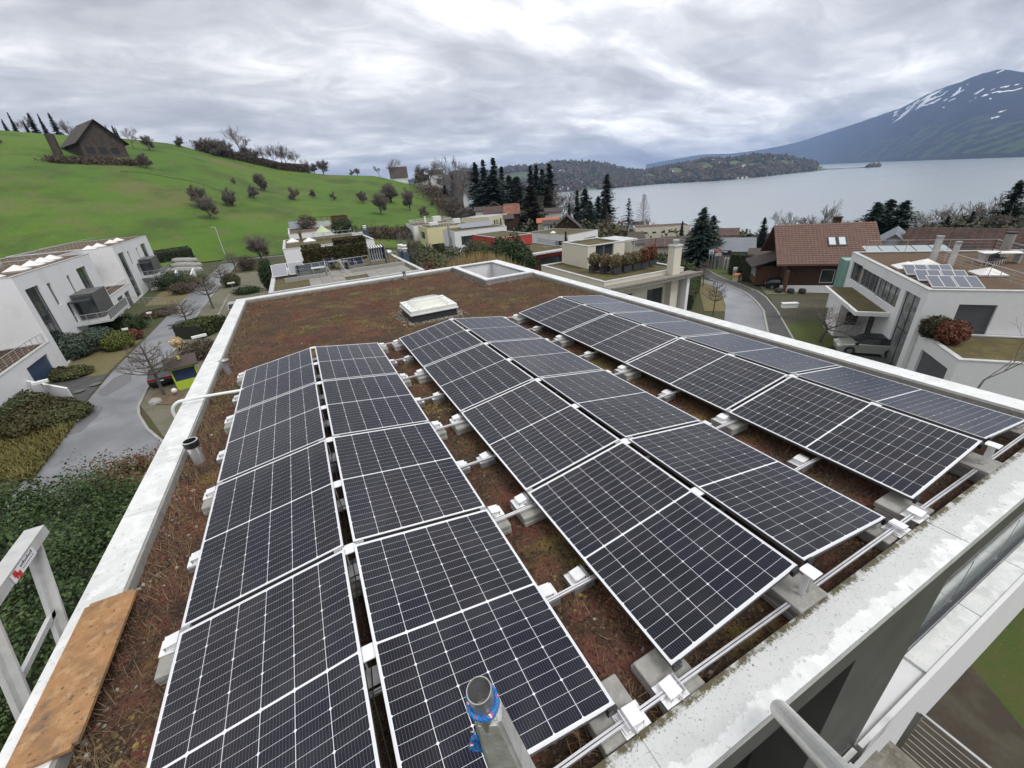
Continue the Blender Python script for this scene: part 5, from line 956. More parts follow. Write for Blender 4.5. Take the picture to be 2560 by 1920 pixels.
def gable(label, x, y, rot, w, d, z0, ze, zr, wall=WHITE, tile=TILEG, ridge='x', over=.6, og=.6, op={}, name='gabled_house', courses=0, cat='house', chim=None):
    """ridge 'x': the broad slope faces local -y; ridge 'y': the gable does"""
    t = thing(name, label, cat, (x, y, z0), math.radians(rot)); b = B(); h = ze-z0; H = zr-z0
    for s_, (Fn, ln) in sides(w, d).items():
        facade(b, Fn, ln, 0, h, op.get(s_, []), depth=.1)
        for o in op.get(s_, []): window(t, Fn, o, .1)
    if ridge == 'x': b.add([(0, 0, h), (0, d, h), (0, d/2, H-.1)], [(0, 2, 1)]); b.add([(w, 0, h), (w, d, h), (w, d/2, H-.1)], [(0, 1, 2)])
    else: b.add([(0, 0, h), (w, 0, h), (w/2, 0, H-.1)], [(0, 1, 2)]); b.add([(0, d, h), (w, d, h), (w/2, d, H-.1)], [(0, 2, 1)])
    ob('wall', b, wall, t); th = .16; b = B()
    if ridge == 'x': half, ln, f = d/2, w, lambda s_, u, z: (u, (d/2-s_) if True else 0, z)
    else: half, ln, f = w/2, d, lambda s_, u, z: (w/2-s_, u, z)
    sl_ = (H-h)/half; ex = half+over
    for sg in (1, -1):
        p = [f(0, -og, H), f(0, ln+og, H), f(sg*ex, ln+og, H-sl_*ex), f(sg*ex, -og, H-sl_*ex)]; q_ = [(a[0], a[1], a[2]+th) for a in p]
        b.add(p+q_, [(0, 1, 2, 3), (7, 6, 5, 4), (0, 4, 5, 1), (1, 5, 6, 2), (2, 6, 7, 3), (3, 7, 4, 0)])
    bmesh_fix(ob('roof', b, tile, t))
    if courses:
        nt_ = max(1, int((ln+2*og)/courses[1])); tm = B(); L2 = math.hypot(ex, sl_*ex)/courses[0]*1.04; tm.box(0, courses[1]*.96, -L2, 0, .02, .07); tm.add([(0, -L2, .07), (courses[1]*.96, -L2, .07), (courses[1]*.96, -L2+.02, .0), (0, -L2+.02, .0)], [(0, 1, 2, 3)]); bc = B()
        for sg in (1, -1):
            for c in range(courses[0]):
                s0 = ex*c/courses[0]; s1 = ex*(c+1.04)/courses[0]
                for i in range(nt_):
                    u0 = -og+i*courses[1]; u1 = u0+courses[1]*.94; zt0 = H-sl_*s0+th+.015; zt1 = H-sl_*s1+th+.075; um = (u0+u1)/2
                    bc.add([f(sg*s0, u0, zt0), f(sg*s0, um, zt0+.05), f(sg*s0, u1, zt0), f(sg*s1, u0, zt1), f(sg*s1, um, zt1+.05), f(sg*s1, u1, zt1), f(sg*s1, u0, zt1-.07), f(sg*s1, u1, zt1-.07)], [(0, 3, 4, 1), (1, 4, 5, 2), (3, 6, 7, 5, 4)] if (sg > 0) == (ridge == 'x') else [(1, 4, 3, 0), (2, 5, 4, 1), (4, 5, 7, 6, 3)])
        ob('roof_tiles', bc, tile, t, kind='stuff')
    if chim:
        b = B(); cx_, cy_, ch_ = chim; b.box(cx_-.4, cx_+.4, cy_-.4, cy_+.4, h, ch_); b.box(cx_-.5, cx_+.5, cy_-.5, cy_+.5, ch_, ch_+.15); ob('chimney', b, WOODD, t)
    return t
def bmesh_fix(o):
    bm = bmesh.new(); bm.from_mesh(o.data); bmesh.ops.recalc_face_normals(bm, faces=bm.faces[:]); bm.to_mesh(o.data); bm.free(); return o
def AT(px, py, D): d = raydir(px, py); d = d/math.hypot(d[0], d[1]); return (CAM+D*d)
def gh(label, L_p, R_p, D, ridge_px, depth, ridge='x', turn=0, **k):
    """house whose front eave runs between two pixels at distance D"""
    a, c = AT(*L_p, D), AT(*R_p, D); w2 = math.hypot(c[0]-a[0], c[1]-a[1]); rot = math.degrees(math.atan2(c[1]-a[1], c[0]-a[0]))+turn; ze = (a[2]+c[2])/2
    m_ = AT((L_p[0]+R_p[0])/2, ridge_px, D+(depth/2 if ridge == 'x' else 0)); g = min(float(gz(a[0], a[1])), float(gz(c[0], c[1])))-.3
    return gable(label, a[0], a[1], rot, w2, depth, min(g, ze-2.4), ze, max(m_[2], ze+1), ridge=ridge, **k)
# brown chalet with the big tiled roof
cr_ = math.radians(-46); ux, uy = math.cos(cr_), math.sin(cr_); nx_, ny_ = -uy, ux
ex_, ey_ = 64.2-6.4*nx_, 32.1-6.4*ny_; oxy = (ex_+ux*1.5+nx_*1.1, ey_+uy*1.5+ny_*1.1)
CH = gable('brown timber chalet with a large brown tiled roof and two roof windows', oxy[0], oxy[1], -46, 9.2, 10.6, -13.6, -9.2, -5.5, WOODD, TILE, 'x', 1.1, 1.5, {'S': [(4.2, 5.8, 1.1, 2.9, 'w')], 'W': [(2.2, 5.2, 1.0, 2.6, 'w'), (7.6, 8.4, 4.4, 5.6, 'w')]}, name='chalet', courses=(20, .42), chim=(6.4, 6.2, 8.9))
b = B(); b.box(-.4, 12.2, -.6, -.05, -.2, .75); ob('base_wall', b, WHITE, CH); b = B(); b.box(-3.0, -.05, 3.4, 8.4, 0, 2.8); ob('porch_wall', b, WOODM, CH)
b = B(); b.add([(-3.9, 2.6, 2.7), (-3.9, 9.0, 2.7), (.3, 9.0, 4.1), (.3, 2.6, 4.1), (-3.9, 2.6, 2.85), (-3.9, 9.0, 2.85), (.3, 9.0, 4.25), (.3, 2.6, 4.25)], [(0, 1, 2, 3), (7, 6, 5, 4), (0, 4, 5, 1), (1, 5, 6, 2), (2, 6, 7, 3), (3, 7, 4, 0)]); bmesh_fix(ob('porch_roof', b, TILEG, CH))
F_ = lambda u, v, n: (-3.0-n, 8.4-u, v); window(CH, F_, (1.4, 4.4, 1.2, 2.4, 'x'), -.06)
b = B(); b.box(-.1, .1, -1.6, -.05, 0, 3.0); ob('timber_screen', b, WOODM, CH)
sl2 = (8.1-4.4)/5.3
for i in range(2):
    b = B(); u0 = 4.7+i*1.15; ys, ye = 1.5, 2.9; zA, zB = 4.4+sl2*ys+.36, 4.4+sl2*ye+.36
    b.add([(u0, ys, zA), (u0+1., ys, zA), (u0+1., ye, zB), (u0, ye, zB), (u0, ys, zA-.3), (u0+1., ys, zA-.3), (u0+1., ye, zB-.3), (u0, ye, zB-.3)], [(0, 1, 2, 3), (0, 4, 5, 1), (1, 5, 6, 2), (2, 6, 7, 3), (3, 7, 4, 0)]); w_o = ob('roof_window', b, DFRAME, CH)
    b = B(); b.quad((u0+.14, ys+.14, zA+.12), (u0+.86, ys+.14, zA+.12), (u0+.86, ye-.14, zB-.06+.0), (u0+.14, ye-.14, zB-.06)); ob('pane', b, mat('sky_pane', (.55, .58, .60), .15), w_o)
# big white house at the right
rc_ = (40.0, 4.6); RH = house('big white house on the right with a planted roof, collectors and a tall corner window', rc_[0], rc_[1], -48, 15, 16.4, -12.6, -6, WHITE,
    {'W': [(.9, 3.7, 4.1, 5.8, 'd'), (3.7, 8.0, 4.1, 5.7, 'g'), (8.0, 12.4, 4.1, 5.7, 'dl'), (13.2, 15.7, .1, 5.8, 'dl')], 'S': [(1.9, 3.9, 3.3, 5.6, 'blind')]}, ROOFB, name='modern_villa', cope=.3, cat='house')
house('', 0, 0, 0, 16, 5.3, -12.6, -9.05, WHITE, {'W': [(1.0, 4.6, .1, 2.6, 'garage')]}, ROOFG, t=RH, org=(.3, -5.4))
b = B(); b.box(-2.3, -.02, 4.4, 14.0, 3.3, 3.48); b.box(-2.32, -2.1, 4.4, 14.0, 3.48, 3.64); b.box(-2.1, -.02, 4.38, 4.6, 3.48, 3.64); ob('canopy', b, WHITE, RH); b = B(); b.quad((-2.1, 4.6, 3.52), (-.02, 4.6, 3.52), (-.02, 13.9, 3.52), (-2.1, 13.9, 3.52)); ob('canopy_planting', b, ROOFG, RH)
b = B(); b.box(-2.2, -.02, 8.4, 11.6, 0, 3.3); ob('entrance_wall', b, WHITE, RH); F_ = lambda u, v, n: (u-2.2, 8.4-n, v); window(RH, lambda u, v, n: (-.0-n, 8.2-u, v), (.4, 1.4, .3, 2.5, 'd'), -.04); window(RH, F_, (.6, 1.5, 1.3, 2.5, 'd'), -.04)
b = B(); b.box(-.35, 1.3, 16.45, 18.3, 1.9, 5.7); ob('copper_bay', b, COPPER, RH)
for i in range(6): b = B(); b.box(-.40, -.35, 16.45+i*.36, 16.49+i*.36, 1.9, 5.7); ob('copper_seam', b, COPPER, RH)
b = B(); b.box(-.2, 1.3, 16.45, 19.4, 0, 1.88); ob('garage_wing', b, WHITE, RH)
RL = lambda px, py, z=-6: P(px, py, z)
T5b = lambda x, y: (2060+x*.26525, 560+y*.26525)
for r_i, (a, c) in enumerate((((780, 425), (1260, 432)), ((890, 480), (1400, 492)), ((1020, 545), (1530, 556)))):
    for j in range(2):
        p_ = RL(*T5b(a[0]+(c[0]-a[0])*j/2, a[1]+(c[1]-a[1])*j/2+55)); q_ = RL(*T5b(a[0]+(c[0]-a[0])*(j+1)/2, a[1]+55+(c[1]-a[1])*(j+1)/2))
        dx_, dy_ = q_[0]-p_[0], q_[1]-p_[1]; ln = math.hypot(dx_, dy_); an = math.atan2(dy_, dx_); t = thing('solar_panel', f'{["left","right"][j]} collector of the {["back","middle","front"][r_i]} row on the big white house roof', 'solar panel', (*p_, -6.1), an, 'collectors on the big white house')
        b = B(); b.add([(0, 0, .15), (ln*.97, 0, .15), (ln*.97, 1.7, .62), (0, 1.7, .62), (0, 0, .08), (ln*.97, 0, .08), (ln*.97, 1.7, .54), (0, 1.7, .54)], [(0, 1, 2, 3), (7, 6, 5, 4), (0, 4, 5, 1), (1, 5, 6, 2), (2, 6, 7, 3), (3, 7, 4, 0)]); ob('frame', b, COPEW, t)
        for s_ in range(2): b = B(); u0 = .05+s_*ln*.47; u1 = u0+ln*.43; b.quad((u0, .08, .175), (u1, .08, .175), (u1, 1.62, .60), (u0, 1.62, .60)); ob('glass', b, mat('collector_glass', (.09, .10, .135), .2), t)
for i, a in enumerate(((780, 405), (960, 378), (1545, 465))): x, y = RL(*T5b(*a)); pyramid(['front white pyramid rooflight on the big white house', 'back white pyramid rooflight on the big white house', 'large white pyramid rooflight right of the collectors'][i], x, y, -6.12, .8, .45, math.radians(-48))
for i, (a, tp) in enumerate((((1020, 340), (1075, 125)), ((1185, 400), (1250, 178)), ((1680, 300), (1745, 88)))):
    x, y = RL(*T5b(*a)); h = HT(x, y, *T5b(*tp))+6.1; r0 = (.26, .2, .34)[i]; t = thing('chimney', ['left tall square metal flue on the big white house', 'slimmer tall flue on the big white house roof', 'thick round concrete-grey flue on the far terrace'][i], 'chimney', (x, y, -6.1)); b = B(); b.cyl((0, 0, 0), (0, 0, h), r0, 4 if i < 2 else 14); ob('flue', b, COPEW if i < 2 else CONC, t)
    b = B(); b.cyl((0, 0, h), (0, 0, h+.12), r0*1.1, 14); ob('cap', b, STEEL if i < 2 else BLACK, t)
p1_, p2_, p3_ = RL(*T5b(390, 262)), RL(*T5b(1580, 262)), RL(*T5b(1885, 345)); railing('long thin railing at the back of the big white house roof', [(*p1_, -6.), (*p2_, -6.), (*p3_, -6.)], 1.1, 3.2, 3, r=.025)
p1_, p2_ = RL(*T5b(1060, 330)), RL(*T5b(1870, 590)); railing('railing between planted roof and terrace of the big white house', [(*p1_, -6.1), (*p2_, -6.1)], .9, 1.2, 3, r=.025)
x, y = RL(*T5b(1640, 350)); t = thing('garden_table', 'white table on the terrace of the big white house', 'table', (x, y, -6.1), math.radians(-48)); b = B(); b.box(-1.3, 1.3, -.55, .55, .78, .84); ob('table_top', b, PLW, t)
for sx in (-1.1, 1.1): b = B(); b.box(sx-.05, sx+.05, -.45, .45, 0, .78); ob('leg', b, COPEW, t)
for i in range(4):
    x_, y_ = x-1.1+.5*i-.8, y-.2+.0*i; t = thing('chair', f'{["leftmost","second","third","rightmost"][i]} black seat with white legs beside the far terrace table', 'chair', (x_, y_, -6.1), 0, 'chairs on the far terrace'); b = B(); b.box(-.24, .24, -.24, .24, .42, .47); b.box(-.24, .24, .18, .24, .47, .9); ob('seat', b, BLACK, t)
    for sx in (-.2, .2):
        for sy in (-.2, .2): b = B(); b.bar((sx, sy, .42), (sx*1.2, sy*1.2, 0), .03); ob('leg', b, PLW, t)
# glazed conservatory roof behind it and the long old barn roof
p_ = RL(*T5b(420, 235), -6.6); t = thing('conservatory_roof', 'pale glazed roof strip behind the big white house', 'glass roof', (*p_, -7.2), math.radians(-48)); 
for i in range(5): b = B(); b.quad((i*1.5, 0, .2), (i*1.5+1.4, 0, .2), (i*1.5+1.4, 2.2, .6), (i*1.5, 2.2, .6)); ob('pane', b, mat('pale_glass', (.30, .36, .38), .12), t)
t = gh('long old barn with mottled red-brown tiled roof at the right edge', (2255, 640), (2660, 650), 78, 573, 16, 'x', 0, wall=WOODD, tile=TILEO, over=1.2, og=1., name='barn', cat='barn', courses=(26, .8))
t = gh('small house with a slate and glass gable roof between chalet and barn', (2205, 600), (2262, 612), 82, 587, 9, 'y', 0, wall=WHITE, tile=SLATE, name='small_house')
# workshop with the grey roof and signs
T4 = lambda x, y: (1500+x*.28933, 300+y*.28933); Z4 = lambda x, y: (1560+x*.18083, 480+y*.18083)
WS = gh('workshop with a wide grey metal roof and coloured sign boards on its front', Z4(1200, 800), Z4(1790, 850), 96, Z4(0, 640)[1], 17, 'x', 0, wall=mat('grey_wall', (.30, .30, .29), .8), tile=SLATE, over=.5, og=.4, name='workshop', cat='workshop')
p_ = AT(*Z4(1900, 640), 100)
def sign(label, px0, px1, py0, py1, D, cols, words=None):
    a, c, e_ = AT(*Z4(px0, py0), D), AT(*Z4(px1, py0), D), AT(*Z4(px0, py1), D); w2 = math.hypot(c[0]-a[0], c[1]-a[1]); h = a[2]-e_[2]; an = math.atan2(c[1]-a[1], c[0]-a[0]); t = thing('sign', label, 'sign', (a[0], a[1], e_[2]), an)
    b = B(); b.box(0, w2, 0, .12, 0, h); ob('board', b, mat('sign_board', cols[0], .5), t); b = B(); r = random.Random(px0)
    for q_ in cols[2]: b.box(w2*q_[0], w2*q_[1], -.02, 0, h*q_[2], h*q_[3])
    ob('print', b, mat('sign_print', cols[1], .5), t); pb = B(); g = float(gz(a[0], a[1])); pb.box(.1, .22, .12, .25, g-e_[2], h*.5); pb.box(w2-.22, w2-.1, .12, .25, g-e_[2], h*.5); ob('post', pb, ALUD, t)
sign('pale sign with a teal picture, leftmost on the workshop front', 1180, 1250, 800, 858, 93, ((.62, .66, .66), (.10, .36, .38), [(.25, .8, .15, .55)]))
sign('red sign board above a white one on the workshop front', 1265, 1355, 800, 845, 93, ((.50, .04, .06), (.7, .7, .7), [(.1, .5, .55, .75), (.45, .9, .2, .4)]))
sign('white sign board with black and red print below the red one', 1265, 1350, 848, 882, 93, ((.72, .72, .72), (.12, .05, .05), [(.1, .35, .4, .6), (.5, .9, .3, .55)]))
sign('black sign board with white print, right of the red one', 1375, 1490, 808, 872, 93, ((.02, .02, .025), (.7, .7, .7), [(.05, .5, .6, .85)]))
# the rest of the village
gh('dark pointed gable house in front of the bungalow row', (960+1470*.28933, 340+790*.28933), (960+1685*.28933, 340+785*.28933), 150, 340+690*.28933, 12, 'y', 0, wall=WOODD, tile=TILEG, over=1.2, og=1)
Q3 = lambda x, y: (960+x*.28933, 340+y*.28933)
gh('low brown-roofed house left of the dark gable', Q3(1380, 760), Q3(1500, 765), 158, Q3(0, 735)[1], 10, 'x', 0, wall=WHITE, tile=TILEG)
gh('small house with bright orange tiled roof, left one', Q3(1330, 745), Q3(1410, 750), 168, Q3(0, 712)[1], 9, 'x', 0, wall=CREAM, tile=TILER, name='small_house')
gh('small house with orange tiled roof, right one', Q3(1425, 735), Q3(1500, 735), 175, Q3(0, 708)[1], 9, 'x', 0, wall=WHITE, tile=TILER, name='small_house')
gh('long barn with a dark brown roof behind the beige apartment house', Q3(870, 665), Q3(1040, 662), 178, Q3(0, 610)[1], 12, 'x', 0, wall=WOODD, tile=TILEO, name='barn', cat='barn')
gh('barn with a patched red roof, right of the dark brown barn', Q3(1045, 672), Q3(1165, 668), 176, Q3(0, 586)[1], 16, 'x', 0, wall=WOODD, tile=mixmat('patched_tile', [(.20, .085, .055), ((.12, .06, .045), .4, .4, .6, 2), ((.30, .14, .09), .8, .55, .65, 6)], .85), name='barn', cat='barn')
gh('dark gable peeping up behind the barns', Q3(905, 612), Q3(1000, 605), 196, Q3(0, 573)[1], 10, 'y', 0, wall=WOODD, tile=TILEO, name='barn', cat='barn')
gh('small dark shed right of the beige apartment house', Q3(1040, 715), Q3(1110, 712), 160, Q3(0, 700)[1], 7, 'x', 0, wall=WOODD, tile=TILEG, name='shed', cat='shed')
gh('white house with a grey roof right of the barns', Q3(1175, 665), Q3(1240, 670), 205, Q3(0, 640)[1], 9, 'x', 0, wall=WHITE, tile=TILEG)
gh('white long house with brown roof under the conifers', Q3(1390, 660), Q3(1535, 655), 190, Q3(0, 622)[1], 12, 'x', 0, wall=WHITE, tile=TILEG)
gh('white gabled house beside the village street', Q3(1330, 660), Q3(1382, 655), 195, Q3(0, 630)[1], 8, 'y', 0, wall=WHITE, tile=TILEG)
gh('steep white gabled house among the trees on the slope', Q3(682, 520), Q3(728, 545), 230, Q3(0, 470)[1], 9, 'y', 0, wall=WHITE, tile=TILEG)
gh('white building left of the barns, half hidden', Q3(790, 650), Q3(868, 640), 190, Q3(0, 615)[1], 9, 'x', 0, wall=WHITE, tile=TILEG)
gh('brown gabled house with cream front below the long cream house', Z4(150, 680), Z4(310, 745), 118, Z4(0, 560)[1], 14, 'x', 14, wall=CREAM, tile=TILEG)
gh('brown hipped house left of the cream chimney', Z4(330, 755), Z4(640, 750), 102, Z4(0, 675)[1], 10, 'x', 0, wall=CREAM, tile=TILEO)
gh('white house with a wide dark brown roof behind the cream chimney', Z4(520, 705), Z4(890, 722), 120, Z4(0, 645)[1], 11, 'x', 0, wall=WHITE, tile=TILEG)
gh('small white gabled house near the lake, left', Z4(35, 520), Z4(125, 520), 190, Z4(0, 410)[1], 12, 'y', 0, wall=WHITE, tile=TILEG)
gh('white house with a tall grey roof near the lake', Z4(130, 470), Z4(255, 468), 200, Z4(0, 412)[1], 10, 'x', 0, wall=WHITE, tile=TILEG)
gh('low house with brick-red roof behind the big cedar', Z4(1310, 600), Z4(1560, 605), 130, Z4(0, 548)[1], 14, 'x', 0, wall=CREAM, tile=TILEO)
gh('small white gable right of the shrub hedge, below the cedar', Z4(850, 590), Z4(890, 592), 170, Z4(0, 560)[1], 7, 'y', 0, wall=WHITE, tile=TILEG, name='small_house')
gh('dark-roofed house in front of the chalet gable', Z4(1745, 930), Z4(1960, 925), 84, Z4(0, 800)[1], 9, 'x', 0, wall=WOODD, tile=TILEG)
a_ = AT(*Z4(150, 570), 165); house('long cream house with a flat brown roof and five windows, near the lake', a_[0], a_[1], -36, 19, 9, -27, AT(*Z4(150, 500), 165)[2], CREAM, {'S': [(3+i*3.1, 4.4+i*3.1, 2.0+27-27.0+(AT(*Z4(150, 500), 165)[2]+27)-4.2, (AT(*Z4(150, 500), 165)[2]+27)-1.6, 'd') for i in range(5)]}, ROOFB, name='long_house')
# hill-top houses beyond the meadow
Q2 = lambda x, y: (440+x*.28933, 340+y*.28933)
gh('chalet with a hipped dark roof on the hill crest', Q2(1855, 350), Q2(2000, 355), 352, Q2(0, 268)[1], 12, 'x', 0, wall=WHITE, tile=TILEG)
gh('low white modern house on the hill crest', Q2(2070, 365), Q2(2175, 372), 352, Q2(0, 342)[1], 8, 'x', 0, wall=WHITE, tile=TILEG)
gh('brown-roofed house under the tall trees on the crest', Q3(385, 325), Q3(510, 330), 352, Q3(0, 292)[1], 10, 'x', 0, wall=WHITE, tile=TILEG)
# old barn on the hill
T1 = lambda x, y: (x*.28933, 240+y*.28933)
BN = gh('old timber barn with a huge dark roof on top of the meadow', T1(530, 405), T1(1020, 385), 300, T1(0, 262)[1], 20, 'x', -16, wall=WOODM, tile=mixmat('old_barn_roof', [(.055, .045, .04), ((.085, .07, .06), .3, .4, .6, 2)], .9), over=1.5, og=1.5, name='barn', cat='barn', op={'S': [(3, 5, 1, 2.2, 'hole'), (13, 18, .2, 3.0, 'hole'), (20, 24, .2, 3.0, 'hole'), (26, 30, .2, 3.0, 'hole'), (7, 8, 1, 2, 'hole'), (9.5, 10.5, 1, 2, 'hole')]}) if False else None
a_ = AT(*T1(800, 455), 292); gB = float(gz(a_[0], a_[1])); zE, zR = AT(*T1(800, 345), 300)[2], AT(*T1(815, 240), 300)[2]
gable('old timber barn with a huge dark roof on top of the meadow', *AT(*T1(700, 450), 286)[:2], 32, 16.5, 20, gB-2, gB+6.0, zR, mixmat('old_barn_wood', [(.075, .058, .048), ((.05, .04, .035), .6, .4, .6, 2), ((.11, .085, .065), 2, .5, .7, 4)], .9), bpy.data.materials.get('old_barn_roof') or mixmat('old_barn_roof', [(.055, .045, .04), ((.085, .07, .06), .3, .4, .6, 2)], .9), 'y', 1.6, 1.6, {'S': [(1.5, 4.5, 2.5, 5.0, 'hole'), (6, 9, 2.5, 5.0, 'hole'), (10.5, 13.5, 2.5, 5.0, 'hole')]}, name='barn', cat='barn')
a_ = AT(*T1(455, 400), 290); b = B(); b.box(-1.3, 1.3, -1.2, 1.2, -4, AT(*T1(455, 350), 290)[2]-gB+1); ob('silo', b, bpy.data.materials['old_barn_wood'], label='narrow brown timber tower left of the hill barn', cat='tower', loc=(a_[0], a_[1], gB))
# distant village houses
hm = []
for wl_, rf in ((WHITE, TILEG), (CREAM, TILEO), (WHITE, TILEO)):
    b = B(); b.box(-7, 7, -5, 5, -3, 7, 0); b.add([(-7.6, -5.6, 6.8), (7.6, -5.6, 6.8), (7.6, 0, 11), (-7.6, 0, 11), (-7.6, 5.6, 6.8), (7.6, 5.6, 6.8)], [(0, 1, 2, 3), (3, 2, 5, 4), (0, 3, 4), (1, 5, 2)], 1); hm.append(b.mesh('village_house', [wl_, rf]))
rr_ = random.Random(11); A, T_, X, Y, Z = FH; cnt = 0
while cnt < 150:
    i = rr_.uniform(1, X.shape[0]-5); j = rr_.uniform(1, X.shape[1]-3); i0, j0 = int(i), int(j); a, t_ = A[i0, j0], T_[i0, j0]
    if not (27.5 < a < 41) or t_ > .75: continue
    if not ((29 < a < 35.5 and (.02 < t_ < .22 or .42 < t_ < .7)) or (37 < a < 41 and .3 < t_ < .6)): continue
    cnt += 1; s_ = rr_.uniform(.8, 1.5); o = link('village_house', rr_.choice(hm), None, label='small pale house with a pitched roof in the far village across the lake arm', cat='house', group='houses of the far village', loc=(X[i0, j0], Y[i0, j0], Z[i0, j0]+3), rz=rr_.uniform(-.4, .9)); o.scale = (s_, s_, s_)
A, T_, X, Y, Z = PH; cnt = 0
for a, t_, s_, wd in ((50.9, .62, 2.2, 0), (53.2, .35, 2.4, 1), (56.3, .7, 1.6, 0), (50.2, .8, 2.2, 1), (53, .02, 1, 0), (53.4, .02, 1.1, 0), (53.8, .02, 1, 2), (48, .05, 1, 0), (49.5, .03, 1, 1), (60.6, .4, .9, 1), (46, .5, 1.2, 0), (47, .3, 1.1, 2)):
    i0 = int(np.argmin(abs(T_[:, 0]-t_))); j0 = int(np.argmin(abs(A[0]-a))); link('village_house', hm[wd], None, label='pale house among the trees of the wooded peninsula', cat='house', group='houses on the peninsula', loc=(X[i0, j0], Y[i0, j0], Z[i0, j0]+5)).scale = (s_,)*3
# ------------------------------------------------------------------ trees, shrubs, hedges
def prisms(P0, P1, R0_, R1_, n=3):
    P0, P1 = np.array(P0, float), np.array(P1, float); R0_, R1_ = np.array(R0_)[:, None], np.array(R1_)[:, None]; d = P1-P0; d /= np.linalg.norm(d, axis=1)[:, None]+1e-9
    u = np.where(np.abs(d[:, 2:3]) < .9, np.array([[0, 0, 1.]]), np.array([[1., 0, 0]])); a = np.cross(d, u); a /= np.linalg.norm(a, axis=1)[:, None]+1e-9; b = np.cross(d, a); V = []
    for Pc, R in ((P0, R0_), (P1, R1_)):
        for i in range(n): t = 2*math.pi*i/n; V.append(Pc+a*(R*math.cos(t))+b*(R*math.sin(t)))
    m_ = len(P0); V = np.stack(V, 1).reshape(-1, 3); F = np.array([(i, (i+1) % n, n+(i+1) % n, n+i) for i in range(n)]); F = (F[None]+2*n*np.arange(m_)[:, None, None]).reshape(-1, 4); return V, F
def grow(seed, h, th=.3, spread=.6, depth=5, n=3, ratio=.72, up=.25, droop=0., wig=.18, r0=None, ang=(.35, .8)):
    r = random.Random(seed); seg = []; r0 = r0 or h*.022
    def br(p, d, ln, rad, lv):
        k = 3 if lv < 2 else 2
        for i in range(k):
            d = (d+Vector((r.gauss(0, wig), r.gauss(0, wig), r.gauss(0, wig)+(up-droop*lv)*.12))).normalized(); q_ = p+d*(ln/k); ra = rad*(1-.32*(i+1)/k); seg.append((p, q_, rad*(1-.32*i/k), ra, lv)); p = q_
            if lv < depth and i < k-1 and lv > 0: kid(p, d, ln, ra, lv, 1)
        if lv < depth: kid(p, d, ln, rad*.68, lv, n)
    def kid(p, d, ln, rad, lv, m_):
        for j in range(m_):
            a = r.uniform(*ang)*(1.25 if lv == 0 else 1); az_ = r.uniform(0, 6.283)+j*6.283/max(m_, 1); u = d.orthogonal().normalized(); v = d.cross(u); dd = (d*math.cos(a)+(u*math.cos(az_)+v*math.sin(az_))*math.sin(a)); dd.z += up*.5-droop*.25*lv; dd.x *= (1+spread*.3); dd.y *= (1+spread*.3)
            br(p, dd.normalized(), ln*ratio*r.uniform(.75, 1.15), rad*r.uniform(.5, .75), lv+1)
    br(Vector((0, 0, -.15)), Vector((r.gauss(0, .04), r.gauss(0, .04), 1)), h*th, r0, 0); return seg
def normseg(seg, h):
    zm = max(s_[1].z for s_ in seg); k_ = h/zm; return [(p*k_, q_*k_, a, b_, l) for p, q_, a, b_, l in seg]
def tree_proto(name, seg, label, bark=BARK, twig=TWIG, cat='tree', tmin=.006):
    t = thing(name, label, cat, (0, 0, -500)); lo = [s_ for s_ in seg if s_[4] <= 1]; hi = [s_ for s_ in seg if s_[4] > 1]
    for nm, l, k_, mt in (('trunk', lo, 6, bark), ('crown', hi, 3, twig)):
        V, F = prisms([s_[0][:] for s_ in l], [s_[1][:] for s_ in l], [max(s_[2], tmin) for s_ in l], [max(s_[3], tmin) for s_ in l], k_); link(nm, npmesh(nm, V, F, [mt], smooth=(k_ > 3)), t)
    return t
def quads(c, a, b): V = np.stack([c-a-b, c+a-b, c+a+b, c-a+b], 1).reshape(-1, 3); return V, np.arange(len(V)).reshape(-1, 4)
def rdir(r, n): v = r.standard_normal((n, 3)); return v/np.linalg.norm(v, axis=1)[:, None]
def leafcloud(r, n, rad, size, lump=.25, zlo=-1., shell=.55):
    d = rdir(r, n); d = d[d[:, 2] > zlo]; n = len(d); k_ = 1+lump*fbm(d[:, 0]*3+d[:, 2]*2, d[:, 1]*3-d[:, 2], 2.2, int(r.integers(99)), 3)*1.6; rr = (shell+(1-shell)*r.uniform(0, 1, n)**.6)*k_
    c = d*rr[:, None]*np.array(rad); a = rdir(r, n); b = np.cross(a, d+.6*rdir(r, n)); b /= np.linalg.norm(b, axis=1)[:, None]+1e-9; s_ = size*r.uniform(.5, 1.3, n)[:, None]; return quads(c, a*s_, b*s_*.6)
def shrub(label, x, y, z, rad, mt, n=2500, size=.09, seed=0, name='shrub', cat='shrub', lump=.25, trunk=0., group=None, core=True):
    r = np.random.default_rng(seed); t = thing(name, label, cat, (x, y, z), 0, group); zc_ = rad[2]*.82+trunk; V, F = leafcloud(r, n, rad, size, lump); V[:, 2] += zc_; V[:, 2] = np.maximum(V[:, 2], .02)
    link('crown', npmesh('crown', V, F, [mt]), t)
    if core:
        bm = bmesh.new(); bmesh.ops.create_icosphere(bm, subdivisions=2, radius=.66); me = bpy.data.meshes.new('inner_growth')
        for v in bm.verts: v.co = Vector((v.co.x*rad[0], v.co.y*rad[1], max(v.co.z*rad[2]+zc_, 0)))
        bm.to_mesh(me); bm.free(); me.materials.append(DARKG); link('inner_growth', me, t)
    if trunk: b = B(); b.cyl((0, 0, -.1), (0, 0, zc_), .07+.02*rad[0], 6); ob('trunk', b, BARK, t)
    return t
DARKG = mat('inner_branches', (.022, .024, .014), 1)
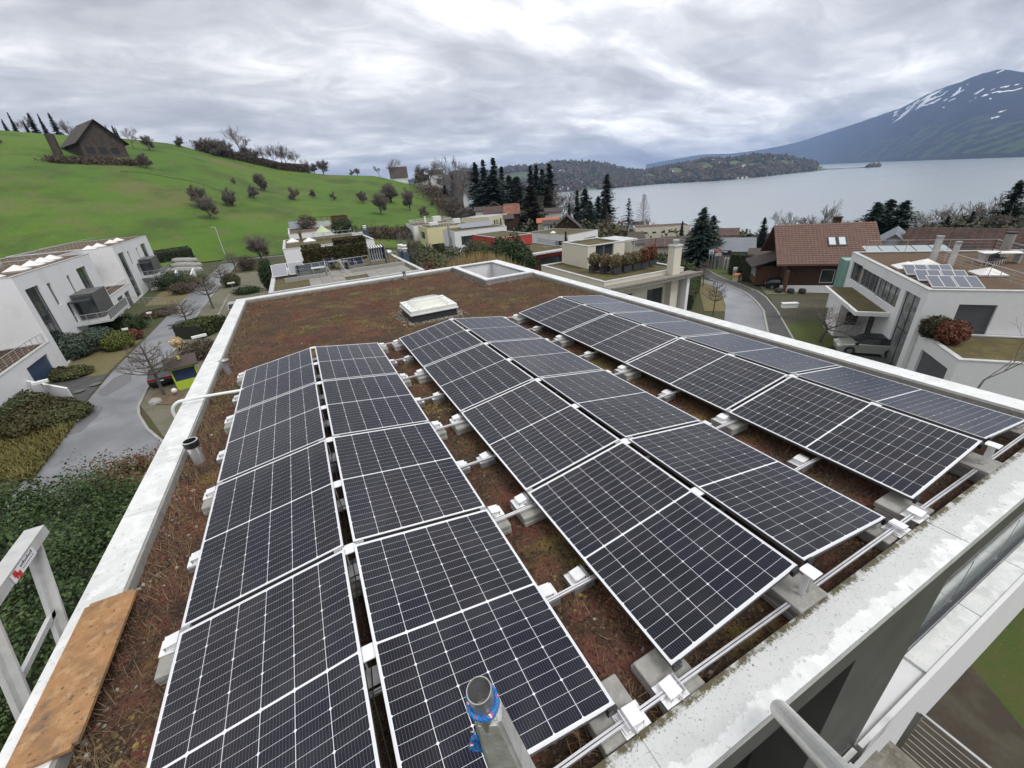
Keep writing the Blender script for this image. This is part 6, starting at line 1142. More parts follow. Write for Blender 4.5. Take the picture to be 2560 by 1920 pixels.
LG = {k_: leafmat(k_, v) for k_, v in dict(
    bluegreen=[(.035, .055, .04), (.075, .10, .075), (.10, .13, .10)], dark=[(.012, .024, .010), (.028, .048, .016), (.05, .075, .025)], olive=[(.04, .045, .018), (.075, .08, .03), (.11, .115, .045)],
    yellowg=[(.05, .065, .015), (.10, .12, .025), (.15, .15, .04)], conifer=[(.010, .022, .014), (.020, .038, .022), (.035, .056, .032)], cypress=[(.022, .026, .012), (.045, .042, .018), (.06, .055, .025)], cedar=[(.018, .036, .028), (.035, .06, .045), (.055, .085, .062)],
    redd=[(.10, .035, .022), (.17, .06, .035), (.09, .06, .03)], brownb=[(.055, .042, .028), (.09, .07, .045), (.12, .09, .06)], gold=[(.20, .15, .065), (.32, .24, .11), (.40, .31, .16)], photinia=[(.06, .085, .03), (.14, .15, .07), (.20, .09, .06), (.10, .12, .05)],
    hedgeb=[(.035, .035, .014), (.06, .055, .02), (.085, .06, .025)], near=[(.010, .024, .008), (.03, .06, .018), (.06, .095, .03), (.13, .15, .06)], thuja=[(.03, .045, .014), (.055, .075, .022), (.085, .10, .032)], heath=[(.10, .04, .03), (.05, .06, .03), (.12, .10, .05)]).items()}
def hedge(label, pts, w2, h, mt, dens=60, size=.07, seed=0, name='hedge', top=.0, z=None):
    r = np.random.default_rng(seed); t = thing(name, label, 'hedge', (0, 0, 0)); b = B(); VV, FF, c0_ = [], [], 0
    for p, q_ in zip(pts[:-1], pts[1:]):
        p, q_ = np.array(p, float), np.array(q_, float); d = q_-p; ln = np.hypot(*d); d /= ln; nn_ = np.array([-d[1], d[0]]); n = int(dens*ln*(w2+2*h)); s_ = r.uniform(0, ln, n); f = r.uniform(0, w2+2*h, n)
        off = np.where(f < h, -w2/2, np.where(f > h+w2, w2/2, f-h-w2/2)); zz2 = np.where(f < h, f, np.where(f > h+w2, f-h-w2, h)); jit = .07*fbm(s_+p[0], off+zz2, 1.1, 5, 3)+r.normal(0, .025, n)
        off = off+np.where(f < h, -jit, np.where(f > h+w2, jit, 0)); zz2 = zz2+np.where((f >= h) & (f <= h+w2), jit+top*np.sin(s_*2.1), 0)
        x = p[0]+d[0]*s_+nn_[0]*off; y = p[1]+d[1]*s_+nn_[1]*off; g = gz(x, y) if z is None else z; c = np.stack([x, y, g+zz2], 1); a = rdir(r, n); bb = np.cross(a, rdir(r, n)); sz = size*r.uniform(.5, 1.4, n)[:, None]; V, F = quads(c, a*sz, bb*sz*.7); VV.append(V); FF.append(F+c0_); c0_ += len(V)
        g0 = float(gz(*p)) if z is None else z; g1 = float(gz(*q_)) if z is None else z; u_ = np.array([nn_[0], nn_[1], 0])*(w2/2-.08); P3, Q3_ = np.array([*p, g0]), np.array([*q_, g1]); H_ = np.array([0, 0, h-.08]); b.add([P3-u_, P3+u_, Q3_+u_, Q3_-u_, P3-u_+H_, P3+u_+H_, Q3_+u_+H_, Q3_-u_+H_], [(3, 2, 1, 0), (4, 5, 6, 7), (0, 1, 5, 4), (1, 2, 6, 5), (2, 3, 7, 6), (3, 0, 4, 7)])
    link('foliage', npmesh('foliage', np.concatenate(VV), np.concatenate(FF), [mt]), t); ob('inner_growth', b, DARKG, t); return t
def conifer_mesh(seed, h, rad, mt, whorls=26, nb=9, nq=7, shape=1., droop=.35, base=.08, clump=.16):
    r = np.random.default_rng(seed); C_, A_, B_2 = [], [], []
    for w2 in range(whorls):
        f = (w2+.3)/whorls; z = h*(base+(1-base)*f); R = rad*(1-f)**shape*(.8+.4*r.uniform()); 
        for k_ in range(nb):
            a = r.uniform(0, 6.283); L3 = R*r.uniform(.55, 1.12); ca_, sa_ = math.cos(a), math.sin(a); z0 = z+r.uniform(-.5, .5)*h/whorls
            for q_ in range(nq):
                s_ = (q_+.6)/nq; c = (ca_*L3*s_, sa_*L3*s_, z0-droop*L3*s_*s_+.06*L3*s_); C_.append((c[0]+r.normal(0, clump*.3), c[1]+r.normal(0, clump*.3), c[2]+r.normal(0, clump*.25))); wd = clump*(1.25-s_*.7)*(.7+.6*r.uniform())*(1-.62*f)
                t3 = r.normal(0, .35); A_.append((ca_*wd*1.3, sa_*wd*1.3, -droop*wd*1.1)); B_2.append((-sa_*wd, ca_*wd, t3*wd))
    V, F = quads(np.array(C_), np.array(A_), np.array(B_2)); return npmesh('crown', V, F, [mt])
def conifer_proto(label, seed, h, rad, mt, **k):
    t = thing('conifer', label, 'tree', (0, 0, -500)); link('crown', conifer_mesh(seed, h, rad, mt, **k), t); b = B(); b.cyl((0, 0, -.3), (0, 0, h*.97), h*.016, 6, r2=.02); ob('trunk', b, BARK, t); return t
PROT = {}
def proto(key, fn): 
    if key not in PROT: PROT[key] = [fn(), True]
    return PROT[key]
def put(key, x, y, z, h, label, rz=None, group=None, sx=1., lean=None):
    p = PROT[key]; hh = HREF[key]; sc = h/hh; rz = random.uniform(0, 6.28) if rz is None else rz
    if p[1]: p[1] = False; o = p[0]; o.location = (x, y, z); o.rotation_euler = (0, 0, rz); o['label'] = label
    else: o = dup(p[0], (x, y, z), rz, label)
    if group: o['group'] = group
    o.scale = (sc*sx, sc*sx, sc)
    if lean: o.rotation_euler = (lean[0], lean[1], rz)
    return o
HREF = dict(orch0=8, orch1=8, orch2=8, orch3=8, tall0=18, tall1=18, poll0=5, poll1=5, larch=20, spruce=20, sequoia=26, cedar=16, cypress=14, pine=16, apple=5, birch=12, spruce2=20)
def orchard(seed):
    r = random.Random(seed); H = 8.; seg = [(Vector((0, 0, -.2)), Vector((.05, .03, 1.9)), .26, .20, 0)]; tips = []
    def limb(p, d, ln, rad, lv):
        n = 5
        for i in range(n):
            d = (d+Vector((r.gauss(0, .13), r.gauss(0, .13), .07-.01*lv))).normalized(); q_ = p+d*(ln/n); seg.append((p, q_, rad*(1-.15*i), rad*(1-.15*(i+1)), 1 if lv == 0 else 2)); p = q_
            if lv < 2 and i > 0:
                for _ in range(2): a = r.uniform(0, 6.28); u = d.orthogonal().normalized(); v = d.cross(u); limb(p, (d*.75+(u*math.cos(a)+v*math.sin(a))*.75+Vector((0, 0, .12))).normalized(), ln*.46, rad*.42, lv+1)
            if lv > 0: tips.append((p, d))
    for k_ in range(7):
        a = k_*.9+r.uniform(-.3, .3); e2 = r.uniform(.35, 1.5); limb(Vector((0, 0, .9+.3*k_*.6)), Vector((math.cos(a)*math.cos(e2), math.sin(a)*math.cos(e2), math.sin(e2))), r.uniform(1.6, 3.4) if e2 < .8 else r.uniform(3.2, 5.2), .12, 0)
    for p, d in tips:
        for _ in range(3):
            e3 = (d*.6+Vector((r.gauss(0, .6), r.gauss(0, .6), r.gauss(.05, .5)))).normalized(); q_ = p+e3*r.uniform(.25, .7); seg.append((p, q_, .02, .012, 3)); seg.append((q_, q_+(e3+Vector((0, 0, -.5))).normalized()*r.uniform(.1, .35), .012, .008, 3))
    return normseg(seg, H)
for i in range(4): PROT[f'orch{i}'] = [tree_proto('bare_fruit_tree', orchard(20+i), 'x', tmin=.013), True]
for i in range(2): PROT[f'tall{i}'] = [tree_proto('bare_tree', normseg(grow(40+i, 18, .22, .3, 5, 3, .74, .55, .02, .14, r0=.42), 18), 'x', tmin=.035), True]
def pollard(seed):
    r = random.Random(seed); seg = [(Vector((0, 0, -.1)), Vector((.03, .02, 2.1)), .12, .10, 0), (Vector((.03, .02, 2.1)), Vector((0, 0, 4.9)), .09, .03, 1)]
    for t_ in range(4):
        z = 2.1+.6*t_; n = 7-t_
        for k_ in range(n):
            a = 6.283*k_/n+t_*.5+r.uniform(-.3, .3); L3 = (1.9-.33*t_)*r.uniform(.8, 1.15); p = Vector((0, 0, z)); d = Vector((math.cos(a), math.sin(a), .12))
            for s_ in range(5):
                d = (d+Vector((r.gauss(0, .12), r.gauss(0, .12), .10))).normalized(); q_ = p+d*(L3/5); seg.append((p, q_, .055*(1-s_*.14), .055*(1-(s_+1)*.14), 1)); p = q_
                for j in range(2 if s_ > 0 else 0):
                    b_2 = r.uniform(0, 6.28); e2 = (d*.7+Vector((math.cos(b_2), math.sin(b_2), .5))*.6).normalized(); q2 = p+e2*r.uniform(.25, .5); seg.append((p, q2, .018, .010, 2))
                    for m_ in range(4): e3 = (e2+Vector((r.gauss(0, .5), r.gauss(0, .5), r.gauss(.2, .4)))).normalized(); seg.append((q2, q2+e3*r.uniform(.15, .4), .008, .004, 3))
    return seg
for i in range(2): PROT[f'poll{i}'] = [tree_proto('pollarded_tree', pollard(60+i), 'x', tmin=.010), True]
PROT['apple'] = [tree_proto('bare_apple_tree', normseg(grow(91, 5, .2, 1.2, 4, 4, .76, .22, .02, .2, r0=.17, ang=(.5, 1.0)), 5), 'x', tmin=.006), True]
PROT['birch'] = [tree_proto('birch_tree', normseg(grow(95, 12, .22, .5, 5, 2, .74, .45, .05, .16, r0=.07), 12), 'x', bark=mat('birch_bark', (.30, .28, .25), .8, col2=(.12, .11, .10), ns=3), tmin=.006), True]
PROT['larch'] = [tree_proto('bare_larch', [(Vector((0, 0, 0)), Vector((0, 0, 19.8)), .3, .03, 0)]+[s_ for k_ in range(110) for s_ in (lambda z, a, L3: [(Vector((0, 0, z)), Vector((math.cos(a)*L3, math.sin(a)*L3, z+.25*L3)), .05, .02, 2)]+[(Vector((math.cos(a)*L3*f, math.sin(a)*L3*f, z+.25*L3*f)), Vector((math.cos(a)*L3*f+random.gauss(0, .4), math.sin(a)*L3*f+random.gauss(0, .4), z+.25*L3*f-random.uniform(-.3, .6))), .03, .02, 3) for f in (.3, .45, .6, .75, .9, 1)])(4+15.5*k_/110, k_*2.4, 4.2*(1-(abs(k_/110-.35)*1.3))*random.uniform(.7, 1.1))], 'x', bark=BARKR, twig=mat('pink_twigs', (.16, .10, .085), .9), tmin=.03), True]
PROT['spruce'] = [conifer_proto('x', 3, 20, 3.6, LG['conifer'], whorls=30, nb=10, nq=7, shape=.85, clump=.42), True]
PROT['spruce2'] = [conifer_proto('x', 13, 20, 4.6, LG['conifer'], whorls=28, nb=11, nq=8, shape=.6, clump=.48, droop=.2), True]
PROT['sequoia'] = [conifer_proto('x', 4, 26, 4.2, LG['conifer'], whorls=36, nb=11, nq=7, shape=.5, clump=.55, droop=.2), True]
PROT['cedar'] = [conifer_proto('x', 5, 16, 6.0, LG['cedar'], whorls=24, nb=17, nq=15, shape=.62, droop=.18, clump=.33), True]
PROT['cypress'] = [conifer_proto('x', 6, 14, 3.6, LG['cypress'], whorls=26, nb=12, nq=7, shape=.75, clump=.42, droop=.1), True]
PROT['pine'] = [conifer_proto('x', 8, 16, 4.2, LG['conifer'], whorls=15, nb=9, nq=9, shape=.8, clump=.30, droop=.12), True]
Q2 = lambda x, y: (440+x*.28933, 340+y*.28933); Q3 = lambda x, y: (960+x*.28933, 340+y*.28933); T1 = lambda x, y: (x*.28933, 240+y*.28933); T4 = lambda x, y: (1500+x*.28933, 300+y*.28933); T5 = lambda x, y: (1920+x*.28933, 400+y*.28933); LL = lambda x, y: (x*.28933, 560+y*.28933); Z4 = lambda x, y: (1560+x*.18083, 480+y*.18083)
orn = ['leftmost', 'next', 'small', 'broad', 'slender', 'leaning', 'twiggy', 'low']
def basetop(key, base, top, label, sx=1., group=None, lean=None):
    x, y, z = G(*base); h = max(1.5, HT(x, y, *top)-z); return put(key, x, y, z, h, label, sx=sx, group=group, lean=lean)
FT_ = [(Q2, 305, 725, 500, 'dense leaning fruit tree in front of its pair on the meadow', 'orch0', 1.0), (Q2, 215, 625, 400, 'dense fruit tree just behind the front leaning one', 'orch1', 1.1), (Q2, 475, 612, 430, 'open-crowned fruit tree right of the leaning pair', 'orch2', 1.), (Q2, 680, 545, 410, 'fruit tree below the dense group in mid-meadow', 'orch3', 1.1),
       (Q2, 740, 475, 305, 'tallest dense tree of the group in mid-meadow', 'orch0', 1.), (Q2, 772, 482, 365, 'broad tree touching the tallest one in mid-meadow', 'orch1', 1.2), (Q2, 1030, 558, 425, 'lone round-crowned fruit tree in the middle of the meadow', 'orch2', 1.1), (Q2, 1188, 537, 450, 'thin pale fruit tree right of the lone round one', 'orch3', 1.1), (Q2, 1364, 560, 470, 'slender young tree, second right of the lone round one', 'orch2', .8),
       (Q2, 1622, 588, 460, 'small tree left of the big rounded pear tree', 'orch1', 1.2), (Q2, 1772, 685, 470, 'big rounded pear tree low on the right of the meadow', 'orch0', 1.), (Q2, 1865, 582, 385, 'broad open oak above the rounded pear tree', 'orch3', 1.2), (Q2, 2025, 652, 430, 'tall slim fruit tree near the right meadow edge', 'orch1', .8), (Q3, 355, 710, 590, 'fruit tree standing behind the yellow house roof', 'orch2', 1.1), (Q3, 425, 610, 530, 'tiny bare tree high at the right meadow edge', 'orch3', .8), (Q3, 60, 585, 400, 'wide bare tree beyond the blue chimneys on the slope', 'orch0', 1.1),
       (T1, 1275, 632, 475, 'leaning fruit tree below and right of the hill barn', 'orch1', 1.2), (T1, 1905, 530, 360, 'dark fruit tree before the crest hedgerow', 'orch2', 1.), (T1, 1158, 462, 262, 'tree right of the hill barn against the sky', 'tall0', 1.), (T1, 1298, 478, 330, 'smaller bare tree second right of the hill barn', 'orch0', 1.), (T1, 1565, 447, 335, 'lone bare tree on the skyline of the meadow', 'orch3', 1.2), (T1, 5, 420, 340, 'tree cut by the left edge high on the meadow', 'orch1', 1.), (T1, 2020, 760, 700, 'small young tree far up the meadow above the open one', 'orch2', 1.)]
for f, bx_, by_, ty_, lb, key, sx in FT_: basetop(key, f(bx_, by_), f(bx_, ty_), lb, sx, 'bare trees on the meadow', (random.uniform(-.06, .06), random.uniform(-.02, .1)))
# skyline trees
for i, (f, x_, ty_, key, D, lb) in enumerate([(T1, 60, 140, 'spruce', 372, 'leftmost dark spruce on the skyline'), (T1, 235, 145, 'spruce2', 372, 'second dark spruce from the left on the skyline'), (T1, 320, 152, 'spruce', 375, 'third dark spruce left of the barn'), (T1, 415, 145, 'spruce2', 372, 'broad dark spruce nearest the barn'), (T1, 190, 200, 'spruce', 368, 'low dark spruce between the first and second on the skyline'), (T1, 120, 138, 'tall1', 375, 'bare tree between the skyline spruces'), (T1, 10, 200, 'spruce2', 370, 'spruce cut by the left picture edge'), (T1, 530, 195, 'tall0', 372, 'bare tree just left of the barn roof'), (T1, 600, 235, 'tall1', 374, 'bare tree half behind the barn roof'), (T1, 905, 250, 'spruce', 372, 'small spruce behind the barn ridge'), (T1, 965, 255, 'spruce2', 370, 'dark spruce right of the barn ridge'), (T1, 990, 270, 'spruce', 372, 'last spruce right of the barn'),
    (T1, 2000, 250, 'tall0', 352, 'tall bare tree with a broken outline on the crest'), (T1, 1730, 350, 'orch1', 352, 'scrubby tree at the left end of the crest hedgerow'), (T1, 1790, 350, 'orch2', 352, 'second scrubby tree of the crest hedgerow'), (T1, 1880, 365, 'orch0', 350, 'dark scrub tree left of the tall crest tree'), (Q2, 740, 70, 'tall1', 352, 'bare tree starting the row on the descending crest'), (Q2, 800, 62, 'tall0', 352, 'tall bare tree in the crest row, left'), (Q2, 860, 55, 'tall1', 352, 'tallest bare tree in the crest row'), (Q2, 905, 75, 'tall0', 350, 'dark bare tree right of the tallest in the crest row'), (Q2, 990, 95, 'tall1', 350, 'bare tree with horizontal boughs in the crest row'), (Q2, 1105, 190, 'tall0', 350, 'lower bare tree near the end of the crest row'), (Q2, 1175, 225, 'orch3', 350, 'thin bare tree at the end of the crest row'), (Q2, 1245, 200, 'orch0', 348, 'round dense tree standing alone on the skyline'), (Q2, 1555, 270, 'orch1', 350, 'round tree left of the hilltop chalet'), (Q2, 1510, 285, 'orch2', 352, 'thin tree left of the hilltop chalet'), (Q2, 1740, 245, 'tall1', 352, 'bare tree just left of the hilltop chalet'), (Q2, 1860, 182, 'tall0', 356, 'big bare tree behind the hilltop chalet'), (Q2, 2155, 188, 'tall1', 352, 'bare oval tree right of the hilltop chalet'), (Q2, 2100, 235, 'orch3', 354, 'small tree between chalet and oval tree'),
    (Q2, 560, 60, 'orch3', 352, 'bare scrub tree in the crest hedgerow, middle left'), (Q2, 640, 95, 'orch1', 352, 'bare scrub tree in the crest hedgerow, middle'), (Q2, 400, 25, 'orch2', 352, 'bare tree in the crest hedgerow below the tall one')]):
    x, y, z, h = TOP(*f(x_, ty_), D); put(key, x, y, z, max(h, 3), lb, sx=1.1 if key[0] == 'o' else .9, group='trees along the hill crest')
def scrub(name, label, pts, n, hmin, hmax, mt, seed, wid=4, kind=True, cat='hedgerow'):
    r = np.random.default_rng(seed); V = []; pts = np.array(pts); s_ = np.concatenate([[0], np.cumsum(np.hypot(*np.diff(pts, axis=0).T))]); t_ = r.uniform(0, s_[-1], n); x = np.interp(t_, s_, pts[:, 0])+r.normal(0, wid/2.5, n); y = np.interp(t_, s_, pts[:, 1])+r.normal(0, wid/2.5, n)
    prof = .55+.45*fbm(t_, t_*0, 25, seed, 4); h = r.uniform(0, 1, n)*(hmin+(hmax-hmin)*np.clip(prof, 0, 1)); c = np.stack([x, y, gz(x, y)+h], 1); a = rdir(r, n); b_2 = np.cross(a, rdir(r, n)); sz = r.uniform(.15, .5, n)[:, None]
    V, F = quads(c, a*sz*1.6, b_2*sz*.35); return link(name, npmesh(name, V, F, [mt]), None, kind='stuff')
cr_pts = [AT(*Q2(x_, y_), 350)[:2] for x_, y_ in ((170, 90), (400, 130), (700, 190), (1000, 265), (1150, 300))]
scrub('crest_hedgerow', '', cr_pts, 16000, 2.5, 6.5, LG['brownb'], 3, 4)
scrub('barn_scrub', '', [AT(*T1(x_, y_), 276)[:2] for x_, y_ in ((380, 440), (560, 460), (900, 480), (1150, 470))], 6000, 1, 3.2, LG['brownb'], 4, 5)
scrub('village_scrub', '', [AT(*Q3(x_, y_), D)[:2] for x_, y_, D in ((400, 400, 330), (520, 470, 300), (640, 600, 260), (780, 640, 240), (900, 640, 225))], 22000, 3, 9, LG['brownb'], 5, 16)
scrub('meadow_edge_scrub', '', [G(*Q2(x_, y_))[:2] for x_, y_ in ((1680, 870), (1900, 880), (2100, 860))], 7000, 1.5, 4, LG['brownb'], 6, 7)
# woods of the valley: conifers by their tops
for i, (f, x_, ty_, key, D, sx, lb) in enumerate([(Q3, 780, 230, 'sequoia', 235, 1.1, 'broad dark conifer at the left end of the valley conifers'), (Q3, 850, 200, 'spruce', 262, .8, 'slim spired conifer behind the broad left one'), (Q3, 938, 185, 'spruce', 258, .9, 'tallest thin spired conifer of the valley'), (Q3, 1010, 262, 'spruce', 262, .8, 'conifer right of the tallest spire'), (Q3, 930, 330, 'cedar', 215, 1.25, 'huge spreading dark cedar in the valley'), (Q3, 860, 360, 'cedar', 220, 1.1, 'dark cedar left of the huge one'), (Q3, 1080, 340, 'spruce2', 235, 1.2, 'wide dark conifer right of the cedars'), (Q3, 1140, 350, 'cedar', 225, 1., 'flat-topped conifer behind the street'), (Q3, 1262, 262, 'sequoia', 255, .8, 'left one of three tall dark conifers'), (Q3, 1312, 252, 'sequoia', 258, .85, 'middle one of three tall dark conifers'), (Q3, 1425, 240, 'sequoia', 250, 1.1, 'right and widest one of three tall dark conifers'), (Q3, 1365, 280, 'spruce', 262, 1., 'conifer between the middle and right tall ones'),
    (Q3, 1262, 425, 'cypress', 185, 1.4, 'big brown-green cypress above the village street'), (Q3, 1165, 430, 'cypress', 215, .9, 'olive cypress left of the big brown one'), (Q3, 1410, 430, 'cypress', 215, 1.0, 'olive-green cypress right of the street'), (Q3, 1740, 455, 'spruce2', 205, 1.1, 'dark conifer left of the giant by the lake'), (Q3, 1925, 335, 'sequoia', 225, 1.05, 'giant dark conifer standing against the lake'), (Q3, 1668, 470, 'spruce', 210, .8, 'slim conifer at the left of the lake group'), (Q3, 1850, 520, 'spruce2', 200, 1., 'lower dark conifer of the lake group'), (Q3, 1780, 560, 'cedar', 185, .8, 'dark conifer in front of the lake group'), (Q3, 1905, 560, 'cypress', 190, .7, 'brownish cypress in front of the giant'), (Q3, 2120, 535, 'pine', 205, .9, 'single dark pine left of the bare larch'), (Q3, 1600, 590, 'spruce', 190, .7, 'small dark spruce above the brown-roofed white house'), (Q3, 1570, 825, 'cypress', 75, .35, 'small columnar conifer before the white bungalow'),
    (T4, 385, 630, 'larch', 205, .95, 'tall bare pinkish larch by the lake'), (T4, 480, 815, 'tall1', 190, .8, 'bare shrubby tree right of the larch'), (T4, 715, 870, 'spruce', 160, .75, 'small dark spruce left of the big cedar'), (T4, 905, 755, 'cedar', 97, .62, 'big blue-green cedar in the middle of the village, front'), (T4, 985, 825, 'cedar', 101, .6, 'lower right half of the big blue-green cedar pair'), (T4, 850, 860, 'cedar', 100, .5, 'lower left companion of the big blue-green cedar'),
    (T4, 1430, 840, 'spruce2', 150, .8, 'rounded dark green tree behind the chalet roof, left'), (T4, 1630, 765, 'tall0', 150, .9, 'reddish bare tree behind the chalet roof'), (T4, 1845, 685, 'tall1', 135, .9, 'fine-branched bare tree rising above the chalet roof'), (T4, 2110, 830, 'orch0', 120, 1., 'leafless spreading tree behind the chalet ridge'),
    (T5, 960, 365, 'cedar', 112, .75, 'left one of three layered cedars right of the chalet'), (T5, 1070, 340, 'cedar', 115, .8, 'middle and tallest layered cedar right of the chalet'), (T5, 1200, 350, 'cedar', 112, .7, 'right one of three layered cedars'), (T5, 1380, 420, 'tall0', 150, 1., 'bare tree right of the layered cedars'), (T5, 1540, 385, 'tall1', 150, 1.15, 'broad bare tree second right of the cedars'), (T5, 1570, 485, 'spruce2', 140, .8, 'dark conifer beneath the broad bare tree'), (T5, 1785, 440, 'spruce', 130, .8, 'dark pointed conifer at the left of the right-hand wood'), (T5, 1860, 360, 'tall0', 150, 1.2, 'bare tree at the left of the right-hand wood'), (T5, 2010, 275, 'tall1', 140, 1.1, 'taller bare tree of the right-hand wood'), (T5, 2110, 235, 'tall0', 135, 1.1, 'bare tree near the right picture edge'), (T5, 2200, 175, 'spruce2', 130, .9, 'dark conifer cut by the right picture edge'), (T5, 1930, 330, 'tall1', 160, 1.1, 'thin bare tree behind the right-hand wood'), (T5, 2180, 260, 'tall1', 125, 1., 'pale-stemmed bare tree at the right edge'),
    (Q3, 620, 155, 'tall0', 300, 1.1, 'great bare tree with light branches on the slope'), (Q3, 540, 235, 'tall1', 310, 1.2, 'bare tree left of the great one'), (Q3, 510, 300, 'tall0', 320, 1., 'low bare tree beside the crest house'), (Q3, 690, 300, 'tall1', 290, 1., 'bare tree right of the great one'), (Q3, 580, 330, 'spruce', 300, .8, 'dark conifer under the great bare tree'), (Q3, 520, 415, 'spruce2', 290, .9, 'dark evergreen at the top right corner of the meadow'), (Q3, 1520, 400, 'tall0', 235, 1.2, 'wide bare tree right of the three tall conifers'), (Q3, 1460, 450, 'tall1', 220, 1., 'bare tree in front of the right tall conifer'), (Q3, 2000, 640, 'tall1', 180, .9, 'small bare tree at the foot of the lake conifers'), (Q3, 1620, 480, 'tall1', 250, .9, 'bare tree left of the slim lake conifer'), (Q3, 1060, 330, 'tall0', 270, 1.1, 'bare tree behind the valley cedars'), (Q3, 640, 430, 'tall1', 250, 1.2, 'bare tree above the half-hidden slope house'), (Q3, 600, 480, 'tall0', 245, 1.2, 'bare tree at the right edge of the meadow'), (Q3, 700, 600, 'orch1', 215, 1.5, 'spreading bush tree below the slope house'), (Q3, 760, 590, 'orch0', 215, 1.5, 'spreading bush tree left of the barns')]):
    x, y, z, h = TOP(*f(x_, ty_), D); put(key, x, y, z, max(h, 2), lb, sx=sx*dict(spruce=1.55, spruce2=1.5, sequoia=1.35, cedar=1.5 if D > 130 else 2.0, cypress=1.5, pine=1.5).get(key, 1), rz=i*1.3)
# background greenery towards the lake: many shrubs that read as one mass
def mass(name, polys, n, hmax, mts, seed, size=.5):
    r = np.random.default_rng(seed); bush = n//60; VV = []; FF = []; c0_ = 0; MI = []
    for k_ in range(bush):
        (xa, ya, D0), (xb, yb, D1) = polys[r.integers(len(polys))]; f = r.uniform(); D = D0+(D1-D0)*r.uniform(); p = AT(xa+(xb-xa)*f, ya+(yb-ya)*f, D); g = float(gz(p[0], p[1])); s_ = r.uniform(1.2, hmax/2); V, F = leafcloud(r, 60, (s_*1.1, s_*1.1, s_), size, .3); V = V+np.array([p[0], p[1], g+s_*.7]); VV.append(V); FF.append(F+c0_); c0_ += len(V); MI += [r.integers(len(mts))]*len(F)
    return link(name, npmesh(name, np.concatenate(VV), np.concatenate(FF), mts, mi=MI), None, kind='stuff')
mass('valley_woodland', [((1150, 480, 200), (1560, 560, 330)), ((1200, 470, 230), (1500, 500, 420)), ((1300, 540, 150), (1560, 570, 260))], 42000, 11, [LG['brownb'], LG['dark'], LG['olive']], 21, .55)
mass('lakeside_woodland', [((1500, 560, 260), (1960, 570, 420)), ((1560, 600, 150), (1900, 590, 300)), ((1700, 570, 250), (2560, 560, 400)), ((2150, 590, 130), (2560, 560, 260))], 60000, 7.5, [LG['dark'], LG['brownb'], LG['olive'], LG['cypress']], 22, .45)
mass('right_wood_undergrowth', [((2360, 600, 110), (2640, 590, 170))], 52000, 12, [LG['brownb'], LG['dark']], 23, .28)
mass('garden_bushes', [((1010, 600, 60), (1060, 640, 110)), ((1000, 560, 110), (1400, 560, 150)), ((1590, 640, 80), (1720, 620, 110))], 16000, 3.2, [LG['olive'], LG['dark'], LG['heath']], 24, .22)
# big dark evergreen and neighbours behind our light well
x, y, z, h = TOP(*Q3(1065, 832), 60); shrub('big dark round evergreen tree in front of the red house', x, y, z, (4.1, 3.6, h*.42), LG['dark'], 16000, .13, 31, 'evergreen_tree', 'tree', .3, h*.17)
x, y, z, h = TOP(*Q3(800, 880), 88); shrub('olive-green tree in front of the white cubic house', x, y, z, (3.2, 2.5, h*.45), LG['olive'], 6000, .12, 32, 'evergreen_tree', 'tree', .35, h*.1)
x, y, z, h = TOP(*Q3(740, 880), 92); shrub('slender grey-green bush left of the olive-green tree', x, y, z, (1.8, 1.8, h*.45), LG['bluegreen'], 3000, .12, 33, trunk=h*.1)
def grassclump(label, x, y, z, w2, h, n, mt, seed):
    r = np.random.default_rng(seed); px = r.normal(0, w2/2.6, n); py = r.normal(0, .8, n); hh = h*r.uniform(.6, 1.05, n)*(1-.25*(px/w2)**2); a = r.uniform(0, 6.28, n); l = r.uniform(.05, .5, n); A_2 = np.stack([px-.02, py, 0*px], 1); B_2 = np.stack([px+.02, py, 0*px], 1); M1 = np.stack([px+l*.4*np.cos(a), py+l*.4*np.sin(a), hh*.8], 1); T_2 = np.stack([px+l*np.cos(a), py+l*np.sin(a), hh], 1)
    V = np.stack([A_2, B_2, M1, T_2], 1).reshape(-1, 3); k_ = 4*np.arange(n)[:, None]; F = np.concatenate([k_+np.array([[0, 1, 2]]), k_+np.array([[0, 2, 3]])]); V2, F2 = quads(M1+.15*rdir(r, n), rdir(r, n)*.10, rdir(r, n)*.05)
    t = thing('ornamental_grass', label, 'grass', (x, y, z)); link('blades', npmesh('blades', V, F, [mt]), t); link('leaves', npmesh('leaves', V2, F2, [mt]), t); return t
x, y, z, h = TOP(*Q3(800, 1020), 42); grassclump('tall straw-yellow bamboo clump showing behind our light well', x, y, z, 5.6, h, 5200, LG['gold'], 3)
for i, (a, D, key, rd, lb) in enumerate((((300, 1000), 52, 'olive', 2., 'olive shrub right of the blue chimneys'), ((380, 1040), 50, 'redd', 1.5, 'rust-red shrub right of the blue chimneys'), ((440, 985), 62, 'olive', 1.8, 'dark shrub below the yellow house'), ((480, 1060), 46, 'yellowg', 1.9, 'fresh green shrub beside the bamboo'), ((270, 930), 70, 'dark', 2.6, 'dark bush left of the yellow house'), ((560, 1010), 70, 'brownb', 2., 'brown bush under the white cubic house'), ((350, 990), 64, 'heath', 1.8, 'mixed red and green shrub under the yellow house'))):
    x, y, z, h = TOP(*Q3(*a), D); shrub(lb, x, y, z, (rd, rd, h*.5), LG[key], 2600, .1, 40+i, trunk=.1)
x, y, z, h = TOP(*Q3(210, 800), 75); put('orch3', x, y, z, h, 'bare purple-brown tree between the blue chimneys and the yellow house', sx=.7)
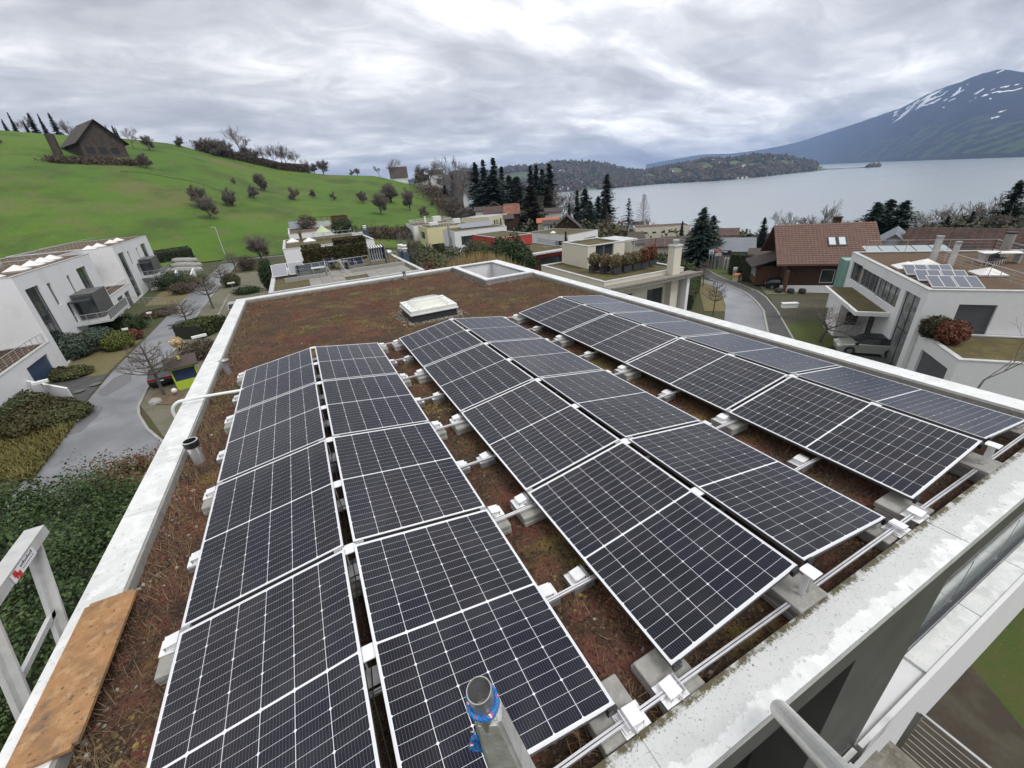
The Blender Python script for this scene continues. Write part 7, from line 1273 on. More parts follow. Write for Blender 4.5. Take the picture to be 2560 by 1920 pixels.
# hedges on the terrace roofs
Z3 = lambda x, y: (680+x*.1718, 520+y*.1718)
ha, hb2 = P(*Z3(430, 815), -3.25), P(*Z3(1460, 745), -3.25); hm_ = (ha[1]+hb2[1])/2
hh = HT(ha[0], hm_, *Z3(430, 625))+3.25; hedge('long clipped dark hedge across the white terrace house behind ours', [(ha[0]+.3, hm_+.6), (hb2[0]-.2, hm_+.6)], 1.0, hh, LG['hedgeb'], 260, .07, 3, z=-3.25)
hedge('back row of the clipped roof hedge, left piece', [(ha[0]+.4, hm_+3.4), (ha[0]+2.3, hm_+3.4)], 2.4, hh+.1, LG['hedgeb'], 200, .07, 4, z=-3.25); hedge('back row of the clipped roof hedge, right piece', [(ha[0]+3.7, hm_+3.6), (ha[0]+7.0, hm_+3.6)], 2.2, hh+.45, LG['hedgeb'], 200, .07, 5, z=-3.25)
def palm(label, x, y, z, h):
    t = thing('palm_tree', label, 'palm', (x, y, z)); b = B(); b.cyl((0, 0, 0), (0, 0, h*.7), .16, 8, r2=.2); ob('trunk', b, BARK, t); r = random.Random(h); b = B()
    for k_ in range(26):
        a = k_*2.4; el = r.uniform(-.5, 1.1); L3 = h*.42*r.uniform(.7, 1); p = Vector((0, 0, h*.72)); d = Vector((math.cos(a)*math.cos(el), math.sin(a)*math.cos(el), math.sin(el))); c = p+d*L3*.5; sd_ = Vector((-math.sin(a), math.cos(a), 0))
        for j in range(7): e2 = (d+sd_*((j-3)*.22)).normalized(); q_ = c+e2*L3*.5+Vector((0, 0, -.12*L3*abs(j-3)*.3)); b.add([c-sd_*.02, c+sd_*.02, q_], [(0, 1, 2)]); 
        b.bar(p, c, .03)
    ob('fronds', b, LG['yellowg'], t); return t
x, y = P(*Z3(430, 470), -2.55); palm('left palm with drooping fronds on the second terrace roof', x, y, -2.6, HT(x, y, *Z3(410, 300))+2.6)
x, y = PALM2; palm('right and taller palm standing in the white planter', x, y, -1.9, HT(x, y, *Z3(1210, 190))+1.6)
for i, (a, w2, lb) in enumerate((((525, 290), 1.6, 'bare brown shrub on the third roof'), ((1040, 370), 1.4, 'dark green bush beside the right palm'))): x, y = P(*Z3(*a), -2.9); shrub(lb, x, y, -3, (w2*1.4, w2, w2), LG['brownb' if i == 0 else 'dark'], 1500, .12, 70+i, core=False)
# photinia over the planters
for i, (x, y) in enumerate(PL_POS): shrub(f'photinia bush in the {["first","second","third","fourth","fifth","sixth","seventh"][i]} planter of the cream house, {"reddish" if i > 3 else "green and cream"}', x, y, -4.52, (.62 if i < 6 else .5, .45, .62 if i < 5 else .72), LG['photinia'] if i < 4 else LG['redd'] if i > 4 else LG['photinia'], 1500, .055, 80+i, group='photinia on the cream house terrace')
# left side shrubs
def rshrub(a, top, rad, key, lb, seed, n=3800, size=.085, tr=0., lump=.10):
    x, y, z = G(*LL(*a)); h = HT(x, y, *LL(*top))-z; shrub(lb, x, y, z, (rad, rad, max(.4, (h-tr)*.55)), LG[key], n, size, seed, lump=lump, trunk=tr)
rshrub((620, 1165), (600, 925), 2.25, 'bluegreen', 'largest rounded blue-green shrub, front left of the group by the villa', 1, 7000); rshrub((740, 1000), (710, 800), 2.1, 'bluegreen', 'rounded blue-green shrub at the back of the group', 2, 6000); rshrub((900, 1085), (860, 885), 1.75, 'bluegreen', 'rounded blue-green shrub on a short stem, right of the largest', 3, 5000, tr=.7); rshrub((1050, 1080), (1055, 910), 1.6, 'yellowg', 'rounded yellow-green shrub right of the blue-green ones', 4, 5000)
rshrub((1150, 1000), (1140, 905), 1.2, 'redd', 'dark red rounded shrub behind the yellow-green one', 5, 2500); rshrub((980, 920), (970, 785), 2.6, 'dark', 'irregular dark green shrub behind the rounded group, left', 6, 5000, lump=.4); rshrub((1130, 920), (1150, 800), 2., 'dark', 'irregular dark green shrub behind the rounded group, right', 7, 4000, lump=.4)
rshrub((440, 1320), (430, 1255), 1.6, 'hedgeb', 'low brown shrub at the left of the villa drive', 8, 3000); rshrub((640, 1320), (640, 1235), 1.7, 'olive', 'low olive shrub at the right of the villa drive', 9, 3000); rshrub((1500, 560), (1490, 410), 3.2, 'dark', 'broad dark bush below the far villa balcony', 10, 4500, lump=.35); rshrub((1590, 600), (1560, 500), 2.4, 'brownb', 'brown bush right of the far villa bush', 11, 3000, lump=.4)
rshrub((1700, 540), (1720, 430), 2.6, 'olive', 'sprawling olive bush behind the street pollards', 12, 3000, lump=.4); rshrub((2010, 540), (2000, 420), 1.8, 'olive', 'egg-shaped clipped bush on the far side of the road', 13, 3500); rshrub((1380, 790), (1390, 735), 2.6, 'brownb', 'low grey-brown bush behind the nearer street tree', 14, 3000, lump=.4); rshrub((2140, 600), (2150, 540), 2.2, 'dark', 'low dark shrub beside our far left corner', 15, 3000, lump=.4)
xA, yA = G(*Q2(745, 1085))[:2]; zA = float(gz(xA, yA)); put('orch0', xA, yA, zA, HT(xA, yA, *Q2(745, 845))-zA, 'dense round bare tree at the top of the road', sx=1.15); 
xA, yA = G(*Q2(650, 1000))[:2]; zA = float(gz(xA, yA)); put('poll0', xA, yA, zA, HT(xA, yA, *Q2(600, 855))-zA, 'small pollard left of the dense round tree', sx=1.)
rshrub((2150, 400), (2160, 265), 2.3, 'brownb', 'twiggy rust-brown bush at the top of the road', 16, 3500, lump=.4)
x, y, z = G(*Q2(835, 1330)); shrub('tall dark columnar evergreen left of the terrace house corner', x, y, z, (1.5, 1.5, (HT(x, y, *Q2(830, 1050))-z)*.55), LG['dark'], 5000, .1, 19, lump=.2)
hx = [G(*LL(*a))[:2] for a in ((1640, 1000), (1880, 900))]; hedge('broad clipped dark green hedge block beside the parking court', [hx[0], (hx[1][0], hx[1][1])], 3.6, 1.7, LG['thuja'], 45, .11, 8)
rshrub((1760, 1150), (1760, 1000), 2.0, 'brownb', 'brown bush in front of the clipped hedge block', 17, 3000, .07, lump=.35)
hedge('dark hedge along the retaining stones near the meadow', [G(*LL(1370, 330))[:2], G(*LL(1670, 285))[:2]], 3.0, 2.6, LG['dark'], 30, .14, 9)
# near lower left greenery
NEARB = [((120, 1235), 2.6, 'near', -6.6), ((40, 1290), 3.0, 'near', -6.4), ((-60, 1250), 3.0, 'near', -6.6), ((200, 1225), 2.2, 'near', -7.2), ((265, 1175), 1.9, 'photinia', -7.9), ((330, 1160), 1.7, 'photinia', -8.1), ((385, 1150), 1.4, 'redd', -8.3), ((120, 1400), 2.6, 'near', -6.2), ((220, 1330), 2.3, 'near', -6.9), ((20, 1480), 2.6, 'near', -6.4), ((180, 1480), 2.0, 'near', -7.4), ((300, 1260), 1.8, 'near', -7.8), ((-60, 1420), 3., 'near', -6.0)]
NEARL = ['dense green shrub above the ladder top', 'dense green shrub at the left edge above the ladder', 'dense green shrub cut by the left edge, highest one', 'dense green shrub facing the road bend', 'pale red-tipped shrub at the road bend', 'pale red-tipped shrub between road and parapet', 'dark red shrub touching our left parapet', 'dense green shrub right of the ladder top bar', 'dense green shrub between ladder and parapet', 'dense green shrub seen through the ladder', 'low dense green shrub at the foot of the thicket', 'green shrub beside the parapet below the red tips', 'dense green shrub cut by the left edge behind the ladder']
for i, ((px, py), rd, key, zt) in enumerate(NEARB):
    x, y = P(px, py, zt); g = float(gz(x, y)); hh2 = zt-g; shrub(NEARL[i], x, y, g, (rd, rd, hh2*.56), LG[key], 19000, .037+.008*(i % 3), 200+i, lump=.5, group='thicket below the left parapet')
def gbush(px, py, rd, key, zt, lb, sd_): x, y = P(px, py, zt); g = float(gz(x, y)); shrub(lb, x, y, g, (rd, rd, (zt-g)*.6), LG[key], 4500, .085, sd_, lump=.3)
for i, a in enumerate(((20, 1000, 2.4, 'olive', -10.3, 'dark olive bush below the white garden wall, left'), (90, 1015, 2.2, 'hedgeb', -10.4, 'brownish bush below the white garden wall, middle'), (150, 1022, 1.7, 'olive', -10.5, 'olive bush below the white garden wall, right'), (-40, 1020, 2.4, 'dark', -10.3, 'dark bush cut by the left edge'), (60, 1040, 1.8, 'hedgeb', -10.3, 'low rusty bush above the golden bank'))): gbush(*a, 300+i)
patch('golden_bank', [P(px, py, -11.5) for px, py in ((-150, 1210), (90, 1180), (140, 1120), (175, 1075), (200, 1035), (160, 1020), (60, 1040), (-120, 1080))], mixmat('golden_grass_bank', [(.20, .16, .055), ((.28, .21, .09), .8, .42, .62, 2), ((.12, .11, .03), 1.2, .5, .7, 6), ((.30, .24, .13), 9, .55, .75, 3)], 1, .5, 8), .05)
r = np.random.default_rng(5); gp = []
while len(gp) < 9000:
    px, py = r.uniform(-100, 200), r.uniform(1030, 1200)
    if px < 205-(py-1035)*.75 and py > 1040+(60-px)*-.1: gp.append(P(px, py, -11.4))
gp = np.array(gp); n = len(gp); a = r.uniform(0, 6.28, n); h = r.uniform(.15, .5, n)[:, None]; l = r.uniform(.1, .5, n); A_2 = np.stack([gp[:, 0], gp[:, 1], np.full(n, -11.45)], 1); T_2 = A_2+np.stack([np.cos(a)*l, np.sin(a)*l, h[:, 0]], 1); s_ = np.stack([-np.sin(a), np.cos(a), 0*a], 1)*.06
link('bank_grass', npmesh('bank_grass', np.stack([A_2-s_, A_2+s_, T_2], 1).reshape(-1, 3), np.arange(3*n).reshape(-1, 3), [leafmat('bank_blades', [(.07, .07, .022), (.15, .13, .045), (.12, .12, .035), (.27, .21, .10)], .95, .35, .4, 1.6, -.55)]), None, kind='stuff')
patch('lawn_below', [(-16, -12), (-14.5, 1), (-6, 11), (-1, 6), (-1, -14)], LAWN, .03); patch('front_lawn', [(12, -7.2), (30, -3), (40, -14), (26, -26), (9, -18), (11, -10)], LAWN, .03)
patch('front_path', [(6, -6), (17, -6.5), (15.5, -8.6), (13.5, -10.5), (11.8, -20), (2, -22), (2, -9)], mixmat('dark_earth', [(.055, .045, .035), ((.08, .07, .05), 1, .45, .65, 2)], 1, .3, 5), .05)
# right side: pollards, apple tree, hedges
for i, (b_3, t_3, key, sx, lb) in enumerate(((T4(888, 1440), T4(900, 1210), 'poll0', .75, 'pollard standing alone beside the curved lower road'), (T4(975, 1690), T4(990, 1385), 'poll1', .8, 'nearer pollard by the lower road, before our parapet'), (LL(1845, 735), LL(1770, 430), 'poll1', 1.1, 'second nearest street pollard left of our roof'), (LL(1642, 912), LL(1540, 645), 'poll0', 1.25, 'street pollard with a wide umbrella crown'), (LL(1425, 1485), LL(1260, 1000), 'poll1', 1.15, 'nearest street pollard, in front of the black car'), (LL(1945, 560), LL(1880, 330), 'poll0', 1.1, 'third street pollard up the road'), (LL(2042, 412), LL(1990, 235), 'poll1', 1.1, 'farthest street pollard up the road'))): basetop(key, b_3, t_3, lb, sx, 'pollards along the roads')
x, y, z = G(*T5(440, 1580)); put('apple', x, y, z, HT(x, y, *T5(450, 1150))-z, 'wide bare apple tree on the green lawn by the grey car', rz=1.0, sx=1.15)
x, y, z, h = TOP(*T5(2200, 880), 30); put('birch', x, y, z, h+1.0, 'pale bare birch reaching over the right edge before the big white house', sx=1.0)
x, y, z = G(*T4(1180, 1150)) if False else G(*T5(330, 1130)); 
patch('right_lawn', [G(*T5(*a))[:2] for a in ((140, 1500), (130, 1420), (420, 1400), (700, 1500), (760, 1600), (420, 1640), (150, 1600))], LAWN, .06); patch('grey_garden', [G(*T5(*a))[:2] for a in ((10, 1180), (60, 1300), (130, 1420), (420, 1400), (700, 1500), (640, 1300), (540, 1190))], mixmat('winter_bed', [(.075, .065, .045), ((.05, .06, .03), 1, .45, .65, 2), ((.10, .09, .07), 5, .5, .7, 4)], 1, .3, 5), .05)
patch('upper_lawn', [G(*T4(*a))[:2] for a in ((650, 1250), (900, 1235), (1060, 1280), (1140, 1370), (1130, 1395), (900, 1345), (790, 1320), (660, 1330))], LAWN, .06)
patch('car_court', [G(*T4(*a))[:2] for a in ((1330, 1390), (1390, 1360), (1700, 1400), (1990, 1440), (1990, 1500), (1440, 1510))], PAVE, .05); patch('car_forecourt', [G(*T5(*a))[:2] for a in ((700, 1520), (900, 1480), (1150, 1560), (1300, 1720), (900, 1800), (500, 1700))], ASPHD, .07)
patch('verge', [G(*T4(*a))[:2] for a in ((850, 1400), (940, 1390), (1040, 1470), (1090, 1659), (900, 1659), (860, 1500))], PAVEY, .05)
c_ = [G(*T4(*a))[:2] for a in ((640, 1330), (760, 1345), (820, 1400), (815, 1470), (770, 1540), (740, 1640))]; hedge('curving clipped green hedge between the cream house and the lower road', c_, 1.3, 1.9, LG['thuja'], 90, .06, 12)
hedge('inner clipped green hedge beside the cream house wall', [G(*T4(*a))[:2] for a in ((640, 1440), (690, 1500), (680, 1600))], 1.3, 1.6, LG['thuja'], 90, .06, 13)
for i, a in enumerate(((430, 1500), (500, 1490), (570, 1480), (610, 1520))): x, y, z = G(*T4(*a)); put('orch1', x, y, z, 3.0+.3*i, f'{["leftmost","second","third","rightmost"][i]} bare grey-red bush in front of the cream house wall', sx=1.5, group='bare bushes by the cream house')
def bx_hedge(lb, a, c, w2, h, sd_): p_, q_ = G(*T4(*a)), G(*T4(*c)); hedge(lb, [p_[:2], q_[:2]], w2, h, LG['thuja'], 90, .07, sd_)
bx_hedge('tall clipped hedge left of the chalet porch', (1130, 1330), (1290, 1350), 1.8, 3.6, 14); bx_hedge('clipped hedge block beside the porch, in front of the tall one', (1270, 1400), (1380, 1390), 2.2, 2.9, 15)
for i in range(7): p_ = G(*T4(1070+9*i, 1290)); b = B(); b.box(-.28, .28, -.06, .06, 0, 2.3); ob('fence_board', b, mat('pale_board', (.42, .40, .34), .8), label=f'{["leftmost","second","third","middle","fifth","sixth","rightmost"][i]} pale board of the short fence left of the tall hedge', cat='fence board', group='pale fence by the workshop', loc=(p_[0]+i*.3, p_[1]-i*.2, p_[2]))
for i, a in enumerate(((1500, 1300), (1620, 1220))):
    x, y = P(*T5(1420+i*140, 1530+i*40), -9.1); shrub(['olive-brown bush at the left on the garage roof of the big white house', 'rusty bush on the garage roof, right one'][i], x, y, -9.1, (.95, .9, .85), LG['cypress'] if i == 0 else LG['redd'], 3500, .06, 90+i, lump=.2)
rb = G(*T5(905, 1500)); t = shrub('dark clipped bush in a pot by the white entrance', rb[0], rb[1], rb[2]+.3, (.35, .35, .75), LG['dark'], 900, .05, 95)
for i, a in enumerate(((85, 1150), (190, 1155), (290, 1155))): x, y, z = G(*T5(*a)); b = B(); b.lathe([(.0, 0), (.42, .02), (.48, .35), (.40, .62), (.25, .70), (0, .72)], 7); ob('planter', b, mat('black_tub', (.02, .02, .02), .7), label=f'black round tub, {["left","middle","right"][i]} one of three by the chalet court', cat='planter', loc=(x, y, z))
bs = G(*T5(160, 1370)); t = thing('letterbox_stand', 'white letterbox stand on two legs by the lower road', 'letterbox', (bs[0], bs[1], bs[2]), -.6); b = B(); b.box(-.75, .75, -.25, .25, 1.25, 1.7); b.box(-.8, .8, -.3, .3, 1.7, 1.76); ob('box', b, PLW, t)
for s_ in (-.68, .68): b = B(); b.box(s_-.05, s_+.05, -.05, .05, 0, 1.25); ob('leg', b, ALUD, t)
bs = G(*T4(1175, 1395)); t = thing('grit_bin', 'cream grit bin with an orange lid at the roadside', 'bin', (bs[0], bs[1], bs[2]), .3); b = B(); b.prism([(-.5, -.4), (.5, -.4), (.6, .4), (-.6, .4)], 0, .9); ob('bin', b, CREAM, t); b = B(); b.box(-.7, .7, -.5, .5, .9, 1.05); b.box(-.55, .55, -.4, .4, 1.05, 1.2); ob('lid', b, mat('orange_lid', (.62, .25, .05), .5), t)
bs = G(*T4(1165, 1345)); t = thing('metal_box', 'grey utility box with a white top behind the grit bin', 'utility box', (bs[0], bs[1], bs[2]), .3); b = B(); b.box(-.4, .9, -.3, .3, 0, 1.1); ob('box', b, ALUD, t); b = B(); b.box(-.4, .1, -.3, .3, 1.1, 1.5); ob('top', b, PLW, t)
def lamp(lb, a, h, wd=.5):
    x, y, z = G(*a); t = thing('lamp', lb, 'lamp', (x, y, z), .3); b = B(); b.cyl((0, 0, 0), (0, 0, h), .04, 8); ob('pole', b, ALUD, t); b = B(); b.prism([(-wd, -.22), (wd, -.22), (wd, .22), (-wd, .22)], h, h+.2); ob('lamp_head', b, PLW, t)
lamp('white box-headed lamp on a post by the clipped hedge block', LL(1800, 1160), 2.3, .65); lamp('white box-headed lamp below the white garden wall', LL(450, 1530), 1.7, .5); lamp('small white lamp beyond the rounded shrubs', LL(1130, 1010), 1.4, .3); lamp('small white lamp at the bush by the road', LL(1325, 850), 1.3, .3); lamp('small white lamp right of the stone steps up the road', LL(1745, 430), 1.3, .3); lamp('white box-headed lamp beyond the egg-shaped bush', LL(2025, 590), 1.6, .6)
x, y, z = G(*Q2(425, 1030)); t = thing('street_lamp', 'slim pale street lamp at the road junction', 'street lamp', (x, y, z)); b = B(); b.cyl((0, 0, 0), (0, 0, 8), .12, 8, r2=.08); b.bar((0, 0, 8), (-1.2, 0, 8.1), .2, .12); ob('pole', b, COPEW, t)
x, y, z = G(*LL(1530, 1490)); b = B(); bm = bmesh.new(); bmesh.ops.create_icosphere(bm, subdivisions=2, radius=.22); me = bpy.data.meshes.new('globe_lamp'); bm.to_mesh(me); bm.free(); me.materials.append(PLW); link('globe_lamp', me, None, label='round white globe lamp beside the planted bed', cat='lamp', loc=(x, y, z+.5))
patch('planted_bed', [P(px, py, -11.4) for px, py in ((372, 1010), (378, 985), (440, 965), (458, 985), (430, 1010))], mixmat('bark_mulch', [(.16, .11, .075), ((.10, .08, .05), 3, .45, .65, 2)], 1, .3, 10), .08)
x, y, z = G(*LL(1350, 1550)); b = B(); b.lathe([(0, 0), (.5, 0), (.45, .25), (.2, .42), (0, .45)], 8); ob('boulder', b, STONE, label='pale boulder below the bare street tree', cat='stone', loc=(x, y, z))
# yellow-green kiosk, straw figure, boulders
x, y, z = G(*LL(1650, 1400)); t = thing('kiosk', 'small yellow-green wooden kiosk with a grey roof by our left parapet', 'kiosk', (x, y, z), .2); LIME = mat('lime_paint', (.38, .50, .04), .6)
b = B(); b.box(-.9, .9, -.5, .5, 0, .8); b.box(-.9, -.8, -.5, .5, .8, 2.1); b.box(.8, .9, -.5, .5, .8, 2.1); b.box(-.8, .8, .4, .5, .8, 2.1); b.box(-.9, .9, -.5, -.45, 1.85, 2.1); ob('body', b, LIME, t); b = B(); b.box(-.8, .8, -.35, .38, .8, 1.85); ob('dark_inside', b, mat('dark_blue_inside', (.015, .03, .09), .6), t); b = B(); b.add([(-1.2, -.9, 2.05), (1.2, -.9, 2.05), (1.2, .9, 2.55), (-1.2, .9, 2.55), (-1.2, -.9, 2.15), (1.2, -.9, 2.15), (1.2, .9, 2.65), (-1.2, .9, 2.65)], [(3, 2, 1, 0), (4, 5, 6, 7), (0, 1, 5, 4), (1, 2, 6, 5), (2, 3, 7, 6), (3, 0, 4, 7)]); ob('roof', b, TILEG, t)
b = B(); b.lathe([(.12, 2.6), (.12, 2.85), (0, 2.87)], 8); ob('yellow_cap', b, mat('yellow_cap', (.6, .58, .05), .6), t)
x, y, z = G(*LL(1600, 1190)); t = thing('straw_figure', 'bundle of pale dried grass on a stem left of the kiosk', 'dried plant', (x, y, z)); b = B(); b.cyl((0, 0, 0), (0, 0, 1.9), .09, 6); ob('stem', b, BARK, t); V, F = leafcloud(np.random.default_rng(3), 500, (.5, .5, .45), .14, .4); V[:, 2] += 2.1; link('straw', npmesh('straw', V, F, [mat('straw', (.55, .42, .25), .9)]), t)
for i in range(14):
    x, y, z = G(*LL(1545+(i % 5)*38, 410-(i//5)*32)); b = B(); b.lathe([(0, 0), (1.5, 0), (1.6, .5), (1.2, 1.0), (0, 1.1)], 6); ob('boulder', b, STONE, label='grey boulder of the dry stone bank below the dark hedge', cat='stone', group='boulders of the stone bank', loc=(x, y, z+(i//5)*.3)).scale = (random.uniform(.8, 1.2), .7, 1)
t = thing('stair_wall', 'white stair walls beside the far villa', 'stairs', G(*LL(1610, 510)), 1.5)
for s_ in (-1.6, 1.6): b = B(); b.add([(-3, s_, 0), (3, s_, 0), (3, s_, 2.6), (-3, s_, 1.0), (-3, s_+.25, 0), (3, s_+.25, 0), (3, s_+.25, 2.6), (-3, s_+.25, 1.0)], [(0, 1, 2, 3), (7, 6, 5, 4), (0, 4, 5, 1), (1, 5, 6, 2), (2, 6, 7, 3), (3, 7, 4, 0)]); ob('side_wall', b, WHITE, t)
for i in range(8): b = B(); b.box(-2.6+i*.7, -1.9+i*.7, -1.3, 1.6, 0, .2+i*.2); ob('step', b, GREYW, t)
for i, (a, f) in enumerate(((LL(830, 1395), .45), (LL(690, 1455), .4), (T4(1320, 1480), .35), (LL(1480, 880), .4))):
    x, y, z = G(*a); b = B(); b.cyl((0, 0, 0), (0, 0, .012), f, 20); ob('manhole_cover', b, mat('cast_iron', (.10, .10, .10), .6, .3, col2=(.16, .16, .16), ns=9), label=['round drain cover on the forecourt left of the road', 'second round cover nearer the white wall', 'drain cover on the pavement of the lower road', 'drain cover in the middle of the upper road'][i], cat='drain cover', loc=(x, y, z+.13))
for i in range(4):
    p_, q_ = G(*LL(1850+i*28, 840-i*52)), G(*LL(1905+i*28, 760-i*52)); b = B(); b.bar((p_[0], p_[1], p_[2]+.05), (q_[0], q_[1], q_[2]+.05), .1, .012); ob('marking_line', b, KERB, label=['nearest','second','third','farthest'][i]+' pale parking line on the court beside our house', cat='road marking', group='parking lines')
for k_ in range(5):
    r_ = random.Random(k_); c0_ = [(-17, 40), (-16.2, 62), (-17.8, 78), (-16.5, 95), (-16.8, 32)][k_]; pts = [(c0_[0]+r_.uniform(.5, 1.1)*math.cos(a)*1.1, c0_[1]+r_.uniform(.8, 1.2)*math.sin(a)*3) for a in [i*math.pi/4 for i in range(8)]]
    patch('road_repair', pts, ASPHD if k_ % 2 else mat('pale_asphalt', (.15, .15, .155), .5, col2=(.12, .12, .125), ns=2), .068)
# ------------------------------------------------------------------ cars
TYRE = mat('tyre', (.015, .015, .016), .8); RIM = mat('rim', (.35, .36, .38), .35, .8); CARG = mat('car_glass', (.02, .025, .03), .06, spec=.7); TL = mat('tail_light', (.35, .012, .015), .3); HLm = mat('headlight', (.6, .6, .62), .15)
def car(label, x, y, z, rz, pt, kind='sedan', roofm=None, ln=4.5, w2=1.8, h=1.45):
    t = thing('parked_car', label, 'car', (x, y, z), rz); H = ln/2; wb_ = ln*.30
    low = {'sedan': [(-H, .35), (-H-.02, .62), (-H+.05, .92), (-H+.65, .98), (H-1.35, .95), (H-.35, .80), (H-.02, .62), (H, .35)], 'hatch': [(-H, .38), (-H-.02, .65), (-H+.05, .98), (-H+.3, 1.0), (H-1.2, .98), (H-.3, .84), (H-.02, .66), (H, .38)]}['sedan' if kind == 'sedan' else 'hatch']
    top = {'sedan': [(-H+.5, .96), (-H+1.15, h-.06), (-H+1.7, h), (H-2.15, h-.01), (H-1.25, .95)], 'hatch': [(-H+.08, .98), (-H+.45, h-.10), (-H+1.0, h), (H-2.05, h-.02), (H-1.15, .97)], 'suv': [(-H+.06, .98), (-H+.32, h-.08), (-H+.8, h), (H-2.0, h-.02), (H-1.1, .97)], 'van': [(-H+.03, .98), (-H+.12, h-.1), (-H+.4, h), (H-1.5, h-.04), (H-.7, .99)]}[kind]
    def loft(prof, ys, mi=None, close=True):
        b = B(); n = len(prof); vs = []
        cx_ = sum(p[0] for p in prof)/n; zb_ = min(p[1] for p in prof)
        for yy, sx, dz in ys: vs += [(cx_+(p[0]-cx_)*sx, yy, zb_+(p[1]-zb_)*dz) for p in prof]
        m_ = len(ys); fs = [(k_*n+i, k_*n+(i+1) % n, (k_+1)*n+(i+1) % n, (k_+1)*n+i) for k_ in range(m_-1) for i in range(n)]; fs += [tuple(range(n-1, -1, -1)), tuple(range((m_-1)*n, m_*n))]; return b.add(vs, fs)
    hw = w2/2; body = [(p[0], p[1]) for p in low]+[(H-.1, .22), (-H+.1, .22)]
    o = ob('body', loft(body, [(-hw, .965, .93), (-hw+.05, .99, .985), (-hw*.5, 1, 1.0), (0, 1.01, 1.01), (hw*.5, 1, 1.0), (hw-.05, .99, .985), (hw, .965, .93)]), pt, t, smooth=False); bmesh_fix(o)
    gh_ = ob('glasshouse', loft(top, [(-hw+.06, 1, .02), (-hw+.20, .95, .93), (-hw+.30, .96, .985), (hw-.30, .96, .985), (hw-.20, .95, .93), (hw-.06, 1, .02)]), CARG, t); bmesh_fix(gh_)
    b = B(); x0, x1 = top[1][0]+.12, top[3][0]+.02; b.box(x0, x1, -hw+.26, hw-.26, h-.03, h+.015); ob('roof_panel', b, roofm or pt, t)
    for s_ in (-1, 1):
        b = B()
        for (xa, za), (xb, zb2) in ((top[0], top[1]), (top[3], top[4])): b.bar((xa, s_*(hw-.09), .98), (xa+(xb-xa)*.95 if xa < 0 else xb, s_*(hw-.22 if xa < 0 else hw-.09), h-.05 if xa < 0 else .97), .07, .05) if xa < 0 else b.bar((xb, s_*(hw-.08), .97), (xa, s_*(hw-.23), h-.04), .07, .05)
        b.bar((0, s_*(hw-.08), .97), (-.1, s_*(hw-.22), h-.04), .07, .04); b.bar((x0, s_*(hw-.22), h-.03), (x1, s_*(hw-.22), h-.03), .06, .05); ob('pillars', b, roofm or pt, t)
        b = B(); b.box(H-1.35, H-1.15, s_*(hw+.08)-.07, s_*(hw+.08)+.07, .95, 1.08); ob('wing_mirror', b, roofm or pt, t)
        b = B(); b.box(-H-.035, -H+.16, s_*(hw-.30)-.24, s_*(hw-.30)+.24, .74, .90); ob('tail_light', b, TL, t); b = B(); b.box(H-.28, H-.005, s_*(hw-.30)-.22, s_*(hw-.30)+.22, .62, .76); ob('headlight', b, HLm, t)
        for wx in (-wb_, wb_):
            wh = thing('wheel', None, None, (wx, s_*(hw-.10), .33)); wh.parent = t; b = B(); b.cyl((0, -.11, 0), (0, .11, 0), .33, 20); ob('tyre', b, TYRE, wh); b = B(); b.cyl((0, s_*.10, 0), (0, s_*.122, 0), .21, 14); ob('rim', b, RIM, wh)
            b = B(); b.cyl((wx, s_*(hw-.03), .34), (wx, s_*(hw+.004), .34), .385, 20); ob('wheel_arch', b, TYRE, t)
    b = B(); b.box(-H-.04, -H-.015, -.26, .26, .60, .71); ob('number_plate', b, PLW, t); return t
x, y, z = G(*LL(1400, 1400)); car('black saloon parked behind the bare street tree, seen from behind', x, y+1.6, z+.05, math.radians(97), paint('black_paint', (.012, .013, .018)), 'sedan', ln=4.7)
x, y, z = G(*LL(1980, 800)); car('silver-white car half hidden behind our left parapet', x+.9, y+1.9, z+.05, math.radians(95), paint('silver_white_paint', (.50, .52, .55)), 'suv', ln=4.5, h=1.6)
x, y, z = G(*T4(1560, 1462)); car('dark green-black small car in front of the timber chalet', x, y, z+.1, math.radians(-52), paint('dark_teal_paint', (.010, .016, .020)), 'hatch', ln=4.1, h=1.42)
x, y, z = G(*T5(850, 1700)); car('light grey car with a black roof before the big white house', x+.6, y+.4, z+.1, math.radians(128), paint('sage_grey_paint', (.30, .32, .28)), 'hatch', BLACK, ln=4.5, h=1.5)
x, y, z = G(*Z4(1110, 1003)); car('white van parked beside the workshop', x, y, z+.05, math.radians(150), paint('van_white', (.6, .6, .6)), 'van', ln=4.6, h=1.85)
for i, a in enumerate(((1225, 990), (1275, 992), (1330, 990))): x, y, z = G(*Z4(*a)); car(f'small white car, {["left","middle","right"][i]} one of three in front of the workshop', x, y, z+.05, math.radians(100), paint('white_car_paint', (.62, .62, .62)), 'hatch', ln=3.9)
x, y = P(2430, 1722, -10.9); car('white car nose showing under our lower parapet', x-.35, y+2.75, -11.45, math.radians(-92), paint('bright_white_paint', (.66, .67, .68)), 'hatch', ln=4.3)
x, y, z = G(*Q3(1250, 800)); car('small car with lights coming up the village street', x, y, z+.2, math.radians(-120), paint('grey_car_paint', (.2, .2, .22)), 'hatch')
vs_ = [G(*Q3(*a))[:2] for a in ((1235, 760), (1245, 800), (1260, 850), (1270, 900))]; vr = [G(*Q3(*a))[:2] for a in ((1290, 760), (1340, 790), (1375, 830), (1390, 880))]; ribbon('village_street', vs_, vr, ASPH, .12, 20)
vs_ = [G(*Q3(*a))[:2] for a in ((1105, 780), (1150, 810), (1200, 840))]; vr = [G(*Q3(*a))[:2] for a in ((1150, 778), (1200, 808), (1250, 835))]; ribbon('village_lane', vs_, vr, ASPHD, .12, 12)
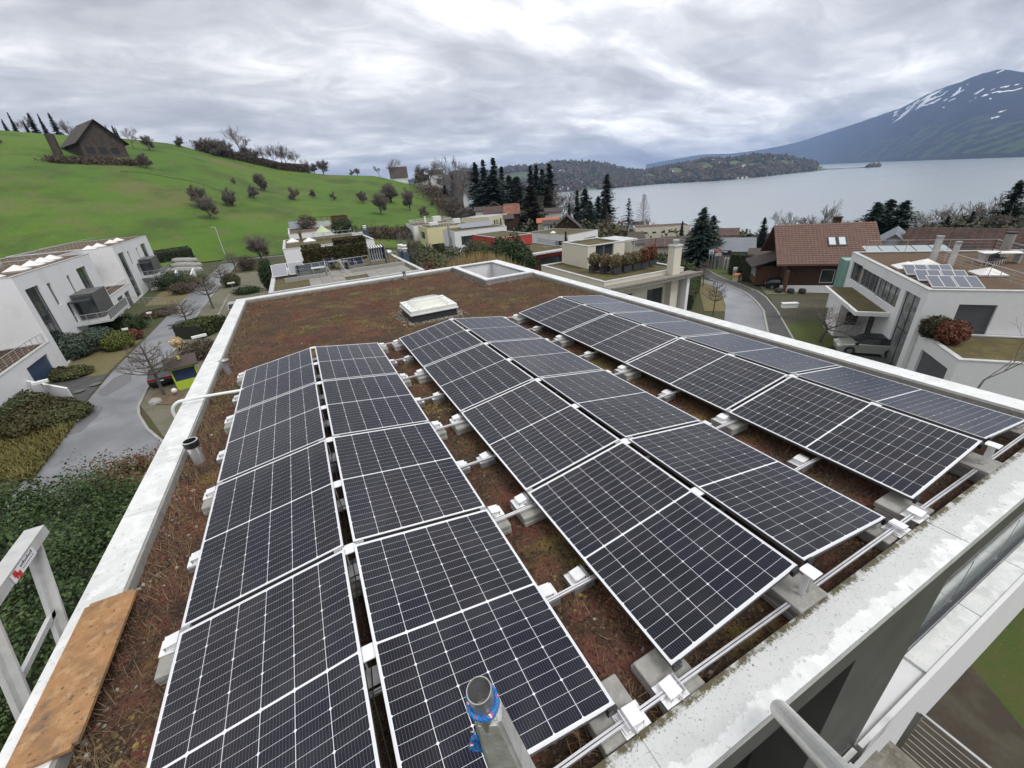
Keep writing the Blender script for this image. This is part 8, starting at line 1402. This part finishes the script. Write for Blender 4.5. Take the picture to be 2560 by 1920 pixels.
# front side of our house, bottom right corner: railing and weathered planter wall
r0 = Vector((6.22, -7.76, -2.95)); t = thing('railing', 'steel railing with thin rods at the front balcony, bottom right', 'railing', (0, 0, 0)); b = B(); b.bar(r0, (6.22, -8.40, -2.95), .03, .03); b.bar((6.22, -8.40, -2.95), (5.3, -8.55, -2.95), .03, .03); b.bar((6.22, -8.40, -2.95), (6.22, -8.40, -3.9), .03, .03); b.bar(r0, (6.22, -7.76, -3.9), .03, .05); ob('frame', b, STEEL, t)
for i in range(8): b = B(); b.bar((6.22, -7.76, -3.04-i*.1), (6.22, -8.38, -3.04-i*.1), .006, .006); ob('rod', b, STEEL, t)
b = B(); b.box(4.3, 5.55, -7.95, -7.70, -3.9, -3.10); ob('planter_wall', b, CONC2, label='weathered concrete planter wall below the near parapet', cat='wall'); b = B(); b.box(5.56, 5.8, -8.7, -7.72, -3.9, -3.14); ob('planter_wall', b, CONC2, label='mossy cross wall of the weathered planter at the bottom right', cat='wall')
rr_ = random.Random(2); bp_ = []
for k_ in range(3): b = B(); b.box(-.098, .098, -.048, .048, 0, .03); bp_.append(b.mesh('paving_brick', [(mat(f'brick_{["grey","brown","buff"][k_]}', ((.16, .15, .14), (.14, .12, .10), (.20, .18, .15))[k_], .9))]))
pv = thing('brick_paving', 'small strip of brick paving between the weathered planter walls', 'paving', (4.4, -8.7, -3.9))
for i in range(6):
    for j in range(7): link('brick', rr_.choice(bp_), pv, loc=(.1+i*.203+(.1 if j % 2 else 0), .05+j*.101, rr_.uniform(0, .004)))
b = B(); b.box(2.2, 5.5, YN-.02, YN+.03, -3.42, -3.30); ob('sill', b, PLW, label='white sill strip at the foot of the grey facade', cat='sill')
# the air between us and the far shore
hz = B(); hz.box(-3000, 19000, -6000, 19500, -90, 960); ho = ob('haze', hz, mat('air', (1, 1, 1)), kind='stuff'); M = bpy.data.materials['air']; nt = M.node_tree; nt.nodes.clear(); o_ = nt.nodes.new('ShaderNodeOutputMaterial'); v_ = nt.nodes.new('ShaderNodeVolumePrincipled')
v_.inputs['Color'].default_value = (.42, .60, 1.0, 1); v_.inputs['Density'].default_value = 7e-5; v_.inputs['Anisotropy'].default_value = .2; nt.links.new(v_.outputs[0], o_.inputs['Volume'])
for k_, (p_, u_2) in list(PROT.items()):
    if u_2:
        for ch in list(p_.children): bpy.data.objects.remove(ch)
        bpy.data.objects.remove(p_)
